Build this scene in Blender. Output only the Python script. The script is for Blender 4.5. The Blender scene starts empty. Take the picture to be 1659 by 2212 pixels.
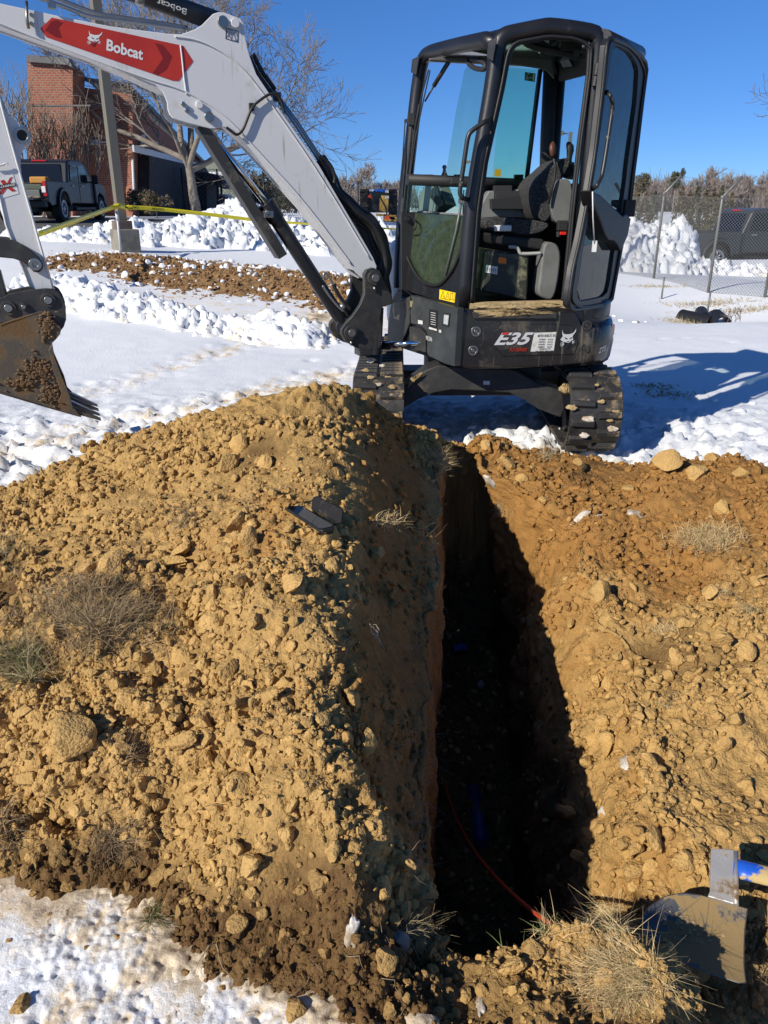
import bpy, bmesh, math, random
import numpy as np
from math import sin, cos, tan, atan, atan2, radians, degrees, pi, sqrt
from mathutils import Vector, Matrix
random.seed(7); RNG = np.random.default_rng(11)
SC = bpy.context.scene; COL = SC.collection
# ------------------------------------------------------------ camera, sky, sun, exposure
F_, HOR_, H_ = 1650.0, 445.0, 1.53            # focal length / horizon row in photo units (1659 x 2212), eye height
PIT = atan((1106-HOR_)/F_)
cam_d = bpy.data.cameras.new('camera'); cam = bpy.data.objects.new('camera', cam_d); COL.objects.link(cam)
cam.location = (0, 0, H_); cam.rotation_euler = (pi/2-PIT, 0, 0)
cam_d.sensor_fit = 'VERTICAL'; cam_d.sensor_height = 24; cam_d.lens = F_/2212*24
cam_d.clip_start = 0.05; cam_d.clip_end = 3000
SC.camera = cam
SUN_AZ, SUN_EL = radians(47), radians(31)      # direction the shadows run (from +Y towards +X), sun height
w = bpy.data.worlds.new('World'); SC.world = w; w.use_nodes = True
nt = w.node_tree; nt.nodes.clear()
sky = nt.nodes.new('ShaderNodeTexSky'); sky.sky_type = 'NISHITA'; sky.sun_disc = False
sky.sun_elevation = SUN_EL; sky.sun_rotation = SUN_AZ+pi
sky.air_density = 0.5; sky.dust_density = 0.0; sky.ozone_density = 4.0; sky.altitude = 100
bg = nt.nodes.new('ShaderNodeBackground'); bg.inputs['Strength'].default_value = 0.062
wo = nt.nodes.new('ShaderNodeOutputWorld')
g_ = nt.nodes.new('ShaderNodeNewGeometry'); sp = nt.nodes.new('ShaderNodeSeparateXYZ'); nt.links.new(g_.outputs['Incoming'], sp.inputs[0])
rz = nt.nodes.new('ShaderNodeMapRange'); rz.inputs[1].default_value = 0; rz.inputs[2].default_value = -.22; nt.links.new(sp.outputs[2], rz.inputs[0])
tn = nt.nodes.new('ShaderNodeMix'); tn.data_type = 'RGBA'; tn.inputs[6].default_value = (.72, .92, 1.17, 1); tn.inputs[7].default_value = (.80, 1.36, 1.84, 1); nt.links.new(rz.outputs[0], tn.inputs[0])
mu = nt.nodes.new('ShaderNodeMix'); mu.data_type = 'RGBA'; mu.blend_type = 'MULTIPLY'; mu.inputs[0].default_value = 1; nt.links.new(sky.outputs[0], mu.inputs[6]); nt.links.new(tn.outputs[2], mu.inputs[7])
nt.links.new(mu.outputs[2], bg.inputs[0]); nt.links.new(bg.outputs[0], wo.inputs[0])
sd = bpy.data.lights.new('sun', 'SUN'); sd.energy = 4.3; sd.angle = radians(0.53); sd.color = (1.0, 0.925, 0.80)
sun = bpy.data.objects.new('sun', sd); COL.objects.link(sun)
sun_dir = Vector((sin(SUN_AZ)*cos(SUN_EL), cos(SUN_AZ)*cos(SUN_EL), -sin(SUN_EL)))
sun.rotation_euler = sun_dir.to_track_quat('-Z', 'Y').to_euler(); sun.location = (-20, -20, 30)
SC.view_settings.view_transform = 'Standard'; SC.view_settings.look = 'None'
SC.view_settings.exposure = 0.32; SC.view_settings.gamma = 1.0; SC.view_settings.use_curve_mapping = False
SC.render.engine = 'CYCLES'
SC.cycles.max_bounces = 8; SC.cycles.transparent_max_bounces = 24; SC.cycles.use_denoising = True

# ------------------------------------------------------------ surveying: from photo units to points on real planes
CP = np.array([0, 0, H_])
def ray(px, py):
    a = (px-829.5)/F_; b = (1106-py)/F_
    return np.array([a, cos(PIT)+b*sin(PIT), -sin(PIT)+b*cos(PIT)])
def on_z(px, py, z=0): r = ray(px, py); return CP+r*((z-H_)/r[2])
def on_y(px, py, y): r = ray(px, py); return CP+r*(y/r[1])
def on_pl(px, py, P0, n): r = ray(px, py); return CP+r*(np.dot(np.array(P0)-CP, n)/np.dot(r, n))
def nrm(v): v = np.array(v, float); return v/np.linalg.norm(v)

# ------------------------------------------------------------ numpy noise
def _h(ix, iy, iz, s):
    n = (ix*374761393 + iy*668265263 + iz*2147483647 + s*1274126177) & 0xffffffff
    n = ((n ^ (n >> 13))*1274126177) & 0xffffffff
    n = ((n ^ (n >> 15))*2246822519) & 0xffffffff
    return ((n ^ (n >> 16)) & 0xffffff)/float(0xffffff)
def vnoise(p, s=0):
    i = np.floor(p).astype(np.int64); f = p-i; f = f*f*(3-2*f)
    r = 0
    for dx in (0, 1):
        wx = f[:, 0] if dx else 1-f[:, 0]
        for dy in (0, 1):
            wy = f[:, 1] if dy else 1-f[:, 1]
            for dz in (0, 1):
                wz = f[:, 2] if dz else 1-f[:, 2]
                r = r + _h(i[:, 0]+dx, i[:, 1]+dy, i[:, 2]+dz, s)*wx*wy*wz
    return r*2-1
def fbm(p, o=4, s=0, g=0.5):
    a, t, r = 1.0, 0.0, 0
    for k in range(o):
        r = r + a*vnoise(p*(2.03**k)+k*17.3, s+k); t += a; a *= g
    return r/t
def worley(p, s=0):
    """distance to the nearest scattered point, and that point's random number"""
    i = np.floor(p).astype(np.int64); best = np.full(len(p), 9.0); idv = np.zeros(len(p))
    for dx in (-1, 0, 1):
        for dy in (-1, 0, 1):
            for dz in (-1, 0, 1):
                c = i+np.array([dx, dy, dz])
                q = np.stack([_h(c[:, 0], c[:, 1], c[:, 2], s+k) for k in (1, 2, 3)], 1)
                d = np.sqrt((((c+q)-p)**2).sum(1)); m = d < best
                best = np.where(m, d, best); idv = np.where(m, q[:, 0], idv)
    return best, idv
def dome(w, r=.72): return np.sqrt(np.clip(1-(w/r)**2, 0, 1))
def sstep(a, b, x): t = np.clip((x-a)/(b-a), 0, 1); return t*t*(3-2*t)

# ------------------------------------------------------------ objects
def tag(o, label=None, cat=None, group=None, kind=None):
    if label: o['label'] = label
    if cat: o['category'] = cat
    if group: o['group'] = group
    if kind: o['kind'] = kind
    return o
def empty(name, loc, label=None, cat=None, group=None):
    o = bpy.data.objects.new(name, None); COL.objects.link(o); o.location = Vector([float(c) for c in loc]); o.empty_display_size = 0.2
    return tag(o, label, cat, group)
def wloc(o):
    v = Vector((0, 0, 0))
    while o is not None: v = v+o.location; o = o.parent
    return v
class MB:
    """collects world-space geometry for one mesh"""
    def __init__(s): s.v = []; s.f = []; s.m = []; s.sm = []
    def add(s, vs, fs, m=0, smooth=False):
        b = len(s.v); s.v += [tuple(float(c) for c in v) for v in vs]
        for f in fs: s.f.append(tuple(b+i for i in f)); s.m.append(m); s.sm.append(smooth)
        return s
    def box(s, c, h, X=(1, 0, 0), Y=(0, 1, 0), Z=(0, 0, 1), m=0):
        c = np.array(c, float); X, Y, Z = np.array(X, float)*h[0], np.array(Y, float)*h[1], np.array(Z, float)*h[2]
        vs = [c+a*X+b*Y+d*Z for d in (-1, 1) for b in (-1, 1) for a in (-1, 1)]
        return s.add(vs, [(0, 2, 3, 1), (4, 5, 7, 6), (0, 1, 5, 4), (2, 6, 7, 3), (0, 4, 6, 2), (1, 3, 7, 5)], m)
    def prism(s, poly, t, m=0):
        """poly: list of 3-D points in a plane, t: thickness vector"""
        poly = [np.array(p, float) for p in poly]; n = len(poly); t = np.array(t, float)
        vs = poly+[p+t for p in poly]
        fs = [tuple(range(n))[::-1], tuple(range(n, 2*n))]+[(i, (i+1) % n, n+(i+1) % n, n+i) for i in range(n)]
        return s.add(vs, fs, m)
    def ring(s, outer, inner, t, m=0):
        """frame between two loops of equal count, thickness t"""
        n = len(outer); t = np.array(t, float)
        A = [np.array(p, float) for p in outer]; B = [np.array(p, float) for p in inner]
        vs = A+B+[p+t for p in A]+[p+t for p in B]; fs = []
        for i in range(n):
            j = (i+1) % n
            fs += [(i, n+i, n+j, j), (2*n+i, 2*n+j, 3*n+j, 3*n+i), (i, j, 2*n+j, 2*n+i), (n+i, 3*n+i, 3*n+j, n+j)]
        return s.add(vs, fs, m)
    def tube(s, pts, r, n=8, m=0, caps=True, smooth=True):
        pts = [np.array(p, float) for p in pts]; k = len(pts)
        rs = [r]*k if np.isscalar(r) else list(r)
        T = [nrm(pts[min(i+1, k-1)]-pts[max(i-1, 0)]) for i in range(k)]
        a = np.array([0, 0, 1.0]) if abs(T[0][2]) < .9 else np.array([1.0, 0, 0])
        N = nrm(np.cross(T[0], a)); vs = []
        for i in range(k):
            N = N-T[i]*np.dot(N, T[i]); N = nrm(N) if np.linalg.norm(N) > 1e-6 else nrm(np.cross(T[i], a))
            B = np.cross(T[i], N)
            vs += [pts[i]+rs[i]*(cos(2*pi*j/n)*N+sin(2*pi*j/n)*B) for j in range(n)]
        fs = [(i*n+j, i*n+(j+1) % n, (i+1)*n+(j+1) % n, (i+1)*n+j) for i in range(k-1) for j in range(n)]
        b = len(s.v); s.add(vs, fs, m, smooth)
        if caps: s.f += [tuple(b+j for j in range(n))[::-1], tuple(b+(k-1)*n+j for j in range(n))]; s.m += [m, m]; s.sm += [False, False]
        return s
    def cyl(s, p0, p1, r, n=20, m=0): return s.tube([p0, p1], r, n, m)
    def loft(s, rings, m=0, smooth=True, caps=True, closed=True):
        n = len(rings[0]); vs = [p for R in rings for p in R]; e = n if closed else n-1
        fs = [(i*n+j, i*n+(j+1) % n, (i+1)*n+(j+1) % n, (i+1)*n+j) for i in range(len(rings)-1) for j in range(e)]
        b = len(s.v); s.add(vs, fs, m, smooth)
        if caps: s.f += [tuple(b+j for j in range(n))[::-1], tuple(b+(len(rings)-1)*n+j for j in range(n))]; s.m += [m, m]; s.sm += [False]*2
        return s
    def build(s, name, mats, parent=None, bev=0, seg=2, fix=True, loc=None):
        me = bpy.data.meshes.new(name); off = wloc(parent) if parent is not None else Vector(loc or (0, 0, 0))
        V = np.array(s.v, float).reshape(-1, 3)-np.array(off)
        me.from_pydata(V.tolist(), [], s.f)
        for mt in (mats if isinstance(mats, (list, tuple)) else [mats]): me.materials.append(mt)
        me.polygons.foreach_set('material_index', s.m); me.polygons.foreach_set('use_smooth', s.sm); me.update()
        if fix:
            bm = bmesh.new(); bm.from_mesh(me); bmesh.ops.recalc_face_normals(bm, faces=bm.faces); bm.to_mesh(me); bm.free()
        o = bpy.data.objects.new(name, me); COL.objects.link(o)
        if parent is not None: o.parent = parent
        elif loc is not None: o.location = loc
        if bev:
            md = o.modifiers.new('bevel', 'BEVEL'); md.width = bev; md.segments = seg; md.limit_method = 'ANGLE'; md.angle_limit = radians(32)
            md.harden_normals = True; me.polygons.foreach_set('use_smooth', [True]*len(me.polygons))
            try: me.set_sharp_from_angle(angle=radians(32))
            except Exception: pass
        return o
def np_mesh(name, V, Fq, mats, parent=None, smooth=True, attrs=None, midx=None):
    me = bpy.data.meshes.new(name); n = len(V); k = Fq.shape[1]; off = np.array(wloc(parent)) if parent is not None else 0
    me.vertices.add(n); me.vertices.foreach_set('co', (V-off).astype(np.float32).ravel())
    me.loops.add(Fq.size); me.loops.foreach_set('vertex_index', Fq.astype(np.int32).ravel())
    me.polygons.add(len(Fq)); me.polygons.foreach_set('loop_start', np.arange(0, Fq.size, k, dtype=np.int32))
    me.polygons.foreach_set('use_smooth', np.full(len(Fq), smooth))
    for mt in (mats if isinstance(mats, (list, tuple)) else [mats]): me.materials.append(mt)
    if midx is not None: me.polygons.foreach_set('material_index', midx.astype(np.int32))
    for a, val in (attrs or {}).items():
        at = me.attributes.new(a, 'FLOAT', 'POINT'); at.data.foreach_set('value', val.astype(np.float32))
    me.update(calc_edges=True)
    o = bpy.data.objects.new(name, me); COL.objects.link(o)
    if parent is not None: o.parent = parent
    return o
def gridf(r, c):
    i = np.arange((r-1)*(c-1)); a = (i//(c-1))*c+i % (c-1)
    return np.stack([a, a+1, a+c+1, a+c], 1)
def copy_tree(o, parent=None):
    c = o.copy(); COL.objects.link(c); c.parent = parent
    for ch in list(o.children): copy_tree(ch, c)
    return c

# ------------------------------------------------------------ materials
MATS = {}
def mat(name, col, rough=0.6, metal=0.0, col2=None, nscale=8.0, thr=(0.45, 0.65), bump=0.0, bscale=60.0, dirt=None, dscale=3.0, dthr=(0.5, 0.7), spec=0.5, coat=0.0, streak=None, obj_space=True):
    if name in MATS: return MATS[name]
    m = bpy.data.materials.new(name); m.use_nodes = True; t = m.node_tree; N, L = t.nodes, t.links
    b = N['Principled BSDF']; b.inputs['Roughness'].default_value = rough; b.inputs['Metallic'].default_value = metal
    b.inputs['Specular IOR Level'].default_value = spec; b.inputs['Coat Weight'].default_value = coat
    tc = N.new('ShaderNodeTexCoord'); src = tc.outputs['Object']
    def noise(sc, det=5, rg=0.6, vec=None):
        n = N.new('ShaderNodeTexNoise'); n.inputs['Scale'].default_value = sc; n.inputs['Detail'].default_value = det; n.inputs['Roughness'].default_value = rg
        L.new(vec or src, n.inputs['Vector']); return n.outputs['Fac']
    def ramp(f, a, c):
        r = N.new('ShaderNodeMapRange'); r.inputs['From Min'].default_value = a; r.inputs['From Max'].default_value = c; L.new(f, r.inputs['Value']); return r.outputs['Result']
    def mix(f, A, B):
        x = N.new('ShaderNodeMix'); x.data_type = 'RGBA'; L.new(f, x.inputs['Factor'])
        for q, k in ((A, 6), (B, 7)):
            if isinstance(q, tuple): x.inputs[k].default_value = (*q, 1)
            else: L.new(q, x.inputs[k])
        return x.outputs[2]
    c = tuple(col)
    if col2 is not None: c = mix(ramp(noise(nscale), *thr), c, tuple(col2))
    if dirt is not None:
        f = ramp(noise(dscale, 8, 0.7), *dthr); c = mix(f, c, tuple(dirt))
        rr = N.new('ShaderNodeMapRange'); rr.inputs['To Min'].default_value = rough; rr.inputs['To Max'].default_value = 0.95; L.new(f, rr.inputs['Value']); L.new(rr.outputs[0], b.inputs['Roughness'])
    if streak is not None:
        mp = N.new('ShaderNodeMapping'); mp.inputs['Scale'].default_value = (1, 1, 0.06); L.new(src, mp.inputs['Vector'])
        c = mix(ramp(noise(38, 3, .5, mp.outputs[0]), .64, .74), c, tuple(streak))
    if isinstance(c, tuple): b.inputs['Base Color'].default_value = (*c, 1)
    else: L.new(c, b.inputs['Base Color'])
    if bump:
        bn = N.new('ShaderNodeBump'); bn.inputs['Strength'].default_value = 1; bn.inputs['Distance'].default_value = bump
        L.new(noise(bscale, 6, .65), bn.inputs['Height']); L.new(bn.outputs[0], b.inputs['Normal'])
    MATS[name] = m; return m
def glass(name, tint, rough=0.02, refl=1.0, dust=None):
    m = bpy.data.materials.new(name); m.use_nodes = True; t = m.node_tree; N, L = t.nodes, t.links; N.clear()
    o = N.new('ShaderNodeOutputMaterial'); tr = N.new('ShaderNodeBsdfTransparent'); tr.inputs[0].default_value = (*tint, 1)
    gl = N.new('ShaderNodeBsdfGlossy'); gl.inputs['Roughness'].default_value = rough
    fr = N.new('ShaderNodeFresnel'); fr.inputs['IOR'].default_value = 1.5
    ml = N.new('ShaderNodeMath'); ml.operation = 'MULTIPLY'; ml.inputs[1].default_value = refl; L.new(fr.outputs[0], ml.inputs[0])
    x = N.new('ShaderNodeMixShader'); L.new(ml.outputs[0], x.inputs[0]); L.new(tr.outputs[0], x.inputs[1]); L.new(gl.outputs[0], x.inputs[2])
    last = x.outputs[0]
    if dust:
        df = N.new('ShaderNodeBsdfDiffuse'); df.inputs[0].default_value = (*dust[0], 1)
        tc = N.new('ShaderNodeTexCoord'); nz = N.new('ShaderNodeTexNoise'); nz.inputs['Scale'].default_value = dust[1]; nz.inputs['Detail'].default_value = 8; nz.inputs['Roughness'].default_value = .75
        L.new(tc.outputs['Object'], nz.inputs['Vector']); mr = N.new('ShaderNodeMapRange'); mr.inputs['From Min'].default_value = .35; mr.inputs['From Max'].default_value = .8; mr.inputs['To Min'].default_value = dust[2]; mr.inputs['To Max'].default_value = dust[3]
        L.new(nz.outputs['Fac'], mr.inputs['Value']); y = N.new('ShaderNodeMixShader'); L.new(mr.outputs[0], y.inputs[0]); L.new(last, y.inputs[1]); L.new(df.outputs[0], y.inputs[2]); last = y.outputs[0]
    L.new(last, o.inputs[0]); return m
_TX = {}
def text_mesh(s, bold=0.0, shear=0.0):
    k = (s, bold, shear)
    if k not in _TX:
        cu = bpy.data.curves.new('lettering', 'FONT'); cu.body = s; cu.size = 1; cu.offset = bold; cu.shear = shear; cu.resolution_u = 3; cu.fill_mode = 'FRONT'
        o = bpy.data.objects.new('lettering', cu); COL.objects.link(o); bpy.context.view_layer.update()
        dg = bpy.context.evaluated_depsgraph_get(); me = bpy.data.meshes.new_from_object(o.evaluated_get(dg))
        V = np.array([v.co[:] for v in me.vertices]); Fs = [tuple(p.vertices) for p in me.polygons]
        bpy.data.objects.remove(o); bpy.data.curves.remove(cu); bpy.data.meshes.remove(me)
        mn, mx = V[:, :2].min(0), V[:, :2].max(0); V[:, :2] = (V[:, :2]-mn)/(mx-mn); _TX[k] = (V, Fs)
    return _TX[k]
def lettering(mb, s, o, X, Y, lift, bold=0.0, shear=0.0, m=0):
    """text filling the parallelogram o, o+X, o+Y, raised by lift"""
    V, Fs = text_mesh(s, bold, shear); o, X, Y, lift = (np.array(q, float) for q in (o, X, Y, lift))
    mb.add([o+X*v[0]+Y*v[1]+lift for v in V], Fs, m)
# ------------------------------------------------------------ earth and snow
def earth_mat(name, tan_, orange, dark, gran=1.0):
    m = bpy.data.materials.new(name); m.use_nodes = True; t = m.node_tree; N, L = t.nodes, t.links; b = N['Principled BSDF']
    b.inputs['Roughness'].default_value = 0.95; b.inputs['Specular IOR Level'].default_value = 0.15
    gm = N.new('ShaderNodeNewGeometry'); src = gm.outputs['Position']
    def attr(a): n = N.new('ShaderNodeAttribute'); n.attribute_name = a; return n.outputs['Fac']
    def noise(sc, det, rg=.65): n = N.new('ShaderNodeTexNoise'); n.inputs['Scale'].default_value = sc; n.inputs['Detail'].default_value = det; n.inputs['Roughness'].default_value = rg; L.new(src, n.inputs['Vector']); return n.outputs['Fac']
    def mth(op, a, c):
        x = N.new('ShaderNodeMath'); x.operation = op; x.use_clamp = op != 'MULTIPLY_ADD'
        for i, q in enumerate((a, c)):
            if isinstance(q, (int, float)): x.inputs[i].default_value = q
            else: L.new(q, x.inputs[i])
        return x.outputs[0]
    def mr(f, a, c, d=0, e=1): r = N.new('ShaderNodeMapRange'); r.inputs[1].default_value = a; r.inputs[2].default_value = c; r.inputs[3].default_value = d; r.inputs[4].default_value = e; L.new(f, r.inputs[0]); return r.outputs[0]
    def mix(f, A, B, bl='MIX'):
        x = N.new('ShaderNodeMix'); x.data_type = 'RGBA'; x.blend_type = bl
        if isinstance(f, (int, float)): x.inputs[0].default_value = f
        else: L.new(f, x.inputs[0])
        for q, k in ((A, 6), (B, 7)):
            if isinstance(q, tuple): x.inputs[k].default_value = (*q, 1)
            else: L.new(q, x.inputs[k])
        return x.outputs[2]
    n1 = noise(3.2, 6); n2 = noise(26, 5)
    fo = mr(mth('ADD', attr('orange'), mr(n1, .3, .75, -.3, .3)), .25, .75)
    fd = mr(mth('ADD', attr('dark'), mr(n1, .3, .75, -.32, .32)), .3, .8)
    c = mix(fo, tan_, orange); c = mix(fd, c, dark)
    c = mix(mr(n2, .35, .7, 0, .45), c, tuple(q*.62 for q in tan_), 'MIX')
    c = mix(1.0, c, mix(noise(150, 3), (.72, .70, .68), (1.28, 1.28, 1.28)), 'MULTIPLY')
    vo = N.new('ShaderNodeTexVoronoi'); vo.inputs['Scale'].default_value = 9; L.new(src, vo.inputs['Vector'])
    hs = N.new('ShaderNodeHueSaturation'); L.new(mr(attr('tone'), 0, 1, .72, 1.25), hs.inputs['Value']); L.new(c, hs.inputs['Color'])
    L.new(hs.outputs[0], b.inputs['Base Color'])
    v1 = N.new('ShaderNodeTexVoronoi'); v1.inputs['Scale'].default_value = 95; L.new(src, v1.inputs['Vector'])
    v2 = N.new('ShaderNodeTexVoronoi'); v2.inputs['Scale'].default_value = 230; L.new(src, v2.inputs['Vector'])
    h = N.new('ShaderNodeMath'); h.operation = 'MULTIPLY_ADD'; L.new(v2.outputs['Distance'], h.inputs[0]); h.inputs[1].default_value = -.45
    k = N.new('ShaderNodeMath'); k.operation = 'MULTIPLY'; k.inputs[1].default_value = -1; L.new(v1.outputs['Distance'], k.inputs[0]); L.new(k.outputs[0], h.inputs[2])
    bn = N.new('ShaderNodeBump'); bn.inputs['Strength'].default_value = 1; bn.inputs['Distance'].default_value = .0036*gran; L.new(h.outputs[0], bn.inputs['Height']); L.new(bn.outputs[0], b.inputs['Normal'])
    return m
M_SOIL = earth_mat('earth', (.445, .285, .108), (.315, .16, .048), (.10, .055, .024))
M_SOIL_FAR = earth_mat('far_earth', (.34, .21, .10), (.27, .145, .065), (.11, .06, .03))
def snow_mat():
    m = bpy.data.materials.new('snow'); m.use_nodes = True; t = m.node_tree; N, L = t.nodes, t.links; b = N['Principled BSDF']
    b.inputs['Roughness'].default_value = 0.75; b.inputs['Specular IOR Level'].default_value = 0.35
    tc = N.new('ShaderNodeTexCoord'); src = tc.outputs['Object']
    def noise(sc, det, rg=.65): n = N.new('ShaderNodeTexNoise'); n.inputs['Scale'].default_value = sc; n.inputs['Detail'].default_value = det; n.inputs['Roughness'].default_value = rg; L.new(src, n.inputs['Vector']); return n.outputs['Fac']
    at = N.new('ShaderNodeAttribute'); at.attribute_name = 'stain'
    ad = N.new('ShaderNodeMath'); ad.operation = 'ADD'; L.new(at.outputs['Fac'], ad.inputs[0])
    m1 = N.new('ShaderNodeMapRange'); m1.inputs[1].default_value = .3; m1.inputs[2].default_value = .72; m1.inputs[3].default_value = -.42; m1.inputs[4].default_value = .42; L.new(noise(5, 9, .75), m1.inputs[0]); L.new(m1.outputs[0], ad.inputs[1])
    r = N.new('ShaderNodeValToRGB'); e = r.color_ramp.elements; e[0].position = .22; e[0].color = (.79, .82, .86, 1); e[1].position = .95; e[1].color = (.20, .135, .07, 1)
    q = e.new(.55); q.color = (.70, .58, .42, 1); q = e.new(.4); q.color = (.82, .79, .74, 1)
    L.new(ad.outputs[0], r.inputs[0]); L.new(r.outputs[0], b.inputs['Base Color'])
    bn = N.new('ShaderNodeBump'); bn.inputs['Distance'].default_value = .006; L.new(noise(45, 8, .62), bn.inputs['Height']); L.new(bn.outputs[0], b.inputs['Normal'])
    return m
M_SNOW = snow_mat()

# control heights of the lot (x, y, z): level by the hole, rising to the left, a swale on the right
_G = np.array([(0, -4, 0), (-4, -2, 0), (4, -2, 0), (-2, 1, 0), (3, 1, 0), (0, 2, 0), (-3, 4, 0), (0, 5, 0), (3, 5, 0), (6, 5, 0), (-6, 5, .02), (0, 8, 0), (-4, 8, .05), (4, 8, 0),
  (-3, 11, .25), (-5, 16, .72), (-5.5, 15.8, .78), (0, 12, .2), (0, 16, .38), (0, 20, .5), (-8, 16, .85), (-9, 19, .92), (-12, 28, 1.05), (-18, 30, 1.1), (-14, 45, 1.1), (-4, 28, .85), (-4, 45, .9),
  (5, 8, 0), (3, 11, 0), (5.4, 11, .0), (9, 10.3, .02), (6.2, 13.8, -.42), (4.2, 14, -.28), (8.6, 12.4, -.42), (7.4, 15.4, -.12), (9.4, 14.3, -.15), (3, 16, .05), (6.4, 16.6, -.08), (6.6, 18.4, -.02), (10, 16, -.12), (3, 20, .1),
  (9, 22, -.25), (12, 30, -.6), (20, 36, -.6), (4, 30, .2), (0, 60, .6), (-30, 60, 1.3), (30, 60, -.5), (0, 150, .6), (-80, 150, 1.2), (80, 150, 0), (0, 500, .6), (-400, 500, .8), (400, 500, .4), (8, 3, 0), (-8, 2, .02)], float)
def _gw(x, y): yy = np.maximum(y, -3.5)+5; return np.stack([4*x/yy, 3*np.log(yy)], -1)
_gp = _gw(_G[:, 0], _G[:, 1]); _gk = lambda d: np.sqrt(d*d+.04)
_gA = _gk(np.linalg.norm(_gp[:, None]-_gp[None], axis=2)); _gn = len(_G)
_gS = np.linalg.solve(np.block([[_gA, np.ones((_gn, 1))], [np.ones((1, _gn)), np.zeros((1, 1))]]), np.append(_G[:, 2], 0))
def Gz(x, y):
    x = np.atleast_1d(np.asarray(x, float)); y = np.atleast_1d(np.asarray(y, float)); q = _gw(x, y); r = np.full(len(x), _gS[-1])
    for k in range(_gn): r += _gS[k]*_gk(np.sqrt(((q-_gp[k])**2).sum(1)))
    return r
def gz(x, y): return float(Gz(x, y)[0])

# the dug-up ground: control points (x, y, z) of its surface before the trench is cut
_B = [(-.07, 1.22, .22), (-.085, 1.5, .31), (-.12, 1.85, .38), (-.19, 2.2, .44), (-.21, 2.7, .50), (-.20, 3.2, .58), (-.25, 3.75, .72), (-.07, 4.05, .57), (.10, 4.3, .38), (.28, 4.45, .26), (.32, 4.85, .08),
  (-.60, 3.9, .66), (-.88, 4.0, .53), (-1.2, 4.05, .44), (-1.47, 4.1, .30), (-1.87, 4.1, .13), (-2.2, 4.0, .02), (-.2, 4.75, .3), (-.2, 5.1, .0), (-.9, 4.75, .05), (-1.6, 4.6, -.05), (.2, 5.2, -.03),
  (-.70, 2.3, .30), (-.98, 2.2, .26), (-.90, 1.65, .13), (-.42, 1.65, .24), (-.43, 1.32, .08), (-.18, 1.17, .07), (-.98, 1.2, -.06), (-.7,1.25,-.03), (-.45, 1.0, -.06), (-.12, .8, -.06), (-1.6, 1.5, -.03), (-1.6, 1.9, .04), (-2, 2.6, .08), (-2.5, 3.3, 0),
  (-1.5, 2.8, .17), (-1.2, 3.3, .33), (-.65, 3.2, .48), (-.6, 2.7, .40), (-3.2, 3, -.1), (-3, 4.5, -.1), (-2.3, 1.4, -.1),
  (.07, 1.22, -.02), (.09, 1.5, -.04), (.115, 1.85, -.03), (.15, 2.25, .0), (.18, 2.8, .03), (.22, 3.4, .08), (.27, 4.0, .16), (.0, 1.5, .13), (.0, 1.85, .2), 
  (.0, 1.0, 0), (.25, 1.15, -.01), (.5, 1.1, .0), (.45, 1.35, .0), (.52, 1.0, .09), (.56, 1.14, .08), (.5, .8, .08), (.66, 1.28, -.14), (.72, .95, -.2), (.95, .95, -.52), (1.3, .9, -.55), (.85, 1.16, -.40), (1.05, 1.18, -.46), (1.3, 1.15, -.42), (.62, 1.42, -.17), (.8, 1.42, -.22), (1.0, 1.42, -.20), (.8, 1.62, -.12), (1.15, 1.6, -.10), (1.6, 1.4, -.10), (.3, .5, 0), (-.5, .3, -.08), (1.5, .3, -.1),  # near ridge raised and pit sunk, standing in for the viewer's shadow
  (.95, 1.9, -.10), (1.25, 2.1, -.02), (1.8, 2.0, .05), (1.15, 2.7, -.03), (1.6, 2.8, .07), (1.0, 3.3, -.02), (1.4, 3.4, .07), (2.2, 3.1, .17), (2.6, 2.2, .08),
  (.75, 3.95, .05), (1.1, 4.0, .09), (.62, 4.4, .13), (.68, 4.62, .17), (.95, 4.6, .10), (1.2, 4.45, .12), (1.45, 4.25, .12), (1.7, 4.2, .18), (2.05, 4.0, .22), (2.4, 3.9, .2), (1.38, 4.62, .0), (.7, 5.05, -.04), (1.3, 4.95, -.06), (1.8, 4.6, -.02), (2.3, 4.5, -.05), (3.2, 4.2, .0), (3.4, 3.2, .05), (3.4, 2, .0)]
_B = np.array(_B); _bk = lambda d: np.sqrt(d*d+.003)
_bA = _bk(np.linalg.norm(_B[:, None, :2]-_B[None, :, :2], axis=2)); _bn = len(_B)
_bS = np.linalg.solve(np.block([[_bA, np.ones((_bn, 1))], [np.ones((1, _bn)), np.zeros((1, 1))]]), np.append(_B[:, 2], 0))
def Bz(x, y):
    r = np.full(x.shape, _bS[-1])
    for k in range(_bn): r += _bS[k]*_bk(np.hypot(x-_B[k, 0], y-_B[k, 1]))
    return r
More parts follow.
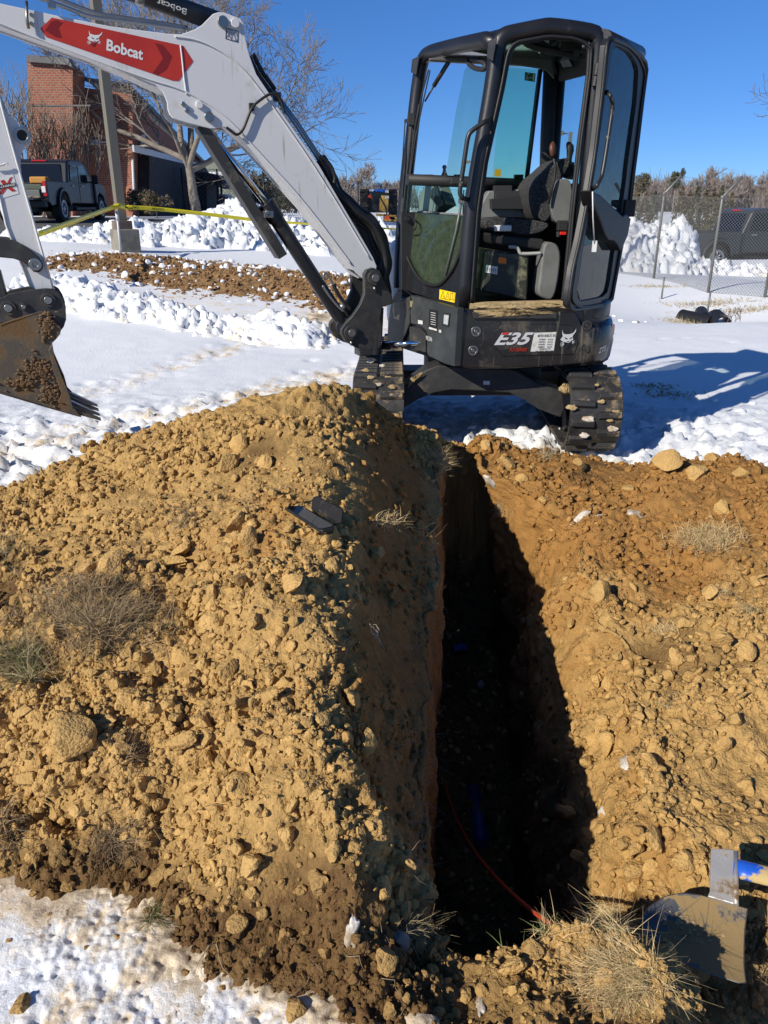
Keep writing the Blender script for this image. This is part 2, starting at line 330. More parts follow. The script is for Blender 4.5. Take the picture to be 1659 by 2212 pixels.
# outline of the disturbed ground (world x, y)
SOIL_OUT = np.array([tuple(on_z(a, b, .01)[:2]) for a, b in ((0, 1868), (130, 1900), (330, 1925), (395, 2035), (560, 2095), (700, 2145), (775, 2230), (790, 2330))]+[(.0, .2), (3.6, .2), (3.6, 4.0), (2.7, 4.35), (2.1, 4.42), (1.62, 4.42), (1.47, 4.62), (1.36, 4.45), (1.15, 4.85), (.7, 4.9), (.3, 5.0), (-.1, 5.0), (-.6, 4.75), (-1.0, 4.5), (-1.5, 4.45), (-1.9, 4.3), (-2.4, 4.1), (-3.0, 3.6), (-3.4, 2.6), (-2.6, 1.6), (-1.5, 1.6)])
def poly_sd(x, y, P):
    """signed distance to polygon, positive inside"""
    d = np.full(x.shape, 1e9); ins = np.zeros(x.shape, bool); n = len(P)
    for i in range(n):
        a, b = P[i], P[(i+1) % n]; e = b-a; t = np.clip(((x-a[0])*e[0]+(y-a[1])*e[1])/(e@e), 0, 1)
        d = np.minimum(d, np.hypot(x-a[0]-t*e[0], y-a[1]-t*e[1]))
        c = ((a[1] > y) != (b[1] > y)); xx = a[0]+(y-a[1])*(e[0])/(e[1] if e[1] else 1e-9); ins ^= c & (x < xx)
    return np.where(ins, d, -d)
def tr_l(y): return np.interp(y, [1.2, 1.5, 2.3, 3.4, 4.3, 4.9], [.09, .10, .165, .265, .345, .38])
def tr_r(y): return np.interp(y, [1.2, 1.5, 2.0, 2.6, 3.2, 3.8, 4.3, 4.9], [.80, .84, .86, .90, .98, .90, .60, .55])
Y0, Y1 = 1.36, 4.38                                     # ends of the trench
NR, NC = 540, [330, 70, 66, 120, 330]
t = np.linspace(0, 1, NR)
ys = np.concatenate([np.linspace(.25, .85, 40), .85+(5.3-.85)*((np.exp(1.25*np.linspace(0, 1, NR-40+1)[1:])-1)/(math.e**1.25-1))])
def pack(n, p=1.0): return np.linspace(0, 1, n, endpoint=False)**p
rows = []
for y in ys:
    k = float(sstep(Y0-.10, Y0+.04, np.array(y))*(1-sstep(Y1-.12, Y1+.3, np.array(y))))
    xl = float(tr_l(y))+.012*sin(y*9)+.008*sin(y*23+1); xr = float(tr_r(y))+.05*sin(y*5.3+1)+.03*sin(y*13)+.015*sin(y*31); hl = .62*y+1.0; hr = .62*y+1.2
    xa = xl+.035; xb = xl+.42+.02*sin(y*7); fl = -1.18*k
    X = np.concatenate([xl-hl*(1-pack(NC[0]))**1.12, xl+(xa-xl)*pack(NC[1]), xa+(xb-xa)*pack(NC[2]), xb+(xr-xb)*pack(NC[3]), xr+(xl+hr-xr)*(np.linspace(0, 1, NC[4])**1.12)])
    S = np.concatenate([0*pack(NC[0]), pack(NC[1]), 1+0*pack(NC[2]), 2+pack(NC[3]), 3+0*np.linspace(0, 1, NC[4])])
    rows.append((X, np.full(X.shape, y), S, np.full(X.shape, k)))
X = np.array([r[0] for r in rows]); Y = np.array([r[1] for r in rows]); S = np.array([r[2] for r in rows]); K = np.array([r[3] for r in rows]); _ye = Y+.13*fbm(np.stack([X, Y, 0*X], -1).reshape(-1, 3)*5, 3, 130).reshape(X.shape); K = sstep(Y0-.10, Y0+.20, _ye)*(1-sstep(Y1-.15, Y1+.32, _ye))
ZB = Bz(X, Y)
ci = [0, NC[0], NC[0]+NC[1], NC[0]+NC[1]+NC[2], NC[0]+NC[1]+NC[2]+NC[3]]
Z = ZB.copy(); FLOOR = -1.18
zl = ZB[:, ci[1]][:, None]; zr = ZB[:, ci[4]][:, None]
f = S[:, ci[1]:ci[2]]; kk = K[:, ci[1]:ci[2]]; Z[:, ci[1]:ci[2]] = zl+(FLOOR-zl)*kk*f+(ZB[:, ci[1]:ci[2]]-zl)*(1-kk)
kk = K[:, ci[2]:ci[3]]; Z[:, ci[2]:ci[3]] = ZB[:, ci[2]:ci[3]]*(1-kk)+FLOOR*kk
kk = K[:, ci[3]:ci[4]]; f = S[:, ci[3]:ci[4]]-2; prof = np.interp(f, [0, .06, .3, .62, 1], [0, .30, .62, .85, 1])
Z[:, ci[3]:ci[4]] = ZB[:, ci[3]:ci[4]]*(1-kk)+kk*(FLOOR+(zr-FLOOR)*prof)
wall = ((S > 0) & (S < 1)).astype(float)*K; inpit = np.clip((ZB-Z)/.5, 0, 1)
P = np.stack([X, Y, Z], -1)
def normals(P):
    a = np.gradient(P, axis=0); b = np.gradient(P, axis=1); n = np.cross(b, a); return n/(np.linalg.norm(n, axis=2, keepdims=True)+1e-9)
Nn = normals(P)
q = P.reshape(-1, 3)
big = fbm(q*2.3, 3, 3)*.5+fbm(q*5.5, 3, 9)*.5
w1, i1 = worley(q*np.array([9, 9, 9])+fbm(q*6, 2, 40)[:, None]*.8, 5); w2, i2 = worley(q*24+fbm(q*20, 2, 44)[:, None]*.6, 6); w3, i3 = worley(q*58, 8)
patch1 = sstep(-.15, .35, fbm(q*2.7, 3, 21)); patch2 = sstep(-.25, .3, fbm(q*4.1, 3, 27))
rr = np.hypot(q[:, 0], q[:, 1])
ridge_x = np.interp(q[:, 1], [1.2, 1.85, 2.2, 3.2, 3.8, 4.3], [-.07, -.12, -.19, -.20, -.2, .1]); flank = sstep(.02, .09, q[:, 0]-ridge_x)*sstep(.03, -.01, q[:, 0]-tr_l(q[:, 1]))*sstep(1.3, 1.45, q[:, 1])*sstep(4.2, 3.7, q[:, 1])
amp = np.clip(1-inpit.ravel()*.5, 0, 1)*(1-.55*wall.ravel())*(1-.6*flank)
right = sstep(.75, 1.1, q[:, 0])*1.0
smooth_r = sstep(2.4, 3.0, q[:, 1])*right           # finer crumbs on the upper right bank
d = .085*big*amp+((.038*dome(w1)*(.15+.85*i1)+.040*(i1-.35))*patch1*(1-.5*smooth_r)+.014*(i2-.4)*patch2+.024*dome(w2)*(.2+i2)*(.35+.65*patch2)+.006*dome(w3)*(.3+i3)+.006*fbm(q*70, 3, 31)-.03)*amp
d += wall.ravel()*(.02*fbm(q*np.array([6, 6, 3.]), 4, 60)+.006*vnoise(q*40, 61))+sstep(.15, .9, inpit.ravel())*(1-wall.ravel())*(.035*dome(w1)*i1+.03*fbm(q*7, 4, 62))
_D0 = q[:, 1]*cos(PIT)-(q[:, 2]-H_)*sin(PIT); _x0 = 829.5+F_*q[:, 0]/_D0; _y0 = 1106-F_*(q[:, 1]*sin(PIT)+(q[:, 2]-H_)*cos(PIT))/_D0; hollow = 0*d
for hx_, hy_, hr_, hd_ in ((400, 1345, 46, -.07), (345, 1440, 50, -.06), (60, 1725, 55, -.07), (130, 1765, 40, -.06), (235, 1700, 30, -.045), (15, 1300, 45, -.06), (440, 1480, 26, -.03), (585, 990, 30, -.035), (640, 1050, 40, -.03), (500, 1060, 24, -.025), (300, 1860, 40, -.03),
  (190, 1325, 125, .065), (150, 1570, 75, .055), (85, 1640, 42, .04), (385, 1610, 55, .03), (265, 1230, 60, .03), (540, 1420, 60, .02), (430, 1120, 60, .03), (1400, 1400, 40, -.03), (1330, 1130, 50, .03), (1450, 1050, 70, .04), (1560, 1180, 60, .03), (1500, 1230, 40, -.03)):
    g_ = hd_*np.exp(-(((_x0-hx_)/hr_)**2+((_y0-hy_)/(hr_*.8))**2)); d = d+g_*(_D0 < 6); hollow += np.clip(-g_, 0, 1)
P2 = (q+Nn.reshape(-1, 3)*d[:, None]).reshape(P.shape)
sd = poly_sd(X, Y, SOIL_OUT)+.10*fbm(q*3.1, 3, 70).reshape(X.shape)+.06*fbm(q*13, 2, 71).reshape(X.shape)
P2[..., 2] -= .16*sstep(.05, -.22, sd)+.3*sstep(-.1, -.6, sd)
SOILP = P2.reshape(-1, 3); SOILN = normals(P2).reshape(-1, 3)
# colour weights: damp or orange patches, darker depths, painted hollow shade and flank warmth
x_, y_ = q[:, 0], q[:, 1]
def blob(cx, cy, r, a): return a*np.exp(-((x_-cx)**2+(y_-cy)**2)/(r*r))
orange = .12+.8*sstep(-.2, .0, x_)*sstep(.3, .1, x_)*sstep(1.3, 1.6, y_)+.75*right*sstep(2.5, 3.4, y_)+.55*sstep(.3, .6, x_)*sstep(3.4, 4.2, y_)+.35*sstep(.04, .2, x_)*(inpit.ravel() > .02)-.2*right*sstep(2.9, 2.2, y_)  # flank term paints warm bounce light into the shaded slope's colour
dark = .0+.75*sstep(.10, .0, sd.ravel())*sstep(1.6, 1.3, y_)+blob(-.25, 1.14, .2, .75)+blob(-.5, 1.22, .16, .6)+blob(0, 1.0, .25, .45)+blob(.4, 1.1, .35, .3)+blob(-.75, 1.4, .16, .6)+blob(-1.0, 2.2, .3, .6)+blob(-.55, 3.25, .16, .45)+blob(-.25, 3.05, .14, .5)+blob(-1.5, 2.6, .3, .5)+.9*sstep(.3, .8, -q[:, 2])+blob(1.2, .95, .4, .5)+blob(1.15, 2.55, .18, .25)+.22*right*sstep(3.3, 3.8, y_)  # earth darkens with depth in the trench and around the pit
dark = dark+.34*sstep(.05, .45, fbm(q*1.7, 4, 81))+.30*sstep(.1, .5, fbm(q*5.2, 4, 83))+.03+hollow*6; orange = orange+.3*sstep(.1, .5, fbm(q*2.2, 3, 85)); tone = np.clip(.5+.35*(i1-.5)*patch1+.5*(i2-.5)+.25*fbm(q*1.5, 2, 80), 0, 1)  # hollow term paints extra shade into the dug hollows
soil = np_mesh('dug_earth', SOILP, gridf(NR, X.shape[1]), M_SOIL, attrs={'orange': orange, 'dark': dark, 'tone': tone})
tag(soil, 'heaped tan earth around the open trench', kind='structure')

# where does a photo pixel meet the dug earth
_c, _s = cos(PIT), sin(PIT); _D = SOILP[:, 1]*_c-(SOILP[:, 2]-H_)*_s
_px = 829.5+F_*SOILP[:, 0]/_D; _py = 1106-F_*(SOILP[:, 1]*_s+(SOILP[:, 2]-H_)*_c)/_D
_bi = (np.clip(_px, -200, 1900)+200).astype(int)//16*200+(np.clip(_py, 0, 3000)).astype(int)//16; _bo = np.argsort(_bi, kind='stable'); _bs = _bi[_bo]
def hit(px, py, r=9):
    i0, i1, j0, j1 = int(px-r+200)//16, int(px+r+200)//16, int(max(py-r, 0))//16, int(py+r)//16; C_ = []
    for i in range(i0, i1+1):
        a, b = np.searchsorted(_bs, [i*200+j0, i*200+j1+1]); C_.append(_bo[a:b])
    m = np.concatenate(C_); m = m[(abs(_px[m]-px) < r) & (abs(_py[m]-py) < r)]
    if len(m) == 0: return hit(px, py, r*2) if r < 200 else 0
    c = m[_D[m] < _D[m].min()+.05]; return int(c[np.argmin((_px[c]-px)**2+(_py[c]-py)**2)])
def soil_at(px, py): i = hit(px, py); return SOILP[i].copy(), SOILN[i].copy()

# clods: single ones as parts of the earth, the rest joined
def ico(sub, seed, flat=(1, 1, 1), rough=.17, cuts=9):
    bm = bmesh.new(); bmesh.ops.create_icosphere(bm, subdivisions=sub, radius=1); V = np.array([v.co[:] for v in bm.verts]); Fs = np.array([[v.index for v in f.verts] for f in bm.faces]); bm.free()
    r = np.random.default_rng(seed)
    for _ in range(cuts):
        n = nrm(r.normal(size=3)); h = r.uniform(.48, .82); dd = V@n; V = V-np.outer(np.clip(dd-h, 0, None), n)
    V = V*(1+rough*fbm(V*1.6+seed*3.1, 3, seed)[:, None]+.07*vnoise(V*5.5+seed, seed)[:, None]); return V*np.array(flat), Fs
CL = [ico(3, 100+i, (1, r1, r2)) for i, (r1, r2) in enumerate([(.8, .62), (.65, .5), (.9, .75), (.55, .42), (.75, .45), (.95, .6)])]
CLM = []
for i, (V, Fs) in enumerate(CL):
    o = np_mesh('clod', V, Fs, M_SOIL, smooth=False, attrs={'orange': np.full(len(V), -.2+.08*i), 'dark': np.full(len(V), -.32), 'tone': np.full(len(V), .55+.1*i)}); CLM.append(o.data); bpy.data.objects.remove(o)
    me = CLM[-1]; me.polygons.foreach_set('use_smooth', [True]*len(me.polygons)); 
    try: me.set_sharp_from_angle(angle=radians(28))
    except Exception: pass
CLD = []
for i in range(3):
    me = CLM[i*2].copy(); me.attributes['dark'].data.foreach_set('value', [.55]*len(me.vertices)); CLD.append(me)
def rotm(n, a, tilt=.35):
    z = nrm(np.array(n)+RNG.normal(size=3)*tilt); x = nrm(np.cross([0, 1, .1], z)); y = np.cross(z, x)
    return Matrix(np.stack([x*cos(a)+y*sin(a), -x*sin(a)+y*cos(a), z], 1).tolist())
def place_clod(p, n, s, dark=False, me=None, sink=.25, name='clod', parent=soil):
    o = bpy.data.objects.new(name, me or (CLD if dark else CLM)[RNG.integers(0, 3 if dark else 6)]); COL.objects.link(o); o.parent = parent
    o.rotation_euler = rotm(n, RNG.uniform(0, 6.28)).to_euler(); o.scale = (s, s*RNG.uniform(.8, 1.2), s*RNG.uniform(.75, 1.1)); o.location = Vector((np.array(p)+np.array(n)*s*(.5-sink)).tolist())
    return o
BIG = [(708, 1165, 34), (668, 1148, 12), (715, 1225, 24), (700, 1190, 15), (640, 1270, 46), (655, 1215, 14), (545, 1135, 20), (505, 1215, 22), (450, 1225, 24), (500, 1010, 40), (520, 960, 28), (440, 985, 16), (590, 1390, 22), (610, 1340, 16), (560, 1340, 30), (455, 1350, 34), (390, 1600, 44), (450, 1625, 24), (545, 1660, 30), (480, 1640, 26), (570, 1600, 18), (630, 1600, 20),
  (700, 1900, 40), (650, 1920, 18), (690, 1560, 20), (660, 1560, 14), (690, 1720, 24), (130, 1850, 36), (75, 1680, 40), (160, 1600, 70), (240, 1570, 40), (300, 1700, 30), (330, 1750, 45), (430, 1740, 20), (500, 1700, 16), (560, 1750, 22), (620, 1800, 26), (575, 1830, 18), (400, 1900, 30), (520, 1990, 34), (620, 2020, 24), (700, 2060, 20), (570, 2050, 22), (480, 1900, 18), (110, 1700, 24), (60, 1540, 30), (220, 1300, 16), (135, 1180, 20), (80, 1230, 18), (300, 1190, 18),
  (1315, 1480, 24), (1350, 1530, 18), (1430, 1180, 16), (1540, 1280, 26), (1610, 1420, 34), (1590, 1560, 30), (1460, 1420, 22), (1400, 1340, 22), (1240, 1350, 18), (1305, 1790, 18), (1365, 1830, 22), (1410, 1875, 28), (1480, 1860, 30), (1600, 1900, 30), (1530, 1650, 22), (1450, 1640, 18), (1500, 1740, 20), (1610, 1700, 28), (1380, 1700, 18), (1340, 1620, 16), (1560, 1800, 24), (1640, 1640, 22), (1640, 1960, 30), (1180, 1370, 14), (1090, 1010, 26), (1130, 1040, 22), (1250, 1010, 30), (1440, 1010, 42), (1500, 1030, 32), (1600, 1030, 28), (1360, 1060, 20), (1560, 1100, 24),
  (1230, 1750, 30), (1250, 1850, 26), (1200, 1900, 24), (1270, 1650, 30), (860, 1830, 14), (850, 1990, 22), (880, 1960, 16), (830, 1960, 14), (1040, 2140, 22), (1600, 2080, 24), (1540, 2150, 30), (1500, 2120, 22), (1620, 2160, 30)]
for (px, py, s) in BIG:
    i = hit(px, py); D = _D[i]; p, n = SOILP[i], SOILN[i]
    place_clod(p, n, s*.5*D/F_*1.7, dark=dark[i] > .62, sink=.06)
ok = np.where((abs(_px-829) < 860) & (_py > 900) & (_py < 2260) & (sd.ravel() > -.02) & (inpit.ravel() < .6) & (wall.ravel() < .1))[0]
# vertices crowd at the trench, so weight each one by the area it stands for
area = (np.abs(np.gradient(X, axis=1))*np.abs(np.gradient(Y, axis=0))).ravel()
def draw(n, wt): w_ = wt/wt.sum(); return RNG.choice(ok, n, p=w_)
dens = area[ok]/(_D[ok]**1.2)*(.25+patch1[ok]+.5*patch2[ok])*(1-.75*smooth_r[ok])*(1-.93*flank[ok])
for i in draw(205, dens):
    s = (18+38*RNG.random()**1.6)*(1 if q[i, 1] < 3 else .6)
    place_clod(SOILP[i], SOILN[i], s*.5*_D[i]/F_*1.3, dark=dark[i] > .62, sink=.05)
CMM = [ico(2, 350+i, (1, r1, r2), .26, 6) for i, (r1, r2) in enumerate([(.8, .6), (.6, .45), (.9, .75), (.7, .4), (.95, .55), (.75, .65)])]
nmd = 4300; idx = draw(nmd, area[ok]/(_D[ok]**1.5)*(.12+patch1[ok]*.8+.35*patch2[ok])*(1-.8*smooth_r[ok])*(1-.9*flank[ok])); Vs, Fa, At = [], [], []
for j, i in enumerate(idx):
    V, Fs = CMM[j % 6]; R = np.array(rotm(SOILN[i], RNG.uniform(0, 6.28), .5)); s = (7+19*RNG.random()**2)*.5*_D[i]/F_*1.5*(1 if q[i, 1] < 2.6 else .8)
    Vs.append(V*s@R.T+SOILP[i]+SOILN[i]*s*.25); Fa.append(Fs+len(V)*j); At.append((orange[i]-.15+.12*RNG.normal(), dark[i]-.34+.10*RNG.normal(), np.clip(RNG.normal(.72, .2), 0, 1)))
At = np.repeat(np.array(At), len(CMM[0][0]), 0)
_o = np_mesh('small_clods', np.concatenate(Vs), np.concatenate(Fa), M_SOIL, smooth=True, attrs={'orange': At[:, 0], 'dark': At[:, 1], 'tone': At[:, 2]}); tag(_o, 'broken clods of earth strewn over the heap and the bank', kind='stuff'); _o.data.set_sharp_from_angle(angle=radians(30))
CS = [ico(1, 300+i, (1, .8, .65), .35, 3) for i in range(5)]
nst = 17000; idx = draw(nst, area[ok]/(_D[ok]**1.6)*(.2+patch2[ok]+.5*patch1[ok])*(1-.4*smooth_r[ok])*(1-.6*flank[ok]))
Vs, Fa, At = [], [], []
szs = (.0035+.013*RNG.random(nst)**3)*np.clip(_D[idx]/2.2, .75, 1.9)
for j, i in enumerate(idx):
    V, Fs = CS[j % 5]; R = np.array(rotm(SOILN[i], RNG.uniform(0, 6.28), .8)); s = szs[j]
    Vs.append(V*s@R.T+SOILP[i]+SOILN[i]*s*.35); Fa.append(Fs+len(V)*j); At.append((orange[i], dark[i]-.12, np.clip(RNG.normal(.6, .22), 0, 1)))
At = np.repeat(np.array(At), len(CS[0][0]), 0)
tag(np_mesh('crumbs', np.concatenate(Vs), np.concatenate(Fa), M_SOIL, smooth=False, attrs={'orange': At[:, 0], 'dark': At[:, 1], 'tone': At[:, 2]}), 'small crumbs of earth scattered over the heap', kind='stuff')

flo = np.where((inpit.ravel() > .75) & (_py < 2150))[0]; fi = RNG.choice(flo, 1500, p=area[flo]/area[flo].sum()); Vs, Fa = [], []
for j, i in enumerate(fi):
    V, Fs = CMM[j % 6]; s = .006+.02*RNG.random()**3; Vs.append(V*s@np.array(rotm(SOILN[i], RNG.uniform(0, 6), .6)).T+SOILP[i]+SOILN[i]*s*.3); Fa.append(Fs+len(V)*j)
_n = len(fi)*len(CMM[0][0]); _tn = np.repeat(RNG.random(len(fi)), len(CMM[0][0])); tag(np_mesh('trench_stones', np.concatenate(Vs), np.concatenate(Fa), M_SOIL, smooth=False, attrs={'orange': np.zeros(_n), 'dark': .75-.75*(_tn > .8), 'tone': _tn}), 'stones and crumbs fallen to the trench floor', kind='stuff')

# ---- snow cover of the lot: one sheet to the horizon
NRs = np.concatenate([np.linspace(-4, .7, 24), .7+np.cumsum(.0066*(1.3+np.exp(np.linspace(0, 2.45, 350)))*.95), ])
yy = list(NRs); 
while yy[-1] < 900: yy.append(yy[-1]+.045*(yy[-1]-2))
yy = np.array(yy); u = np.linspace(-1, 1, 560); u = np.sign(u)*abs(u)**1.15
SX = u[None]*(yy[:, None]+4.6)*.95; SY = np.repeat(yy[:, None], len(u), 1)
sx, sy = SX.ravel(), SY.ravel(); sq = np.stack([sx, sy, 0*sx], 1)
sdz = poly_sd(sx, sy, SOIL_OUT)
def seg_d(x, y, a, b): e = np.array(b)-np.array(a); L2 = e@e; t = ((x-a[0])*e[0]+(y-a[1])*e[1])/L2; tc = np.clip(t, 0, 1); return np.hypot(x-a[0]-tc*e[0], y-a[1]-tc*e[1]), t*sqrt(L2), ((x-a[0])*e[1]-(y-a[1])*e[0])/sqrt(L2)
churn = np.zeros(len(sx)); rib = np.zeros(len(sx)); stain = np.zeros(len(sx))
for (a, b) in (((110, 870), (700, 705)), ((-60, 985), (800, 790)), ((640, 640), (800, 720))):
    A, B_ = on_z(*a)[:2], on_z(*b)[:2]; dd, tt, vv = seg_d(sx, sy, A, B_)
    k = np.exp(-(dd/.26)**2); churn = np.maximum(churn, k); rib += k*(np.abs(np.sin(tt*pi/.095+3*fbm(sq*1.2, 2, 7)))-.5)*np.where(np.abs(vv) < .03, .2, 1); stain += k*.36
churn = np.maximum(churn, sstep(-1.0, -.2, sdz)*1.25); churn = np.maximum(churn, 1.3*np.exp(-((sx+2.2)**2/2.4+(sy-4.6)**2/.9))); churn = np.maximum(churn, np.exp(-((sx-1.2)**2/2.2+(sy-5.9)**2/2.0)))
near = sstep(2.0, 1.5, sy)*sstep(.1, -.05, sx); churn *= (1-.86*near); far = sstep(14, 22, sy)
lump, li = worley(sq*11+fbm(sq*7, 2, 3)[:, None]*.7, 90); lump2, _i = worley(sq*27, 91)
sz = Gz(sx, sy)+(.018*fbm(sq*.9, 3, 50)+.006*fbm(sq*5, 3, 51))*(1-far)
zl_ = np.exp(-((sx+2.3)**2/3.2+(sy-5.0)**2/.9))+.7*np.exp(-((sx+.9)**2/1.2+(sy-5.9)**2/.5))+.8*np.exp(-((sx-2.4)**2/1.2+(sy-5.2)**2/.8))+.6*np.exp(-((sx-1.0)**2/.7+(sy-5.3)**2/.3)); sz += zl_*(.045*(li-.3)+.035*dome(lump)*li+.02*(_i-.4)+.03*fbm(sq*6, 4, 52)); sz += churn*(1-far)*(.032*dome(lump)*(.2+li)+.014*dome(lump2)*_i+.03*fbm(sq*4, 3, 54)+.008*fbm(sq*30, 2, 55)-.015)+.022*rib-.022*churn*(np.abs(rib) > 0)
sz += near*(.010*fbm(sq*9, 3, 140)+.006*fbm(sq*45, 3, 141)-.02*sstep(.22, .05, worley(sq*13, 142)[0])*sstep(-.1, .4, fbm(sq*3, 2, 143)))
pits, pi_ = worley(sq*np.array([1.6, 1.6, 1]), 33); sz -= .035*sstep(.16, .02, pits)*(pi_ > .35)*(1-far)
stain += .5*sstep(-.45, .02, sdz+.08*fbm(sq*4, 3, 75))+.40*sstep(-.14, .05, sdz)+.16*np.exp(-((sx+1.9)**2/1.2+(sy-4.8)**2/.5))+.22*np.exp(-((sx+.6)**2/.5+(sy-6.3)**2/2.4))+.28*sstep(.16, .02, pits)*(pi_ > .8)*(sy > 5)
stain += .12*np.exp(-((sx-1.5)**2/2+(sy-5)**2/1)); stain = np.where(sy < 1.6, .22+.24*sstep(-.5, -.05, sdz+.3*fbm(sq*2.2, 3, 76))+.30*sstep(-.14, .05, sdz+.10*fbm(sq*12, 3, 77))+.12*sstep(.2, .6, fbm(sq*40, 2, 78)), stain)
stain += .35*np.exp(-((sx+3.6)**2/6+(sy-11.2)**2/1.1))+.3*np.exp(-((sx+.5)**2/3+(sy-10.2)**2/1.6))
sz -= 2.2*sstep(.16, .55, sdz)
snow = np_mesh('snow_ground', np.stack([sx, sy, sz], 1), gridf(len(yy), len(u)), M_SNOW, attrs={'stain': stain})
tag(snow, kind='structure')

# finer sheet of crusted, pitted snow by the viewer's feet
gx, gy = np.meshgrid(np.arange(-1.75, .16, .0045), np.arange(.55, 2.0, .005)); nx_, ny_ = gx.shape[1], gx.shape[0]; fx, fy = gx.ravel(), gy.ravel(); fq = np.stack([fx, fy, 0*fx], 1)
fsd = poly_sd(fx, fy, SOIL_OUT)+.07*fbm(fq*5, 3, 150); pw, pid = worley(fq*15+fbm(fq*9, 2, 151)[:, None]*.6, 152); pw2, _p = worley(fq*38, 153); pm = sstep(-.25, .25, fbm(fq*4, 3, 154))
fz = .014+.016*fbm(fq*2.4, 3, 155)+.012*fbm(fq*10, 3, 156)+.007*fbm(fq*40, 3, 157)+.004*fbm(fq*110, 2, 158)-.028*sstep(.45, .1, pw)*pm*(pid > .35)-.007*sstep(.5, .1, pw2)-.06*sstep(-.03, .12, fsd)
eb = np.minimum(np.minimum(fx+1.75, .155-fx), np.minimum(fy-.55, 1.995-fy)); fz -= .06*sstep(.12, 0, eb)
fst = .29+.26*sstep(.55, .0, -fsd)*(.4+.6*sstep(-.3, .4, fbm(fq*6, 3, 159)))+.22*sstep(.12, .0, -fsd)+.30*sstep(.35, .05, pw)*pm*(pid > .35)+.14*sstep(.15, .5, fbm(fq*60, 2, 160))+.1*sstep(.2, .5, fbm(fq*2.2, 3, 161))
tag(np_mesh('snow_crust', np.stack([fx, fy, Gz(fx, fy)+fz], 1), (lambda Fq: Fq[(fsd[Fq] < .16).all(1)])(gridf(ny_, nx_)), M_SNOW, attrs={'stain': fst}), kind='structure')
# heaps of ploughed or churned snow and soil lying on the lot
def heap(name, ridge, mats, cell, lumps, seed, label, stain_=.0, step=.05, kind='structure', attrs=None, edge=.35):
    R = np.array(ridge, float); pad = max(R[:, 3])*1.6
    x0, x1, y0, y1 = R[:, 0].min()-pad, R[:, 0].max()+pad, R[:, 1].min()-pad, R[:, 1].max()+pad
    nx, ny = int((x1-x0)/step)+2, int((y1-y0)/step)+2; gx, gy = np.meshgrid(np.linspace(x0, x1, nx), np.linspace(y0, y1, ny)); x, y = gx.ravel(), gy.ravel()
    h = np.full(len(x), -1.0)
    for i in range(len(R)-1):
        a, b = R[i], R[i+1]; e = b[:2]-a[:2]; t = np.clip(((x-a[0])*e[0]+(y-a[1])*e[1])/(e@e+1e-9), 0, 1); d = np.hypot(x-a[0]-t*e[0], y-a[1]-t*e[1])
        H = a[2]+t*(b[2]-a[2]); W = a[3]+t*(b[3]-a[3]); h = np.maximum(h, H*(1-(d/W)**1.35))
    p3 = np.stack([x, y, h*1.2], 1); h += edge*np.abs(R[:, 2]).mean()*fbm(p3/cell*.35, 3, seed)
    w_, wi = worley(p3/cell+fbm(p3/cell*1.3, 2, seed+5)[:, None]*.5, seed+1); w2_, wj = worley(p3/cell*2.3, seed+2)
    mk = sstep(-.25, .1, h/np.abs(R[:, 2]).mean())
    z = Gz(x, y)+np.clip(h, -.3, None)+mk*lumps*(.25*dome(w_, .8)*(.1+wi)+.75*(wi-.3)+.42*(wj-.4)+.20*dome(w2_, .8)*wj+.34*fbm(p3/cell*2.4, 5, seed+4, .6)-.2)-.02
    at = {'stain': stain_+.03+.14*sstep(.1, .5, fbm(p3*1.2, 3, seed+7))+.2*sstep(.15, -.05, h)} if attrs is None else {k: v+0*x for k, v in attrs.items()}
    PP = np.stack([x, y, z], 1).reshape(ny, nx, 3); n_ = normals(PP).reshape(-1, 3)
    V = PP.reshape(-1, 3)+n_*(mk*lumps*.5*(vnoise(p3/cell*1.7, seed+9)))[:, None]
    Fq = gridf(ny, nx); keep = (h[Fq] > -.12*np.abs(R[:, 2]).mean()-.03).any(1); Fq = Fq[keep]
    us, inv = np.unique(Fq, return_inverse=True); V = V[us]; at = {k: v[us] for k, v in at.items()}
    o = np_mesh(name, V, inv.reshape(Fq.shape), mats, attrs=at); tag(o, label, kind=kind); return o
def gp(px, py, y): p = on_y(px, py, y); return p[0], p[1]
def R_(*pts): return [(on_y(px, 500, y)[0], y, h, w_) for px, y, h, w_ in pts]
heap('snow_bank', R_((60, 17.4, .16, .6), (150, 17.2, .22, .7), (232, 17.2, .2, .6)), M_SNOW, .15, .13, 400, 'low ploughed snow bank left of the lamp post', step=.04)
heap('snow_bank', R_((300, 18.3, .32, 1.2), (400, 18.8, .45, 1.5), (490, 19.4, .6, 1.5), (530, 20.0, 1.0, 1.3), (590, 19.2, .6, 1.5), (680, 19, .55, 1.5), (760, 19, .5, 1.2)), M_SNOW, .17, .2, 410, 'long ploughed snow bank behind the dirt patch', step=.05)
heap('snow_bank', R_((785, 24, .45, 1.2), (808, 24, .62, 1.0), (835, 23.7, .2, 1.0), (880, 23.5, .15, 1)), M_SNOW, .2, .2, 420, 'pointed snow heap in front of the tractor', step=.07)
heap('snow_bank', R_((1330, 23, 1.15, 1.8), (1400, 23.5, 1.35, 2.0), (1440, 23.6, 1.4, 1.4), (1467, 23.5, 1.62, .9), (1486, 23.5, .75, .8), (1515, 23.8, .36, 1.0), (1600, 24, .22, 1.1), (1720, 24, .2, 1.1)), M_SNOW, .19, .2, 430, 'tall ploughed snow bank beyond the wire fence', step=.06)
heap('snow_bank', R_((60, 11.3, .2, .5), (150, 11.0, .28, .55), (230, 10.4, .3, .5), (330, 10.2, .22, .5), (400, 9.9, .18, .45), (430, 9.6, .1, .4)), M_SNOW, .10, .10, 440, 'ridge of churned snow before the dirt patch', stain_=.12, step=.03)
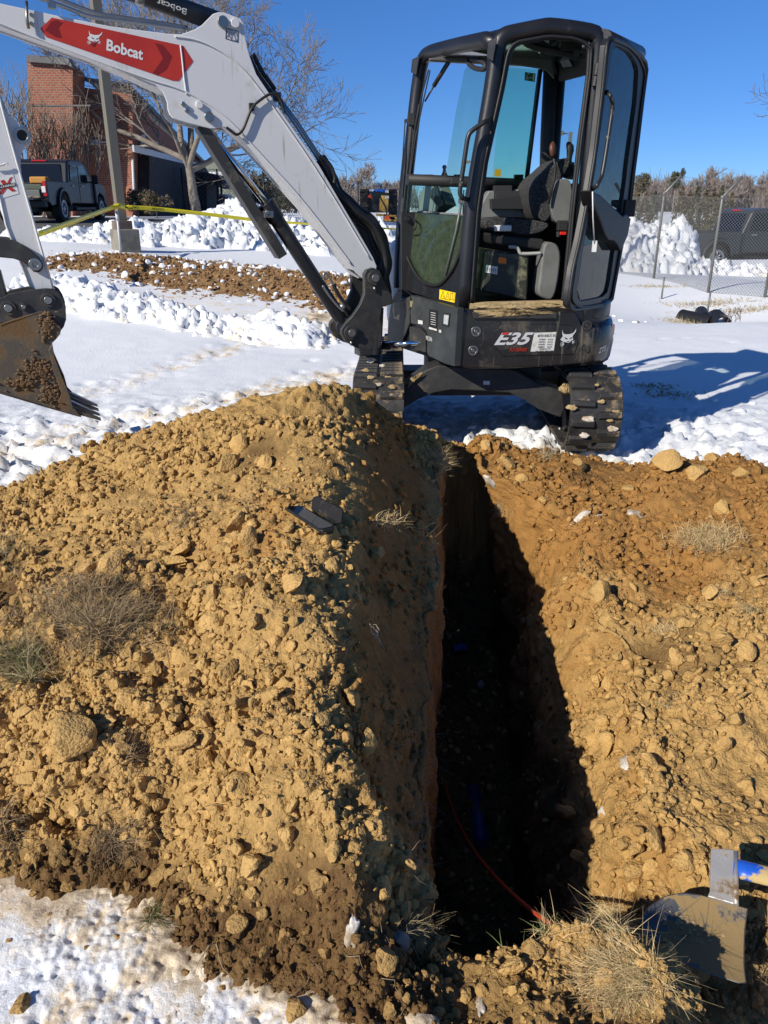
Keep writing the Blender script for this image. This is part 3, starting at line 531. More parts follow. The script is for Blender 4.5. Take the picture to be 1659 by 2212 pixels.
heap('snow_bank', R_((500, 9.6, .16, .45), (560, 9.5, .2, .5), (640, 9.3, .2, .5), (655, 9.0, .12, .4)), M_SNOW, .10, .09, 450, 'low snow ridge between dirt patch and boom cylinder', stain_=.15, step=.03)
dpo = heap('dirt_patch', R_((170, 13.6, .05, .8), (270, 14.3, .09, 1.0), (420, 13.6, .09, 1.5), (560, 13.2, .09, 1.6), (700, 12.8, .09, 1.6), (790, 12.6, .07, 1.2)), M_SOIL_FAR, .16, .035, 460, 'patch of turned brown earth in the snow beside the lamp post', step=.04, attrs={'orange': .35, 'dark': .28, 'tone': .5}, edge=.5)
dv_ = np.array([v.co[:] for v in dpo.data.vertices]); dz_ = dv_[:, 2]-Gz(dv_[:, 0], dv_[:, 1]); dg = np.where(dz_ > -.05)[0]
def strew(name, n, idx, smin, smax, m, at, label, sub=1, pw=2.5):
    Vs, Fa = [], []; B0 = [ico(sub, 370+i, (1, .8, .6), .3, 4) for i in range(4)]
    for j, i in enumerate(RNG.choice(idx, n)):
        V, Fs = B0[j % 4]; s = smin+(smax-smin)*RNG.random()**pw; Vs.append(V*s@np.array(rotm((0, 0, 1), RNG.uniform(0, 6), .6)).T+dv_[i]+RNG.normal(0, .02, 3)*[1, 1, 0]+[0, 0, s*.25]); Fa.append(Fs+len(V)*j)
    k = n*len(B0[0][0]); rr_ = np.repeat(RNG.random(n), len(B0[0][0])); tag(np_mesh(name, np.concatenate(Vs), np.concatenate(Fa), m, smooth=False, attrs={a: b+c*rr_ for a, (b, c) in at.items()}), label, kind='stuff')
strew('patch_clods', 6500, dg, .010, .05, M_SOIL_FAR, {'orange': (.2, .4), 'dark': (.0, .6), 'tone': (0, 1)}, 'brown clods on the turned earth patch')
strew('patch_snow', 420, np.where(dz_ > -.2)[0], .02, .09, M_SNOW, {'stain': (.0, .35)}, 'small lumps of snow thrown on the earth patch', 2)
# asphalt lot at the left
_a = [(-45, 17.9), (-9, 17.9), (-5.8, 18.4), (-2.5, 22), (-1.0, 34), (-45, 34)]
xs = np.linspace(-45, 0, 90); ya = np.linspace(17.6, 36, 40); ax, ay = np.meshgrid(xs, ya); az = Gz(ax.ravel(), ay.ravel()).reshape(ax.shape)
az += .012-.1*sstep(.1, -.5, poly_sd(ax, ay, np.array(_a, float)))
M_ASPH = mat('asphalt', (.085, .083, .08), .9, col2=(.13, .128, .12), nscale=1.5, bump=.004, bscale=80)
tag(np_mesh('asphalt_lot', np.stack([ax, ay, az], -1).reshape(-1, 3), gridf(40, 90), M_ASPH), kind='structure')
# ------------------------------------------------------------ the small excavator
M_SNOWD = mat('dirty_snow', (.60, .57, .52), .8, col2=(.34, .26, .17), nscale=26, thr=(.38, .62), bump=.003, bscale=70)
WHT = mat('white_paint', (.64, .64, .645), .38, dirt=(.40, .37, .31), dscale=5, dthr=(.60, .78), streak=(.42, .40, .35), coat=.15)
BLK = mat('charcoal_paint', (.011, .0115, .014), .36, col2=(.018, .018, .021), nscale=3, dirt=(.07, .062, .05), dscale=6, dthr=(.60, .8), bump=.0006, bscale=250)
BLS = mat('charcoal_panel', (.012, .012, .014), .27, col2=(.02, .0195, .02), nscale=4, streak=(.13, .115, .09), dirt=(.14, .12, .085), dscale=3.5, dthr=(.54, .76), coat=.2)
GRY = mat('grey_panel', (.034, .038, .040), .42, col2=(.06, .065, .066), nscale=6, dirt=(.12, .11, .09), dscale=14, dthr=(.66, .74))
CST = mat('cast_iron_black', (.028, .028, .029), .5, col2=(.05, .048, .044), nscale=9, dirt=(.12, .095, .06), dscale=5, dthr=(.58, .76), bump=.0015, bscale=90)
RUB = mat('track_rubber', (.020, .020, .021), .6, col2=(.05, .046, .04), nscale=7, dirt=(.22, .165, .10), dscale=11, dthr=(.55, .66), bump=.003, bscale=40)
TRM = mat('cab_trim', (.17, .175, .17), .6, col2=(.13, .13, .125), nscale=5, dirt=(.2, .17, .12), dscale=8, dthr=(.66, .8))
TRD = mat('cab_trim_dark', (.018, .018, .019), .6)
HLN = mat('headliner', (.115, .115, .105), .8)
CHR = mat('chrome_rod', (.75, .76, .78), .08, metal=1.0)
STL = mat('pin_steel', (.33, .32, .30), .35, metal=1.0, dirt=(.1, .07, .04), dscale=20, dthr=(.55, .7))
PIP = mat('zinc_pipe', (.35, .36, .37), .35, metal=.9)
HOS = mat('hose_rubber', (.014, .014, .015), .5, bump=.001, bscale=120)
RED = mat('red_decal', (.50, .034, .006), .3, col2=(.36, .018, .004), nscale=2.5, thr=(.4, .7), coat=.3)
DRD = mat('dark_red_decal', (.22, .012, .006), .3)
YEL = mat('yellow_sticker', (.85, .60, .01), .45)
ORG = mat('orange_sticker', (.85, .22, .02), .5)
WST = mat('white_sticker', (.72, .73, .72), .45)
DWS = mat('weathered_sticker', (.62, .62, .60), .5, dirt=(.4, .33, .2), dscale=16, dthr=(.55, .7))
INK = mat('black_ink', (.012, .012, .012), .5)
GRN = mat('green_sign', (.0, .16, .06), .4)
SIL = mat('silver_decal', (.62, .63, .65), .3, metal=.2)
MUD = mat('dried_mud', (.42, .31, .16), .95, col2=(.27, .19, .09), nscale=14, bump=.006, bscale=60)
MUDW = mat('grass_stained_floor', (.22, .20, .09), .95, col2=(.36, .28, .14), nscale=10, bump=.004, bscale=50)
SEAT = mat('seat_fabric', (.016, .016, .017), .85, col2=(.085, .085, .085), nscale=130, thr=(.5, .6), bump=.002, bscale=150)
BUC = mat('bucket_steel', (.115, .10, .078), .55, metal=.35, col2=(.20, .165, .11), nscale=5, dirt=(.19, .115, .055), dscale=5, dthr=(.46, .58), bump=.0025, bscale=60)
GL1 = glass('teal_pane', (.86, .92, .84), .01, .8); GL2 = glass('green_pane', (.83, .985, .91), .01, .8)
GLR = glass('rear_pane', (.84, .92, .93), .01, .5, dust=((.6, .7, .75), 9, 0.0, .06))
GLF = glass('dusty_front_pane', (.56, .70, .63), .03, .9, dust=((.12, .15, .10), 22, .12, .5))
GLD = glass('door_pane', (.60, .86, .80), .01, 1.1, dust=((.05, .075, .07), 14, .1, .42))
LMP = glass('lamp_lens', (.75, .78, .8), .05, 1.2, dust=((.7, .72, .74), 60, .35, .75))

A_, E_, G_, D_, B_ = [np.array(p) for p in ((.44, 4.82, 0), (1.27, 4.90, 0), (1.54, 5.32, 0), (1.16, 5.78, 0), (.13, 5.46, 0))]
ZU = np.array([0, 0, 1.0])
def vplane(P0, P1): return P0, nrm(np.cross(P1-P0, ZU))
sP, sN = vplane(A_, E_); cP_, cN = vplane(E_, G_); rP, rN = vplane(B_, D_); bP, bN = vplane(G_, D_)
def SP(px, py, off=0): return on_pl(px, py, sP+sN*off, sN)
def CPL(px, py, off=0): return on_pl(px, py, cP_+cN*off, cN)
def RPL(px, py, off=0): return on_pl(px, py, rP+nrm([.3, -1, 0])*off, rN)
def BPL(px, py, off=0): return on_pl(px, py, bP, bN)
_t = SP(1060, 121); fN = nrm(np.cross(_t-(A_+ZU*.95), (B_+ZU*.99)-(A_+ZU*.95)));
if fN[0] > 0: fN = -fN
def FP(px, py, off=0): return on_pl(px, py, A_+ZU*.95+fN*off, fN)
vN = nrm(np.cross(B_-A_, ZU)); vN = vN if vN[0] < 0 else -vN
def VP(px, py, off=0): return on_pl(px, py, A_+vN*off, vN)      # upright plane below the cab front
if sN[1] > 0: sN = -sN
if cN[0] < 0: cN = -cN
def resamp(P, n, closed=True):
    P = [np.array(p, float) for p in P]; P = P+[P[0]] if closed else P
    d = np.concatenate([[0], np.cumsum([np.linalg.norm(P[i+1]-P[i]) for i in range(len(P)-1)])])
    t = np.linspace(0, d[-1], n, endpoint=not closed); P = np.array(P)
    return [np.array([np.interp(x, d, P[:, k]) for k in range(P.shape[1])]) for x in t]
def smooth(P, n=40, closed=False, it=2):
    P = [np.array(p, float) for p in P]
    for _ in range(it):
        Q = [] if closed else [P[0]]
        for i in range(len(P)-(0 if closed else 1)):
            a, b = P[i], P[(i+1) % len(P)]; Q += [a*.75+b*.25, a*.25+b*.75]
        if not closed: Q.append(P[-1])
        P = Q
    return P
EX = empty('mini_excavator', (.7, 5.7, 0), 'compact tracked excavator with charcoal cab and open door, white boom and arm', 'excavator')
def part(mb, name, m, parent=EX, bev=0, label=None, seg=2):
    o = mb.build(name, m, parent, bev, seg); 
    if label: o['label'] = label
    return o
def islands(mb, name, m, parent=EX, bev=0):
    n = len(mb.v); p = list(range(n))
    def f(a):
        while p[a] != a: p[a] = p[p[a]]; a = p[a]
        return a
    for fc in mb.f:
        for v in fc[1:]: p[f(v)] = f(fc[0])
    g = {}
    for k, fc in enumerate(mb.f): g.setdefault(f(fc[0]), []).append(k)
    o = None
    for ks in g.values():
        x = MB(); ids = sorted({v for k in ks for v in mb.f[k]}); mp = {v: i for i, v in enumerate(ids)}
        x.v = [mb.v[v] for v in ids]; x.f = [tuple(mp[v] for v in mb.f[k]) for k in ks]; x.m = [mb.m[k] for k in ks]; x.sm = [mb.sm[k] for k in ks]; o = part(x, name, m, parent, bev)
    return o
def sticker(pts, n, lift=.004, th=.002): n = np.array(n); return MB().prism([np.array(p)+n*lift for p in pts], n*th)
def ptext(mb, s, bl, br, tl, plane, n, lift, bold=.0, shear=.0, m=0):
    o, a, b = plane(*bl), plane(*br), plane(*tl); lettering(mb, s, o, a-o, b-o, np.array(n)*lift, bold, shear, m)
def cat_head(mb, bl, br, tl, plane, n, lift, m=0, m2=1):
    o, a, b = plane(*bl), plane(*br), plane(*tl); X, Y = a-o, b-o; n = np.array(n)
    def q(pts, l): mb.add([o+X*((x-708)/165)+Y*((352-y)/197)+n*l for x, y in pts], [tuple(range(len(pts)))], m if l == lift else m2)
    q([(728, 168), (742, 206), (770, 214), (800, 212), (832, 205), (852, 190), (873, 155), (868, 190), (842, 222), (838, 246), (846, 268), (826, 276), (806, 296), (790, 300), (766, 292), (742, 290), (712, 268), (722, 250), (736, 236), (730, 205)], lift)
    q([(772, 312), (806, 296), (808, 314), (798, 330), (797, 345), (782, 352), (764, 350), (762, 332)], lift+.0003)
    q([(752, 240), (786, 256), (790, 264), (766, 262)], lift+.0008); q([(838, 236), (806, 256), (804, 264), (828, 256)], lift+.0008); q([(778, 286), (806, 280), (800, 292), (786, 294)], lift+.0008)
    for a1, a2 in (((712, 300), (744, 294)), ((710, 322), (748, 302)), ((722, 336), (752, 308)), ((856, 276), (832, 284)), ((858, 292), (834, 290)), ((850, 306), (832, 296))):
        q([a1, (a1[0]+3, a1[1]+5), (a2[0]+2, a2[1]+7), a2], lift)

# -- boom (leans towards the bucket, swung a little towards the hole)
PH = radians(22); bd = np.array([-cos(PH), -sin(PH), 0]); bn = np.array([sin(PH), -cos(PH), 0])      # bn faces the viewer
P0 = on_y(800, 590, 5.30)
def BM(px, py, off=0): return on_pl(px, py, P0+bn*off, bn)
TH = .20
boom_out = [(-120, -28), (0, 7), (120, 33), (240, 57), (365, 73), (391, 74), (420, 64), (436, 54), (449, 41), (460, 30), (472, 26), (486, 27), (521, 41), (527, 52), (529, 75), (534, 100), (540, 122), (554, 160), (583, 203), (595, 223), (689, 356), (797, 540), (806, 556), (814, 575), (810, 600), (795, 607), (778, 598), (768, 588), (655, 445), (543, 322), (520, 298), (508, 284), (495, 277), (478, 274), (465, 278), (454, 278), (431, 272), (400, 264), (374, 256), (366, 247), (362, 236), (361, 221), (352, 199), (335, 183), (195, 127), (0, 57), (-120, 14)]
b = MB(); poly = [BM(*p) for p in boom_out]
b.prism(poly, -bn*.014); b.prism([p-bn*(TH-.014) for p in poly], -bn*.014)
core = [(-120, -24), (0, 11), (240, 61), (391, 78), (440, 84), (500, 120), (548, 164), (590, 222), (685, 358), (793, 542), (768, 585), (655, 442), (543, 319), (505, 283), (440, 232), (352, 197), (195, 124), (0, 54), (-120, 11)]
b.prism([BM(*p, -.012) for p in core], -bn*(TH-.024))
part(b, 'boom', WHT, bev=.004)
boom = EX.children[-1] if False else [c for c in EX.children if c.name.startswith('boom')][0]
w = MB()
for path in ([(378, 79), (420, 84), (460, 100), (500, 125), (535, 160), (560, 192), (600, 245), (690, 375), (800, 560)], [(390, 98), (394, 130), (397, 165), (403, 204)], [(-60, 26), (120, 99), (330, 175), (380, 188), (430, 212), (475, 242), (510, 275), (560, 330), (655, 432), (760, 572)]):
    w.tube([BM(*p, .003) for p in smooth(path)], .005, 6)
islands(w, 'weld_seam', WHT, boom)
dec = [(87, 62), (112, 38), (396, 99), (417, 132), (386, 175), (372, 174), (100, 80)]
o = part(sticker([BM(*p) for p in dec], bn, .0005, .0015), 'decal', RED, boom); o['label'] = 'red panel sticker with white lettering'
x = MB()
for P_ in ([(110, 47), (122, 43), (136, 49), (126, 60), (134, 82), (120, 80), (97, 66)], [(335, 93), (352, 97), (372, 122), (360, 150), (340, 163), (330, 158), (352, 126)]): x.prism([BM(*p, .0022) for p in P_], bn*.0006)
islands(x, 'decal_chevron', DRD, o)
x = MB(); ptext(x, 'Bobcat', (229.5, 109), (308, 130.5), (231, 84), BM, bn, .0032, .03); x.add([], [])
cat_head(x, (187, 98), (220, 104), (188, 62), BM, bn, .0032)
part(x, 'lettering', [WST, DRD], o)
x = MB(); s_ = [BM(*p) for p in ((488, 60), (515, 67), (514, 92), (487, 84))]
x.ring([p+bn*.001 for p in s_], [np.array(np.mean(s_, 0))+(p-np.mean(s_, 0))*.88+bn*.001 for p in s_], bn*.001)
for a_, c_ in (((501, 64), (500, 88)), ((491, 80), (498, 66)), ((493, 72), (499, 84)), ((490, 70), (497, 62)), ((506, 78), (510, 86)), ((510, 86), (505, 88))): x.tube([BM(*a_, .002), BM(*c_, .002)], .0012, 4)
x.tube([BM(507.5+4*cos(t), 73+4*sin(t), .002) for t in np.linspace(0, 6.28, 12)], .001, 4)
part(x, 'hook_symbol', INK, boom)
def pin(px, py, r, m=STL, parent=boom, out=.02, name='pin', off=0, ringr=None, plane=BM, n=bn):
    c = plane(px, py, off); b = MB().cyl(c-n*.02, c+n*out, r, 24)
    o = part(b, name, m, parent, bev=.003); return o
pin(481, 48, .030); pin(507, 51, .024, WHT, name='boss'); pin(451, 253, .027); pin(430, 226.5, .020, WHT, name='boss'); pin(395, 225, .012, name='bolt'); pin(403, 239, .012, name='bolt')
x = MB(); x.tube([BM(*p, .02) for p in smooth([(614, 245), (608, 218), (597, 203), (583, 202), (562, 216), (545, 230), (535, 255), (525, 282), (512, 293), (500, 284), (489, 275)])], .008, 8)
part(x, 'cable', HOS, boom)
x = MB(); x.box(BM(543, 231, .008), (.014, .014, .02), bd, bn, ZU); x.box(BM(598, 210, -.06), (.02, .03, .025), bd, bn, ZU); islands(x, 'cable_clamp', HOS, boom, bev=.003)
x = MB(); x.tube([BM(*p, -.10) for p in ((586, 196), (640, 270), (700, 362), (728, 405))], .013, 8); x.tube([BM(*p, -.14) for p in ((586, 190), (640, 262), (700, 354), (728, 397))], .013, 8)
x.tube([BM(*p, -.05) for p in smooth([(-60, -40), (70, -10), (140, 15), (195, 38), (260, 44), (400, 64)])], .011, 8); x.tube([BM(*p, -.09) for p in smooth([(-60, -46), (90, -16), (150, 8), (215, 32), (270, 38), (405, 60)])], .011, 8)
islands(x, 'hydraulic_pipe', PIP, boom)
x = MB(); 
for k, (dx, dy, r) in enumerate(((0, 0, .018), (-6, 5, .016), (8, -6, .02), (3, 8, .016))): x.tube([BM(a+dx, c+dy, -.04-.04*k) for a, c in smooth([(538, 122), (548, 142), (560, 165), (572, 180), (586, 200)])], r*.7, 8)
islands(x, 'hose', HOS, boom)
x = MB(); x.box(BM(112, 13, .01), (.02, .02, .012), bd, bn, ZU); x.tube([BM(57, 2, .02), BM(58, 40, .02), BM(62, 62, .02)], .008, 6); x.cyl(BM(68, 32, 0), BM(68, 32, .02), .01, 10); x.cyl(BM(68, 51, 0), BM(68, 51, .02), .01, 10); islands(x, 'bolt', STL, boom)
# hose bundle behind the boom foot
x = MB()
for k, (o1, o2, r) in enumerate(((0, 0, .022), (-8, 3, .02), (-15, 8, .02), (6, -5, .022), (-22, 14, .018))):
    x.tube([BM(a+o1*(1+.25*sin(i)), c+o2, -.06-.028*k) for i, (a, c) in enumerate(smooth([(690, 345), (712, 378), (722, 410), (748, 437), (775, 462), (800, 478), (818, 505), (832, 545), (834, 580), (828, 612), (835, 650)]))], r, 9)
x.tube([BM(a, c, -.02) for a, c in smooth([(688, 335), (712, 352), (724, 380), (722, 396)])], .012, 8)
islands(x, 'hose', HOS)
x = MB(); x.prism([BM(*p, -.11) for p in ((730, 412), (770, 458), (808, 492), (832, 560), (825, 600), (806, 560), (795, 535))], -bn*.05); part(x, 'hose_guard', TRD, bev=.01)

# -- arm cylinder over the boom
c0, c1 = BM(478, 50, -TH/2), BM(250, -32, -TH/2); x = MB().cyl(c0, c0+(c1-c0)*1.9, .052, 24); acy = part(x, 'arm_cylinder', CST)
ax_ = nrm(c1-c0)
x = MB()
x.tube([c0+ax_*.42, c0+ax_*.47], .058, 20); part(x, 'cylinder_band', STL, acy)
x = MB(); up = nrm(np.cross(ax_, bn)); up = up if up[2] < 0 else -up
def cyltext(mb, s, d0, d1, h, flip=1):
    V, Fs = text_mesh(s, .012)
    mb.add([c0+ax_*(d0+(d1-d0)*v[0])+(.0535)*(bn*cos((v[1]-.5)*h+.35)+up*sin((v[1]-.5)*h+.35)) for v in V], Fs)
cyltext(x, 'Bobcat.', .20, .37, .55); cyltext(x, 'HG-1', .50, .58, .5); cyltext(x, 'MSHA IC-20', .66, 1.0, .5); part(x, 'lettering', DWS, acy)

# -- boom cylinder with its guard plate
b0, b1, b2 = BM(443, 272, -TH/2+.02), BM(578, 444, -TH/2+.02), BM(752, 714, -TH/2+.02)
x = MB().cyl(b0, b1+(b1-b0)*.1, .021, 20); rod = part(x, 'boom_cylinder', CHR, label='chromed rod and black barrel under the boom')
x = MB(); x.cyl(b1, b2, .046, 24); x.cyl(b1-nrm(b2-b1)*.02, b1+nrm(b2-b1)*.10, .055, 24); x.cyl(BM(745, 706, -TH/2-.03), BM(745, 706, -TH/2+.07), .06, 20); part(x, 'barrel', BLK, rod, bev=.004)
x = MB(); x.box(BM(579, 463, -.02), (.03, .02, .02), bd, bn, ZU); x.cyl(BM(577, 458, -.02), BM(577, 458, .015), .012, 8); part(x, 'gland_fitting', STL, rod, bev=.003)
dl = nrm(b1-b0); sl = nrm(np.cross(dl, bn)); sl = sl if sl[0] < 0 else -sl
g0, g1 = BM(437, 270, -.03), BM(613, 554, -.03)
x = MB(); gd = nrm(g1-g0); gs = nrm(np.cross(gd, bn)); gs = gs if gs[0] < 0 else -gs; L_ = np.linalg.norm(g1-g0)
prof = [(-.035, -.04), (-.03, .02), (.03, .02), (.035, -.04), (.028, -.04), (.024, .012), (-.024, .012), (-.028, -.04)]
x.prism([g0+gd*.0+bn*(-.07+2.1*a)+gs*(c_+.012) for a, c_ in prof], gd*L_); part(x, 'rod_guard', mat('guard_grey', (.022, .022, .023), .5, dirt=(.13, .12, .1), dscale=8, dthr=(.5, .7)), rod, bev=.003)
x = MB(); x.tube([BM(*p, -.02) for p in smooth([(700, 605), (698, 592), (704, 588), (712, 600), (722, 618), (745, 665)])], .008, 8); x.tube([BM(*p, -.0) for p in smooth([(697, 617), (712, 640), (730, 662), (742, 672)])], .008, 8); islands(x, 'steel_pipe', PIP, rod)
x = MB(); x.tube([BM(*p, -.02) for p in smooth([(720, 614), (728, 632), (740, 650), (757, 668)])], .013, 8); part(x, 'hose', HOS, rod)

# -- swing casting and king post
cast = [(787, 606), (786, 592), (792, 583), (807, 578), (821, 585), (829, 606), (838, 622), (848, 640), (849, 656), (826, 664), (822, 690), (826, 700), (826, 745), (815, 757), (789, 757), (768, 751), (747, 738), (738, 722), (738, 710), (746, 699), (762, 682), (778, 658), (787, 635)]
x = MB(); pc = [BM(*p, .045) for p in cast]; x.prism(pc, -bn*.04); x.prism([p-bn*(TH+.05) for p in pc], -bn*.04)
x.prism([BM(*p, .0) for p in ((770, 690), (830, 664), (826, 745), (768, 748))], -bn*(TH+.01))
sw = part(x, 'swing_casting', CST, bev=.008)
for px, py in ((808, 600), (757.5, 718)):
    c = BM(px, py, .05); x = MB().cyl(c-bn*.01, c+bn*.018, .048, 28); part(x, 'boss', CST, sw, bev=.004)
    x = MB().cyl(c-bn*(TH+.1), c+bn*.035, .026, 24); part(x, 'pin', STL, sw, bev=.003)
    x = MB(); dd = -1 if py < 650 else -1; x.cyl(c+bn*.008-ZU*.055, c+bn*.008-ZU*.085, .009, 10); part(x, 'bolt', STL, sw)
kp = on_y(806, 738, BM(800, 735)[1]+.02); 
x = MB(); x.cyl(kp+ZU*.05, kp-ZU*.085, .058, 28); x.box(kp-bd*-.07+ZU*.02, (.05, .055, .03), bd, bn, ZU); x.box(kp+bd*.07-ZU*.055, (.05, .055, .03), bd, bn, ZU)
kpo = part(x, 'king_post', CST, bev=.006)
x = MB(); x.cyl(kp+ZU*.05, kp+ZU*.062, .05, 24); x.cyl(kp+ZU*.062, kp+ZU*.07, .038, 24); part(x, 'cap', STL, kpo, bev=.003)
x = MB(); r0 = kp+np.array([.05, .03, -.03]); x.cyl(r0, VP(922, 740, -.03), .021, 20); part(x, 'swing_cylinder', CHR)
x = MB(); x.cyl(r0-ZU*0, r0+np.array([.07, 0, 0]), .03, 16); part(x, 'rod_eye', CST)

# -- arm, linkage and bucket (hang from the boom end outside the frame)
OA = .0
def AR(px, py, off=0): return BM(px, py, off-.03)
x = MB(); x.prism([AR(*p) for p in ((-78, 60), (-40, 90), (-10, 190), (3, 240), (40, 372), (88, 535), (118, 632), (92, 640), (66, 618), (13, 486), (-20, 400), (-60, 280), (-100, 120))], -bn*.15)
arm = part(x, 'arm', WHT, bev=.006)
x = MB(); lobe = [(-10, 180), (2, 227), (20, 250), (49, 270), (64, 284), (67, 293), (66, 306), (58, 316), (49, 322), (43, 336), (43, 352), (45, 372), (38, 366)]
pl = [AR(*p, -.03) for p in lobe]; x.prism(pl, -bn*.015); x.prism([p-bn*.08 for p in pl], -bn*.015); lo = part(x, 'lug_plate', WHT, arm, bev=.003)
x = MB(); c = AR(48, 292.5, -.02)
def annulus(mb, c, n, r0, r1, t, k=28):
    n = nrm(n); a = nrm(np.cross(n, ZU)); b_ = np.cross(n, a)
    mb.ring([c+r1*(cos(q)*a+sin(q)*b_) for q in np.linspace(0, 2*pi, k, endpoint=False)], [c+r0*(cos(q)*a+sin(q)*b_) for q in np.linspace(0, 2*pi, k, endpoint=False)], n*t)
annulus(x, c, bn, .026, .042, .012); part(x, 'bushing', STL, lo, bev=.002)
x = MB(); c_ = AR(48, 292.5, -.029); x.cyl(c_, c_+bn*.001, .026, 24); part(x, 'pin_hole', TRD, lo)
x = MB(); x.tube([AR(*p, .003) for p in ((-14, 160), (4, 232), (25, 310), (88, 535), (116, 628))], .007, 6); x.tube([AR(*p, .003) for p in ((-30, 300), (13, 486), (66, 620))], .006, 6); x.tube([AR(*p, .02) for p in smooth([(-20, 358), (6, 357), (12, 352), (17, 357)])], .006, 6); islands(x, 'weld_seam', WHT, arm)
x = MB(); q = [(-8, 389), (28, 376), (41, 418), (-8, 432)]; x.prism([AR(*p, .001) for p in q], bn*.001); st = part(x, 'sticker', WST, arm)
x = MB(); x.prism([AR(*p, .003) for p in ((0, 391), (8, 388), (15, 396), (21, 384), (27, 382), (19, 400), (35, 412), (26, 414), (15, 406), (6, 419), (-4, 421), (9, 402))], bn*.0006); part(x, 'cross_mark', RED, st)
x = MB(); x.prism([AR(*p, .0042) for p in ((-2, 400), (33, 394), (34, 402), (-1, 409))], bn*.0004); part(x, 'black_bar', INK, st)
x = MB(); ptext(x, '-CHANGE', (0, 407), (32.5, 400.5), (-.6, 401.8), AR, bn, .0052, .02); part(x, 'lettering', WST, st)
lk_o = [(-60, 520), (-20, 512), (10, 514), (35, 521), (60, 535), (84, 556), (93, 571), (92, 582), (84, 589), (73, 588), (64, 578), (50, 566), (30, 559), (0, 556), (-30, 560), (-60, 568)]
x = MB(); pl = [AR(*p, .035) for p in lk_o]; x.prism(pl, -bn*.03); x.prism([p-bn*.19 for p in pl], -bn*.03); lk = part(x, 'bucket_link', CST, bev=.006)
x = MB(); c = AR(76, 571, .036); annulus(x, c, bn, .014, .034, .012); x.cyl(c-bn*.03, c+bn*.004, .014, 16); part(x, 'pin', STL, lk, bev=.002)
cp = [(-60, 660), (-20, 648), (6, 642), (18, 635), (59, 627), (98, 623), (114, 624), (127, 631), (136, 645), (142, 662), (143, 690), (138, 706), (131, 715), (120, 710), (108, 700), (90, 680), (60, 684), (20, 696), (-60, 712)]
x = MB(); pl = [AR(*p, .06) for p in cp]; x.prism(pl, -bn*.025); x.prism([p-bn*.24 for p in pl], -bn*.025); x.prism([AR(*p, .03) for p in ((-60, 560), (0, 585), (15, 640), (-60, 662))], -bn*.1)
co = part(x, 'bucket_coupler', CST, bev=.005)
for px, py, r in ((104, 648, .03), (18, 665, .03), (51, 662, .017)):
    c = AR(px, py, .06); part(MB().cyl(c-bn*.25, c+bn*.02, r*.75, 20), 'pin', STL, co, bev=.003)
    x = MB(); annulus(x, c, bn, r*.8, r*1.35, .012); part(x, 'collar', CST, co, bev=.002)
bw = .44; bs = [(-70, 722), (0, 701), (18, 694), (85, 673), (99, 673), (108, 682), (112, 691), (129, 703), (132, 712), (130, 722), (121, 733), (113, 741), (108, 755), (111, 770), (117, 788), (129, 816), (141, 843), (148, 868), (163, 884), (176, 902), (108, 883), (0, 851), (-70, 828)]
pl = [AR(*p, .08) for p in bs]; x = MB(); x.prism(pl, -bn*.016); x.prism([p-bn*bw for p in pl], -bn*.016)
shell = [(176, 902), (108, 883), (0, 851), (-70, 828), (-110, 800), (-110, 760), (-70, 722), (0, 701), (85, 673), (99, 673)]
s0 = [AR(*p, .08) for p in shell]; ctr = AR(40, 780, .08)
for i in range(len(s0)-1):
    a, c = s0[i], s0[i+1]; ia, ic = a+nrm(ctr-a)*.018, c+nrm(ctr-c)*.018; x.prism([a, c, ic, ia], -bn*(bw+.016))
buc = part(x, 'bucket', BUC, bev=.003)
x = MB(); cut = [(105, 757), (113, 742), (118, 772), (133, 812), (150, 852), (158, 884), (140, 872), (125, 870), (133, 850), (115, 800)]
x.prism([AR(*p, .094) for p in cut], -bn*.014); part(x, 'side_cutter', BUC, buc, bev=.003)
tip = AR(219, 911, .08); edge = AR(150, 880, .08); ed2 = AR(160, 893, .08)
for k in range(4):
    o_ = -bn*(.01+k*.128); x = MB(); a, c, t_ = edge+o_, ed2+o_, tip+o_
    x.add([a+ZU*.012, a-bn*.06+ZU*.012, c-ZU*.004, c-bn*.06-ZU*.004, t_-bn*.006, t_-bn*.044, t_-bn*.006+ZU*.012, t_-bn*.044+ZU*.012], [(0, 1, 3, 2), (4, 5, 7, 6), (0, 6, 7, 1), (2, 3, 5, 4), (0, 2, 4, 6), (1, 7, 5, 3)]); part(x, 'tooth', STL if k % 2 else BUC, buc, bev=.002)
# mud caked on the bucket
def mudpatch(mb, pts, plane, n, th, seed, nn=26):
    P = resamp([np.array([a, c, 0.]) for a, c in pts], nn); cx = np.mean(P, 0); r = np.random.default_rng(seed); n = np.array(n)
    rings = []
    for k, (s_, h) in enumerate(((1, 0), (.93, .5), (.75, .9), (.5, .8), (.25, 1.0))):
        rings.append([plane(*(cx+(p-cx)*s_*(1+.10*r.normal()))[:2])+n*th*(h*(1+.5*r.normal())) for p in P])
    mb.loft(rings, caps=True, smooth=True)
0 and mudpatch(x, [(103, 680), (118, 700), (126, 718), (112, 738), (100, 770), (108, 800), (125, 830), (138, 868), (120, 880), (100, 862), (75, 842), (40, 840), (5, 825), (10, 812), (50, 815), (70, 790), (88, 760), (98, 730), (92, 700)], lambda a, c: AR(a, c, .082), bn, .02, 5, 60); 
x = MB(); _r = np.random.default_rng(77)
for k in range(620):
    i = _r.integers(0, 4); cx_, cy_, rx_, ry_ = ((100, 705, 14, 26), (85, 800, 30, 28), (110, 850, 22, 22), (45, 828, 40, 12))[i]; V, Fs = ico(1, 700+k, (1, .8, .6), .3, 2)
    x.add(V*_r.uniform(.005, .017)+AR(cx_+_r.normal()*rx_*.5, cy_+_r.normal()*ry_*.5, .083), Fs)
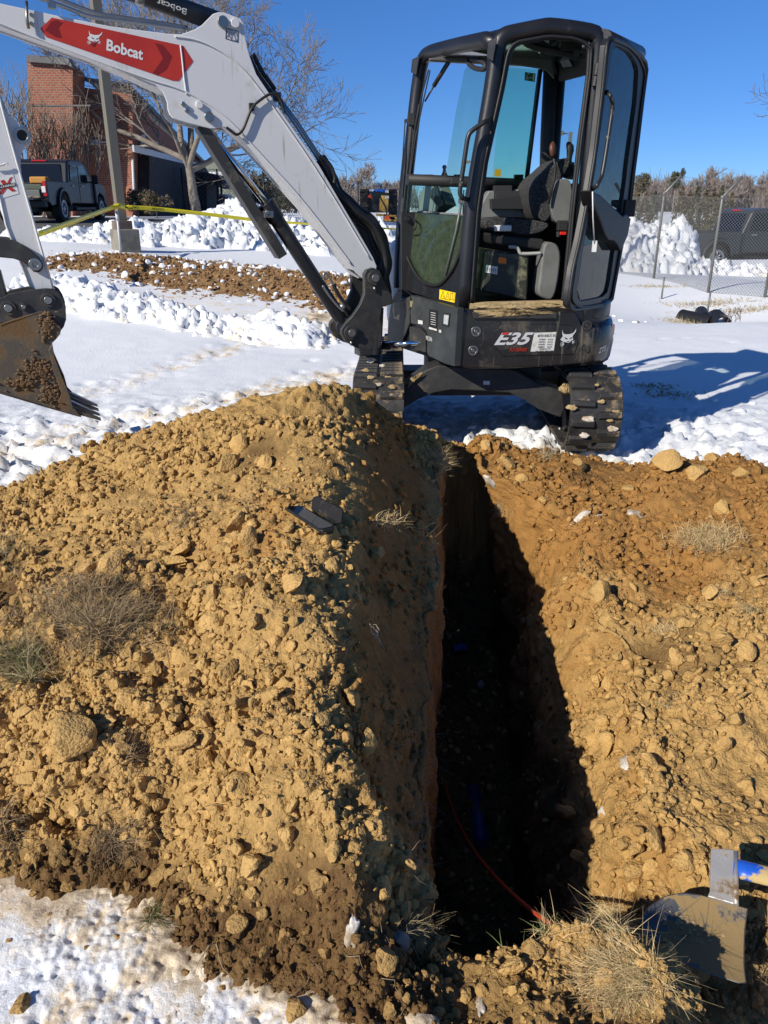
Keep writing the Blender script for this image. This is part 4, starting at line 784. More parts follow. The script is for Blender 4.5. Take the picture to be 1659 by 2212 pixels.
part(x, 'caked_mud', mat('wet_mud', (.16, .095, .045), .9, col2=(.09, .055, .03), nscale=20), buc)['kind'] = 'stuff'

# -- upper body
def zpl(px, py, z): return on_z(px, py, z)
foot = [(A_[0]+.0, A_[1]-.03), (.9, 4.84), (1.30, 4.89), (1.42, 4.96), (1.50, 5.10), (1.54, 5.32), (1.55, 5.6), (1.46, 5.95), (1.25, 6.25), (.9, 6.42), (.4, 6.42), (.12, 6.25), (.03, 6.0), (.10, 5.55)]
x = MB(); x.prism([np.array([a*.96+.03, c*.985+.08, .60]) for a, c in foot], ZU*.34); bdy = part(x, 'upper_body', BLK, bev=.03, seg=3)
sk = [(985, 672), (1022, 668), (1207, 672), (1243, 673), (1250, 688), (1258, 704), (1287, 707), (1283, 740), (1270, 785), (1201, 791), (1106, 796), (1020, 797), (990, 793), (982, 780)]
x = MB(); x.prism([SP(*p, .035) for p in sk], -sN*.05); skirt = part(x, 'side_skirt', BLS, bev=.012, seg=3)
x = MB(); x.prism([SP(*p, .042) for p in ((1068, 716), (1085, 702), (1200, 700), (1240, 704), (1250, 740), (1240, 766), (1085, 770), (1070, 750))], -sN*.01); part(x, 'raised_panel', BLS, skirt, bev=.006, seg=3)
x = MB(); x.prism([SP(*p, .055) for p in ((1020, 674), (1204, 675), (1203, 689), (1024, 689))], -sN*.06); part(x, 'step_edge', CST, skirt, bev=.006)
# corner of the counterweight and cowl above it
def plan(px, y, z): return np.array([on_y(px, 700, y)[0], y, z])
arc = [(1.265, 4.86), (1.36, 4.90), (1.43, 4.96), (1.49, 5.06), (1.525, 5.2), (1.545, 5.4), (1.55, 5.6), (1.46, 5.95), (1.25, 6.25), (.9, 6.43)]
def wallband(arc, z0, z1, th, bulge=0):
    rings = []; c = np.array([.9, 5.6])
    for a in arc:
        o_ = nrm(np.array(a)-c); q = []
        for z, k in ((z0, -.012), (z0+.03, 0), ((z0+z1)/2, bulge), (z1-.03, 0), (z1, -.012)): q.append(np.array([a[0]+o_[0]*k, a[1]+o_[1]*k, z]))
        q += [np.array([a[0]-o_[0]*th, a[1]-o_[1]*th, z1]), np.array([a[0]-o_[0]*th, a[1]-o_[1]*th, z0])]; rings.append(q)
    return MB().loft(rings)
cw = part(wallband(arc, .585, .845, .06, .012), 'counterweight', BLS)
part(wallband([(a+(.9-a)*.04, c+(5.6-c)*.04) for a, c in arc], .85, .975, .1), 'rear_cowl', BLK)
x = MB(); ptext(x, 'ZTS', (1287, 763), (1303, 756), (1288, 752), lambda a, c: on_pl(a, c, np.array([1.36, 4.90, .7]), nrm([.62, -.78, 0])), (.62, -.78, 0), .02, .01, .3); part(x, 'lettering', SIL, cw)
x = MB(); x.prism([on_y(1309, 698, 5.05)+np.array([.03, -.02, 0]), on_y(1315, 700, 5.1)+np.array([.03, -.02, 0]), on_y(1313, 722, 5.1)+np.array([.03, -.02, 0]), on_y(1307, 720, 5.05)+np.array([.03, -.02, 0])], np.array([.004, -.004, 0])); part(x, 'decal', RED, cw)
for px, py in ((1028, 716), (1022, 757), (1268, 703), (1263, 753)):
    c = SP(px, py, .036); x = MB(); annulus(x, c, sN, .018, .032, .006); x.cyl(c, c+sN*.008, .014, 14); part(x, 'bolt', STL if px < 1100 else CST, skirt, bev=.002)
x = MB(); ptext(x, 'E35', (1063, 743), (1139, 742), (1073, 716), SP, sN, .048, .03, .22); 
part(x, 'lettering', SIL, skirt)
x = MB(); x.prism([SP(*p, .0495) for p in ((1086, 718), (1100, 718), (1097, 723), (1083.5, 723))], sN*.001); ptext(x, 'R2-SERIES', (1096, 756), (1133, 756), (1098, 749), SP, sN, .048, .012, .15); part(x, 'red_lettering', RED, skirt)
x = MB(); x.prism([SP(*p, .0425) for p in ((1154, 719), (1202, 717), (1196, 758), (1146, 759.5))], sN*.001); dst = part(x, 'dealer_sticker', DWS, skirt)
x = MB(); ptext(x, 'METRO BOBCAT, INC.', (1157, 727), (1197, 726), (1158, 720.5), SP, sN, .0445, .015)
for i, (l, r_) in enumerate((('GAITHERSBURG', '301-555-0100'), ('FORESTVILLE', '301-555-0110'), ('WHITE MARSH', '410-555-0120'), ('ELDERSBURG', '410-555-0130'))):
    y = 732.6+i*5.3; ptext(x, l, (1160-i*.8, y), (1174-i*.8, y), (1160.5-i*.8, y-3.2), SP, sN, .0445, .012); ptext(x, r_, (1179-i*.8, y), (1190-i*.8, y), (1179.5-i*.8, y-3.2), SP, sN, .0445, .012)
ptext(x, 'METROBOBCAT.COM', (1161, 753), (1184, 752.6), (1161.5, 750), SP, sN, .0445, .012); ptext(x, 'SALES - RENTALS - SERVICE - PARTS', (1152, 757.6), (1190, 757), (1152.5, 754.6), SP, sN, .0445, .012)
part(x, 'lettering', INK, dst)
x = MB(); cat_head(x, (1204, 749), (1238, 749), (1205, 707), SP, sN, .049); part(x, 'cat_head_emblem', [SIL, INK], skirt)
x = MB(); mudpatch(x, [(1022, 676), (1030, 671), (1075, 669), (1110, 672), (1130, 668), (1160, 671), (1198, 675), (1190, 679), (1150, 681), (1125, 683), (1070, 686), (1040, 685)], lambda a, c: SP(a, c, .05), sN+ZU*.5, .014, 9, 60); part(x, 'caked_mud', MUD, skirt)
# front panels under the cab
x = MB(); x.prism([VP(*p, .03) for p in ((886.6, 638), (988, 666), (981, 792), (962, 787), (926, 770), (921.6, 762), (921.6, 716), (915, 709), (905, 702), (887.7, 699), (885.6, 673), (891, 652))], -vN*.05); fpan = part(x, 'front_panel', GRY, bev=.006)
x = MB(); x.prism([VP(*p, .031) for p in ((928, 667.5), (946, 671), (944, 716), (926, 711))], vN*.002); dp = part(x, 'data_plate', INK, fpan)
x = MB()
for i in range(6): x.prism([VP(*p, .034) for p in ((930.5, 674+i*5), (941, 676.5+i*5), (941, 677.6+i*5), (930.5, 675.2+i*5))], vN*.0004)
x.prism([VP(*p, .034) for p in ((927, 706), (943.5, 711), (943.5, 715), (926.5, 710.5))], vN*.0004); x.prism([VP(*p, .034) for p in ((948, 712), (953, 713), (953, 719), (948, 718))], vN*.0004)
x.prism([VP(*p, .034) for p in ((903, 691), (913, 693), (913, 701), (903, 699))], vN*.0004); ptext(x, '98286', (929, 733), (943, 737), (929.5, 724), VP, vN, .0335, .0); part(x, 'plate_print', DWS, fpan)
x = MB(); lp = [VP(*p, .031) for p in ((958.6, 675), (973.4, 677), (970, 706.7), (956.5, 702.4))]; cc = np.mean(lp, 0); x.ring(lp, [cc+(p-cc)*.72 for p in lp], vN*.006); lf = part(x, 'work_light', TRD, fpan, bev=.002)
x = MB(); x.prism([cc+(p-cc)*.72+vN*.002 for p in lp], vN*.002); part(x, 'lens', LMP, lf)
x = MB(); x.prism([VP(*p, -.06) for p in ((858, 628), (985, 668), (980, 790), (930, 772), (868, 752), (850, 730), (846, 650))], -vN*.05); part(x, 'main_frame', TRD)
x = MB(); x.prism([VP(*p, .0) for p in ((845, 655), (885, 640), (884, 700), (866, 745), (850, 752), (836, 740), (838, 690))], -vN*.03); x.prism([VP(*p, .02) for p in ((884, 705), (905, 708), (918, 720), (918, 762), (884, 752))], -vN*.015); part(x, 'swing_frame', CST, bev=.006)
x = MB(); x.box((.26, 6.05, .98), (.24, .30, .32)); hd = part(x, 'right_hood', WHT, bev=.11, seg=5)

# -- cab
T = .047
x = MB()
side_c = smooth([(1001, 664), (1016, 459), (1034, 350), (1053, 250), (1066, 170), (1073, 112), (1078, 90), (1090, 78), (1110, 73), (1175, 60), (1190, 59), (1240, 65), (1284, 73), (1292, 82), (1294, 105), (1273, 330), (1253, 560), (1238, 664)], it=1)
x.tube([SP(*p, -T) for p in side_c], T, 14)
fb = [SP(1076, 100, -T)]+[FP(*p, -T) for p in smooth([(1050, 86), (1000, 96), (948, 108), (922, 116), (911, 134), (901, 190), (890, 290), (878, 395), (869, 480), (864, 560), (862, 622)], it=2)]
x.tube(fb, .043, 14)
for p0, p1 in (((1302, 84), (1378, 118)),): x.tube([CPL(*p0, -.05), CPL(*p1, -.06)], .05, 12)
zt = 2.44
Gt = CPL(1377, 112, -.06); Et = SP(1298, 78, -.05)
Bt = FP(915, 118, -.05); Dt = D_*1.0+ZU*(Bt[2]-.02)
x.tube([Gt, Gt*[1, 1, 0]+ZU*1.0+np.array([-.02, 0, 0])], .035, 10); x.tube([Gt, Dt], .04, 10); x.tube([Dt, Bt], .04, 10)
x.tube([Dt, D_+ZU*1.0], .045, 10)
cab = part(x, 'cab_frame', BLK)
x = MB(); top = [SP(*p, -.02) for p in ((1092, 60), (1173, 46), (1226, 50), (1300, 62))]+[CPL(1370, 94, -.02), Dt+ZU*.03, Bt+ZU*.03]; ct = np.mean(top, 0)
inn = [ct+(p-ct)*.9+ZU*.012 for p in top]
n_ = len(top); x.add(top+inn+[p-ZU*.035 for p in top], [(i, (i+1) % n_, n_+(i+1) % n_, n_+i) for i in range(n_)]+[tuple(n_+i for i in range(n_))]+[(2*n_+i, 2*n_+(i+1) % n_, (i+1) % n_, i) for i in range(n_)]+[tuple(2*n_+i for i in range(n_))[::-1]]); part(x, 'roof', BLK, cab, bev=.01)
# rubber seal round the doorway
seal = resamp([(1021, 655), (1035, 459), (1050, 350), (1070, 262), (1086, 190), (1098, 125), (1106, 102), (1122, 92), (1188, 80), (1240, 84), (1264, 92), (1273, 106), (1270, 160), (1250, 312), (1234, 459), (1222, 590), (1215, 655)], 90, False)
x = MB(); x.tube([SP(*p, -.03) for p in seal], .013, 8); x.tube([SP(p[0]+(5 if i > 50 else -3), p[1]-2, -.015) for i, p in enumerate(seal)], .009, 8); islands(x, 'door_seal', HOS, cab)
x = MB()
for p0, p1 in (((1292, 137), (1288, 163)), ((1288, 165), (1284, 187)), ((1250, 600), (1247, 625)), ((1245, 628), (1242, 652))): x.cyl(SP(*p0, .012), SP(*p1, .012), .018, 14)
islands(x, 'hinge', CST, cab, bev=.002)
# front: lower panel and pane, sill panels
x = MB(); x.prism([FP(*p, -.02) for p in [(858, 470), (871, 462), (870, 505), (876, 545), (886, 572), (903, 600), (918, 612), (932, 616), (946, 617), (960, 607), (980, 580), (993, 548), (1001, 505), (1006, 470), (1014, 462), (988, 666), (926, 644), (862, 622)]], -fN*.03); fp_ = part(x, 'front_lower_panel', BLK, cab, bev=.005)
x = MB(); x.tube([FP(*p, -.012) for p in smooth([(871, 466), (870, 505), (876, 545), (886, 572), (903, 600), (918, 612), (932, 616), (946, 617), (960, 607), (980, 580), (993, 548), (1001, 505), (1005, 474)])], .011, 8); part(x, 'pane_seal', HOS, fp_)
x = MB(); x.prism([FP(*p, -.03) for p in ((872, 458), (1003, 468), (1000, 505), (992, 548), (978, 580), (958, 606), (946, 615), (920, 611), (903, 599), (887, 572), (877, 545), (871, 505))], -fN*.006); part(x, 'front_pane', GLF, cab)
x = MB(); x.tube([FP(872, 457, -.033), FP(1003, 467, -.033)], .0035, 6); part(x, 'pane_edge', GL2, cab)
x = MB(); x.prism([FP(*p, -.019) for p in ((950, 625), (984, 632.6), (982, 654), (949, 646))], fN*.0015); ys_ = part(x, 'warning_sticker', YEL, fp_)
x = MB()
for t3 in (((952, 644), (957, 628.5), (961, 646)), ((962.5, 646.5), (967.5, 631), (971.5, 648.5))):
    for i in range(3): x.tube([FP(*t3[i], -.0165), FP(*t3[(i+1) % 3], -.0165)], .0016, 4)
for q_ in (((973, 634), (977, 632.5), (981, 635.5)), ((973, 648), (977, 647), (980.5, 650)), ((973, 634), (973, 648)), ((981, 635.5), (980.5, 650)), ((977, 633), (977, 647.5)), ((955.5, 638), (959, 642)), ((967, 640), (968, 646))):
    x.tube([FP(*p, -.0165) for p in q_], .0014, 4)
part(x, 'warning_print', INK, ys_)
for q_, nm in ((((890, 128), (905, 120.5), (898, 162), (887, 156)), 'bracket'), (((1054.5, 88), (1072, 81), (1063, 132), (1051, 123.5)), 'bracket')):
    x = MB(); x.prism([FP(*p, .012) for p in q_], -fN*.008); part(x, nm, CST, cab, bev=.002)
# handles, strut, wiper
x = MB(); x.tube([SP(1058, 252, -.01), SP(1056, 258, .0)]+[SP(*p, .055) for p in smooth([(1046, 264), (1020, 281), (1011, 292), (1006, 325), (1000, 367), (994, 405), (993, 417), (997, 427)])]+[SP(1010, 431, -.01)], .0135, 10); part(x, 'grab_handle', mat('worn_handle', (.02, .02, .022), .4, dirt=(.5, .42, .25), dscale=9, dthr=(.62, .66)), cab)
x = MB(); x.tube([FP(918, 219, -.04), FP(937, 186, -.06)], .006, 8); x.tube([FP(937, 186, -.06), FP(969, 134, -.09)], .014, 12); part(x, 'gas_strut', BLK, cab)
x = MB()
for q_ in (((926, 150), (911, 205), (896, 280), (889, 330)), ((929, 152), (915, 215), (897, 300), (884, 390), (877, 462)), ((875, 262), (870, 340), (862, 420)), ((891, 250), (884, 330), (874, 420), (872, 440)), ((905, 225), (893, 300), (882, 400))): x.tube([FP(*p, .02) for p in q_], .005, 6)
x.box(FP(888, 258, .02), (.02, .03, .035)); x.cyl(FP(876, 261, .02), FP(886, 262, .02), .012, 10); x.box(FP(894, 300, .0), (.012, .02, .05)); islands(x, 'wiper', TRD, cab, bev=.002)
x = MB(); x.tube([FP(*p, -.12) for p in smooth([(1010, 128), (1012, 138), (1022, 146), (1036, 150), (1048, 150), (1048, 138), (1036, 130), (1018, 128)])], .014, 10); part(x, 'window_handle', TRD, cab)
x = MB(); x.cyl(FP(873, 474, .0), FP(880, 473, .03), .016, 12); x.tube([FP(*p, .02) for p in smooth([(879, 463), (893, 470), (900, 486), (896, 498), (883, 499)])], .005, 6); part(x, 'window_latch', HOS, cab)
# far side wall, sill, panes, pillars
x = MB(); x.prism([RPL(*p) for p in ((868, 458), (1012, 462), (1022, 395), (1185, 397), (1186, 470), (1190, 660), (1000, 660), (868, 640))], -rN*.03 if rN[1] < 0 else rN*.03)
x.tube([RPL(880, 388), RPL(1185, 400)], .035, 8); x.tube([RPL(1167, 150), RPL(1152, 270), RPL(1137, 394)], .016, 4); x.tube([RPL(1190, 150), RPL(1183, 300), RPL(1178, 480)], .05, 10)
for px in (892, 925, 990, 1120, 1155): x.box(RPL(px, 382, -.02), (.03, .02, .014))
part(x, 'far_side_wall', TRD, cab)
x = MB(); x.prism([RPL(*p, .01) for p in ((875, 400), (1010, 405), (1010, 460), (875, 455))], np.array([0, .004, 0])); part(x, 'pane', GL2, cab)
pa = [(965, 384), (964, 370), (985, 240), (1004, 150), (1012, 140), (1160, 150), (1137, 392)]
x = MB(); x.prism([RPL(*p, .02) for p in pa], np.array([0, .005, 0])); p1 = part(x, 'side_pane', GL1, cab)
x = MB(); x.prism([RPL(*p, .05) for p in ((1063, 392), (1079, 225), (1088, 140), (1164, 148), (1139, 394))], np.array([0, .005, 0])); part(x, 'side_pane', GL2, cab)
x = MB(); x.prism([BPL(*p) for p in ((1195, 400), (1210, 170), (1280, 160), (1262, 400))], np.array([0.003, .004, 0])); part(x, 'rear_pane', GLR, cab)
x = MB(); x.prism([BPL(*p) for p in ((1150, 398), (1290, 396), (1300, 670), (1150, 668))], np.array([-.02, -.03, 0])); part(x, 'rear_wall', TRD, cab)
x = MB(); x.prism([CPL(*p, -.03) for p in ((1300, 110), (1370, 140), (1350, 460), (1270, 465))], -cN*.005); part(x, 'corner_pane', GL2, cab)
x = MB(); x.prism([RPL(*p, .055) for p in ((1134, 155.5), (1157, 159), (1155, 177), (1133, 173.5))], np.array([0, -.002, 0])); es = part(x, 'exit_sign', GRN, cab)
x = MB(); x.tube([RPL(*p, .06) for p in ((1136, 171), (1139, 168), (1139, 164), (1141.5, 161), (1139, 164), (1136, 163))], .004, 4); x.tube([RPL(1139, 168, .06), RPL(1142, 170, .06)], .004, 4); x.cyl(RPL(1141.5, 159.3, .06), RPL(1141.5, 159.3, .062), .006, 8); x.tube([RPL(1143, 167, .06), RPL(1149, 168, .06)], .003, 4); x.prism([RPL(*p, .06) for p in ((1151, 160), (1155, 160.6), (1153.6, 175), (1150, 174.4))], np.array([0, -.001, 0])); part(x, 'running_figure', DWS, es)
x = MB(); x.prism([RPL(*p, .055) for p in ((1069, 365), (1083, 366), (1081.6, 382), (1067.5, 381))], np.array([0, -.002, 0])); part(x, 'warning_sticker', mat('dull_yellow', (.45, .34, .02), .5), cab)
# lining of the roof
x = MB(); x.prism([RPL(*p, .12) for p in ((925, 125), (1105, 118), (1190, 118), (1198, 172), (1180, 152), (1165, 148), (1098, 138), (930, 132))], np.array([0, .02, 0])); x.prism([BPL(*p) for p in ((1176, 100), (1285, 90), (1280, 160), (1215, 177), (1190, 176), (1170, 150))], np.array([-.02, -.03, 0])); hl = part(x, 'headliner', HLN, cab, bev=.01)
x = MB(); x.prism([p-ZU*.045 for p in [ct+(p-ct)*.93 for p in top]], ZU*.01); part(x, 'roof_lining', mat('roof_lining', (.03, .045, .035), .08, spec=.9), cab)
bo = np.array([-.05, -.06, 0])
x = MB(); sp_ = [BPL(*p)+bo for p in ((1186, 134), (1204, 131), (1211, 138), (1218, 158), (1214, 164), (1199, 163), (1192, 155))]; x.prism(sp_, bo*.2); part(x, 'speaker', TRD, hl, bev=.003)
x = MB(); lq = [BPL(*p)+bo for p in ((1217, 133), (1244, 129), (1254, 149), (1227, 153))]; c = np.mean(lq, 0); x.ring(lq, [c+(p-c)*.74 for p in lq], bo*.15); li_ = part(x, 'cab_lamp', TRD, hl, bev=.002)
x = MB(); x.prism([c+(p-c)*.74+bo*.05 for p in lq], bo*.05); part(x, 'lens', LMP, li_)
x = MB(); x.tube([SP(*p, -.25) for p in smooth([(1125, 84), (1150, 100), (1190, 108), (1225, 116), (1255, 124)])], .022, 8); x.box(SP(1232, 98, -.25), (.06, .04, .035)); x.cyl(SP(1246, 115, -.2), SP(1246, 115, -.27), .02, 12); part(x, 'roof_latch', TRD, cab, bev=.003)
# floor and interior
fl = [A_+ZU*.93+np.array([.02, .02, 0]), E_+ZU*.93+np.array([0, .02, 0]), G_+ZU*.93+np.array([-.06, 0, 0]), D_+ZU*.93, B_+ZU*.93]
x = MB(); x.prism(fl, -ZU*.04); floor_ = part(x, 'cab_floor', MUDW, cab)
x = MB(); x.prism([SP(*p, -.012) for p in ((1010, 655), (1222, 650), (1228, 668), (1000, 672))], -sN*.07); part(x, 'door_sill', MUD, cab, bev=.008)
x = MB(); mudpatch(x, [(1022, 662), (1050, 659), (1100, 658), (1150, 658), (1200, 657), (1214, 662), (1150, 668), (1060, 668)], lambda a, c: SP(a, c, -.0), sN*.3+ZU, .012, 15, 60); part(x, 'caked_mud', MUD, cab)
DI = -.30
def IN(px, py, off=0): return SP(px, py, DI+off)
bk = -sN
seat = part(MB().prism([IN(*p) for p in smooth([(1045.5, 487), (1049.5, 474), (1065, 469), (1124, 472), (1182, 479.5), (1188, 489), (1163, 505), (1124, 508), (1094, 497), (1055, 499)], closed=True)], bk*.42), 'seat', SEAT, cab, bev=.025, seg=4)
part(MB().prism([IN(*p, -.03) for p in smooth([(1145, 417), (1158, 388), (1182, 370), (1203, 350), (1226, 338), (1236, 350), (1206, 400), (1188, 482), (1160, 474)], closed=True)], bk*.38), 'backrest', SEAT, seat, bev=.025, seg=4)
part(MB().prism([IN(*p, .0) for p in smooth([(1188, 425), (1200, 395), (1213, 384), (1240, 392), (1228, 510), (1213, 484), (1194, 478)], closed=True)], bk*.1), 'seat_side_panel', TRM, seat, bev=.02, seg=3)
part(MB().box(IN(1086, 493, .01), (.055, .012, .018), nrm(E_-A_), sN, ZU), 'seat_label', WST, seat, bev=.006)
part(MB().prism([IN(*p) for p in ((1059, 503), (1178, 517), (1176, 542), (1065, 528))], bk*.36), 'seat_suspension', TRD, seat, bev=.02)
x = MB(); x.tube([IN(*p, .05) for p in smooth([(1099, 533), (1118, 534), (1122, 545), (1126, 549), (1168, 547)])], .011, 8); part(x, 'seat_lever', mat('light_plastic', (.4, .4, .38), .5), seat)
x = MB(); x.prism([IN(*p, .04) for p in ((1047, 544), (1060, 540), (1143, 552), (1139, 650), (1041, 630))], bk*.35); bx = part(x, 'seat_box', mat('dusty_box', (.035, .037, .03), .5, dirt=(.36, .34, .2), dscale=5, dthr=(.52, .68)), cab, bev=.014, seg=3)
x = MB(); x.prism([IN(*p, .043) for p in ((1054, 552), (1117, 560), (1116, 643), (1048, 628))], bk*.01); part(x, 'box_lid', MATS['dusty_box'], bx, bev=.004)
x = MB(); x.prism([IN(*p, .046) for p in ((1077, 555), (1094, 557.5), (1093.5, 570.5), (1076, 568))], sN*.001); part(x, 'warning_sticker', ORG, bx)
x = MB(); x.prism([IN(*p, .046) for p in ((1050, 572), (1075, 576), (1074, 593), (1049, 588.5))], sN*.001); sk2 = part(x, 'lever_chart', WST, bx)
x = MB()
for k in range(5): x.tube([IN(1053+k*4.5, 577+k*.7, .048), IN(1052.6+k*4.5, 586+k*.7, .048)], .0012, 4)
x.tube([IN(1051, 580.5, .048), IN(1073, 584, .048)], .001, 4); part(x, 'chart_print', INK, sk2)
x = MB(); x.prism([IN(*p, .05) for p in smooth([(1180, 519), (1214, 531), (1208, 600), (1197, 650), (1174, 646), (1160, 634), (1166, 600), (1172, 540)], closed=True)], bk*.16); part(x, 'side_console', TRM, cab, bev=.016, seg=3)
x = MB(); x.prism([IN(*p, -.36) for p in ((1062, 470), (1062, 452), (1096, 450), (1120, 452), (1112, 420), (1106, 410), (1128, 408), (1146, 412), (1158, 448), (1140, 470))], bk*.12); x.prism([IN(*p, -.36) for p in ((1026, 500), (1040, 440), (1056, 412), (1070, 412), (1066, 500))], bk*.1); part(x, 'far_console', TRM, cab, bev=.01)
x = MB(); x.box(IN(1100, 425, -.38), (.10, .05, .035)); x.box(IN(1085, 408, -.38), (.06, .04, .02)); x.cyl(IN(1112, 433, -.33), IN(1112, 433, -.38), .02, 12); x.prism([IN(*p, -.30) for p in ((1060, 430), (1130, 420), (1140, 452), (1062, 452))], bk*.05); part(x, 'switch_panel', TRD, cab, bev=.004)
x = MB(); x.tube([IN(1185, 441, .02), IN(1198, 385, .02), IN(1200, 360, .02), IN(1195, 338, .02)], .008, 8); lv = part(x, 'safety_lever', TRD, cab)
x = MB(); x.loft([[IN(1194+r*cos(q), y+3*sin(q), .02+r*.003*sin(q)) for q in np.linspace(0, 6.28, 10, endpoint=False)] for y, r in ((338, 4), (332, 6.5), (322, 8), (313, 6.5), (308, 3))]); part(x, 'grip', mat('brown_grip', (.10, .035, .02), .5), lv)
x = MB(); x.loft([[IN(cx+r*cos(q), y+2*sin(q), -.12+r*.003*sin(q)) for q in np.linspace(0, 6.28, 12, endpoint=False)] for cx, y, r in ((1228, 352, 7), (1230, 340, 6), (1232, 325, 8), (1231, 314, 8.5), (1229, 308, 5))])
for k in range(4): x.tube([IN(1214, 372-k*7, -.12), IN(1238, 378-k*7, -.12)], .03-.004*k, 10)
part(x, 'joystick', TRD, cab)
x = MB(); x.box(IN(1214, 487, .02), (.03, .03, .03)); x.cyl(IN(1206, 500, .02), IN(1206, 512, .02), .014, 10); part(x, 'latch_block', TRD, cab, bev=.004)
x = MB(); x.box(IN(1216, 504, .04), (.02, .01, .01)); part(x, 'red_lever', mat('red_plastic', (.6, .02, .01), .4), cab, bev=.004)
def FI(px, py, off=-.25): return FP(px, py, off)
x = MB(); x.prism([FI(*p) for p in ((905, 455), (903, 425), (912, 410), (924, 391), (938, 399), (948, 401), (963, 441), (948, 450), (936, 458))], -fN*.09); dv = part(x, 'control_pod', TRM, cab, bev=.008)
x = MB(); x.prism([FI(*p, -.24) for p in ((926, 420), (944, 399), (963, 442), (950, 450))], fN*.012); part(x, 'display', TRD, dv, bev=.004)
x = MB(); x.prism([FI(*p, -.2) for p in ((888, 455), (910, 455), (1000, 462), (1000, 480), (888, 476))], -fN*.2); x.prism([FI(*p, -.15) for p in ((893, 570), (925, 568), (925, 590), (905, 596))], -fN*.1); part(x, 'dash_base', TRM, cab, bev=.01)
x = MB()
for dx in (0, 13): x.tube([SP(997+dx*.8, 436, -.12), SP(985+dx, 500, -.14), SP(962+dx, 596, -.2)], .008, 8)
x.box(SP(1001, 434, -.12), (.03, .012, .014)); islands(x, 'travel_lever', mat('lever_grey', (.12, .12, .125), .4), cab)
x = MB(); x.loft([[FP(960+r*cos(q), y+r*.4*sin(q), -.3+r*.003*sin(q)) for q in np.linspace(0, 6.28, 12, endpoint=False)] for y, r in ((396, 4), (390, 7), (380, 8), (374, 5), (366, 3), (362, 5), (358, 4))]); part(x, 'joystick', TRD, cab)
part(MB().box(FP(982, 392, -.2), (.03, .05, .02)), 'mirror', TRD, cab, bev=.01)
# -- door, swung right round against the rear corner
dP = E_+cN*.05
dN = cN
def DR(px, py, off=0): return on_pl(px, py, dP+dN*off, dN)
do = [(1316, 82), (1325, 84), (1356, 98), (1383, 121), (1394, 136), (1396, 149), (1388, 210), (1376, 310), (1367, 378), (1362, 426), (1350, 490), (1339, 546), (1327, 612), (1321, 646), (1310, 658), (1275, 665), (1238, 669), (1229, 664), (1226, 656), (1236, 583), (1251, 520), (1267, 437), (1284, 332), (1301, 186), (1309, 98)]
di = [(1332, 99), (1341, 101), (1361, 113), (1375, 135), (1379, 150), (1379, 165), (1375, 222), (1366, 285), (1357, 347), (1352, 393), (1343, 455), (1336, 490), (1327, 545), (1318, 605), (1313, 630), (1302, 641), (1275, 647), (1254, 650), (1248, 642), (1247, 627), (1258, 545), (1276, 440), (1288, 347), (1309, 200), (1321, 112)]
do3 = resamp([DR(*p) for p in do], 80); 
di3 = []
for p in do3: pass
di3 = resamp([DR(*p) for p in di], 80)
x = MB(); x.ring(do3, di3, -dN*.035); door = part(x, 'door', mat('door_black', (.012, .012, .014), .5, dirt=(.05, .045, .035), dscale=6, dthr=(.6, .8)), cab, bev=.004)
x = MB(); x.tube([p+dN*.004 for p in do3]+[do3[0]+dN*.004], .011, 6); x.tube([p*.8+q_*.2+dN*.006 for p, q_ in zip(do3, di3)]+[do3[0]*.8+di3[0]*.2+dN*.006], .007, 6); islands(x, 'door_seal', HOS, door)
x = MB(); x.prism([DR(*p, -.015) for p in ((1332, 99), (1341, 101), (1361, 113), (1379, 150), (1375, 222), (1343, 455), (1278, 425), (1288, 347), (1309, 200), (1321, 112))], -dN*.005); part(x, 'door_pane', GLD, door)
x = MB(); x.prism([DR(*p, -.015) for p in ((1278, 428), (1343, 458), (1327, 545), (1313, 630), (1302, 641), (1254, 650), (1247, 627), (1258, 545))], -dN*.005); part(x, 'door_pane', GLD, door)
ar = [(1277, 410), (1285, 414), (1300, 422), (1346, 466), (1354, 460), (1364, 472), (1357, 510), (1342, 543), (1336, 530), (1328, 521), (1315, 519), (1307, 505), (1299, 480), (1282, 441)]
x = MB(); p_ = [DR(*p, .05) for p in ar]; x.prism(p_, -dN*.07); arm_r = part(x, 'door_armrest', mat('door_plastic', (.010, .010, .012), .5, col2=(.014, .014, .016), nscale=20, thr=(.4, .8), spec=.3), door, bev=.012, seg=3)
x = MB(); x.tube([DR(1311, 199, 0)]+[DR(*p, .05) for p in smooth([(1318, 207), (1325, 222), (1318, 270), (1310, 325), (1301, 378), (1298, 387), (1290, 401)])]+[DR(1278, 409, 0)], .012, 10); part(x, 'grab_handle', MATS['worn_handle'], door)
x = MB(); x.box(DR(1358, 450, .02), (.035, .03, .05)); part(x, 'door_latch', TRD, door, bev=.006)
x = MB(); x.tube([DR(1280, 414, .07), DR(1281, 470, .07), DR(1284, 528, .07)], .0035, 6); x.box(DR(1284, 532, .07), (.012, .006, .03)); part(x, 'pull_cord', WST, door)
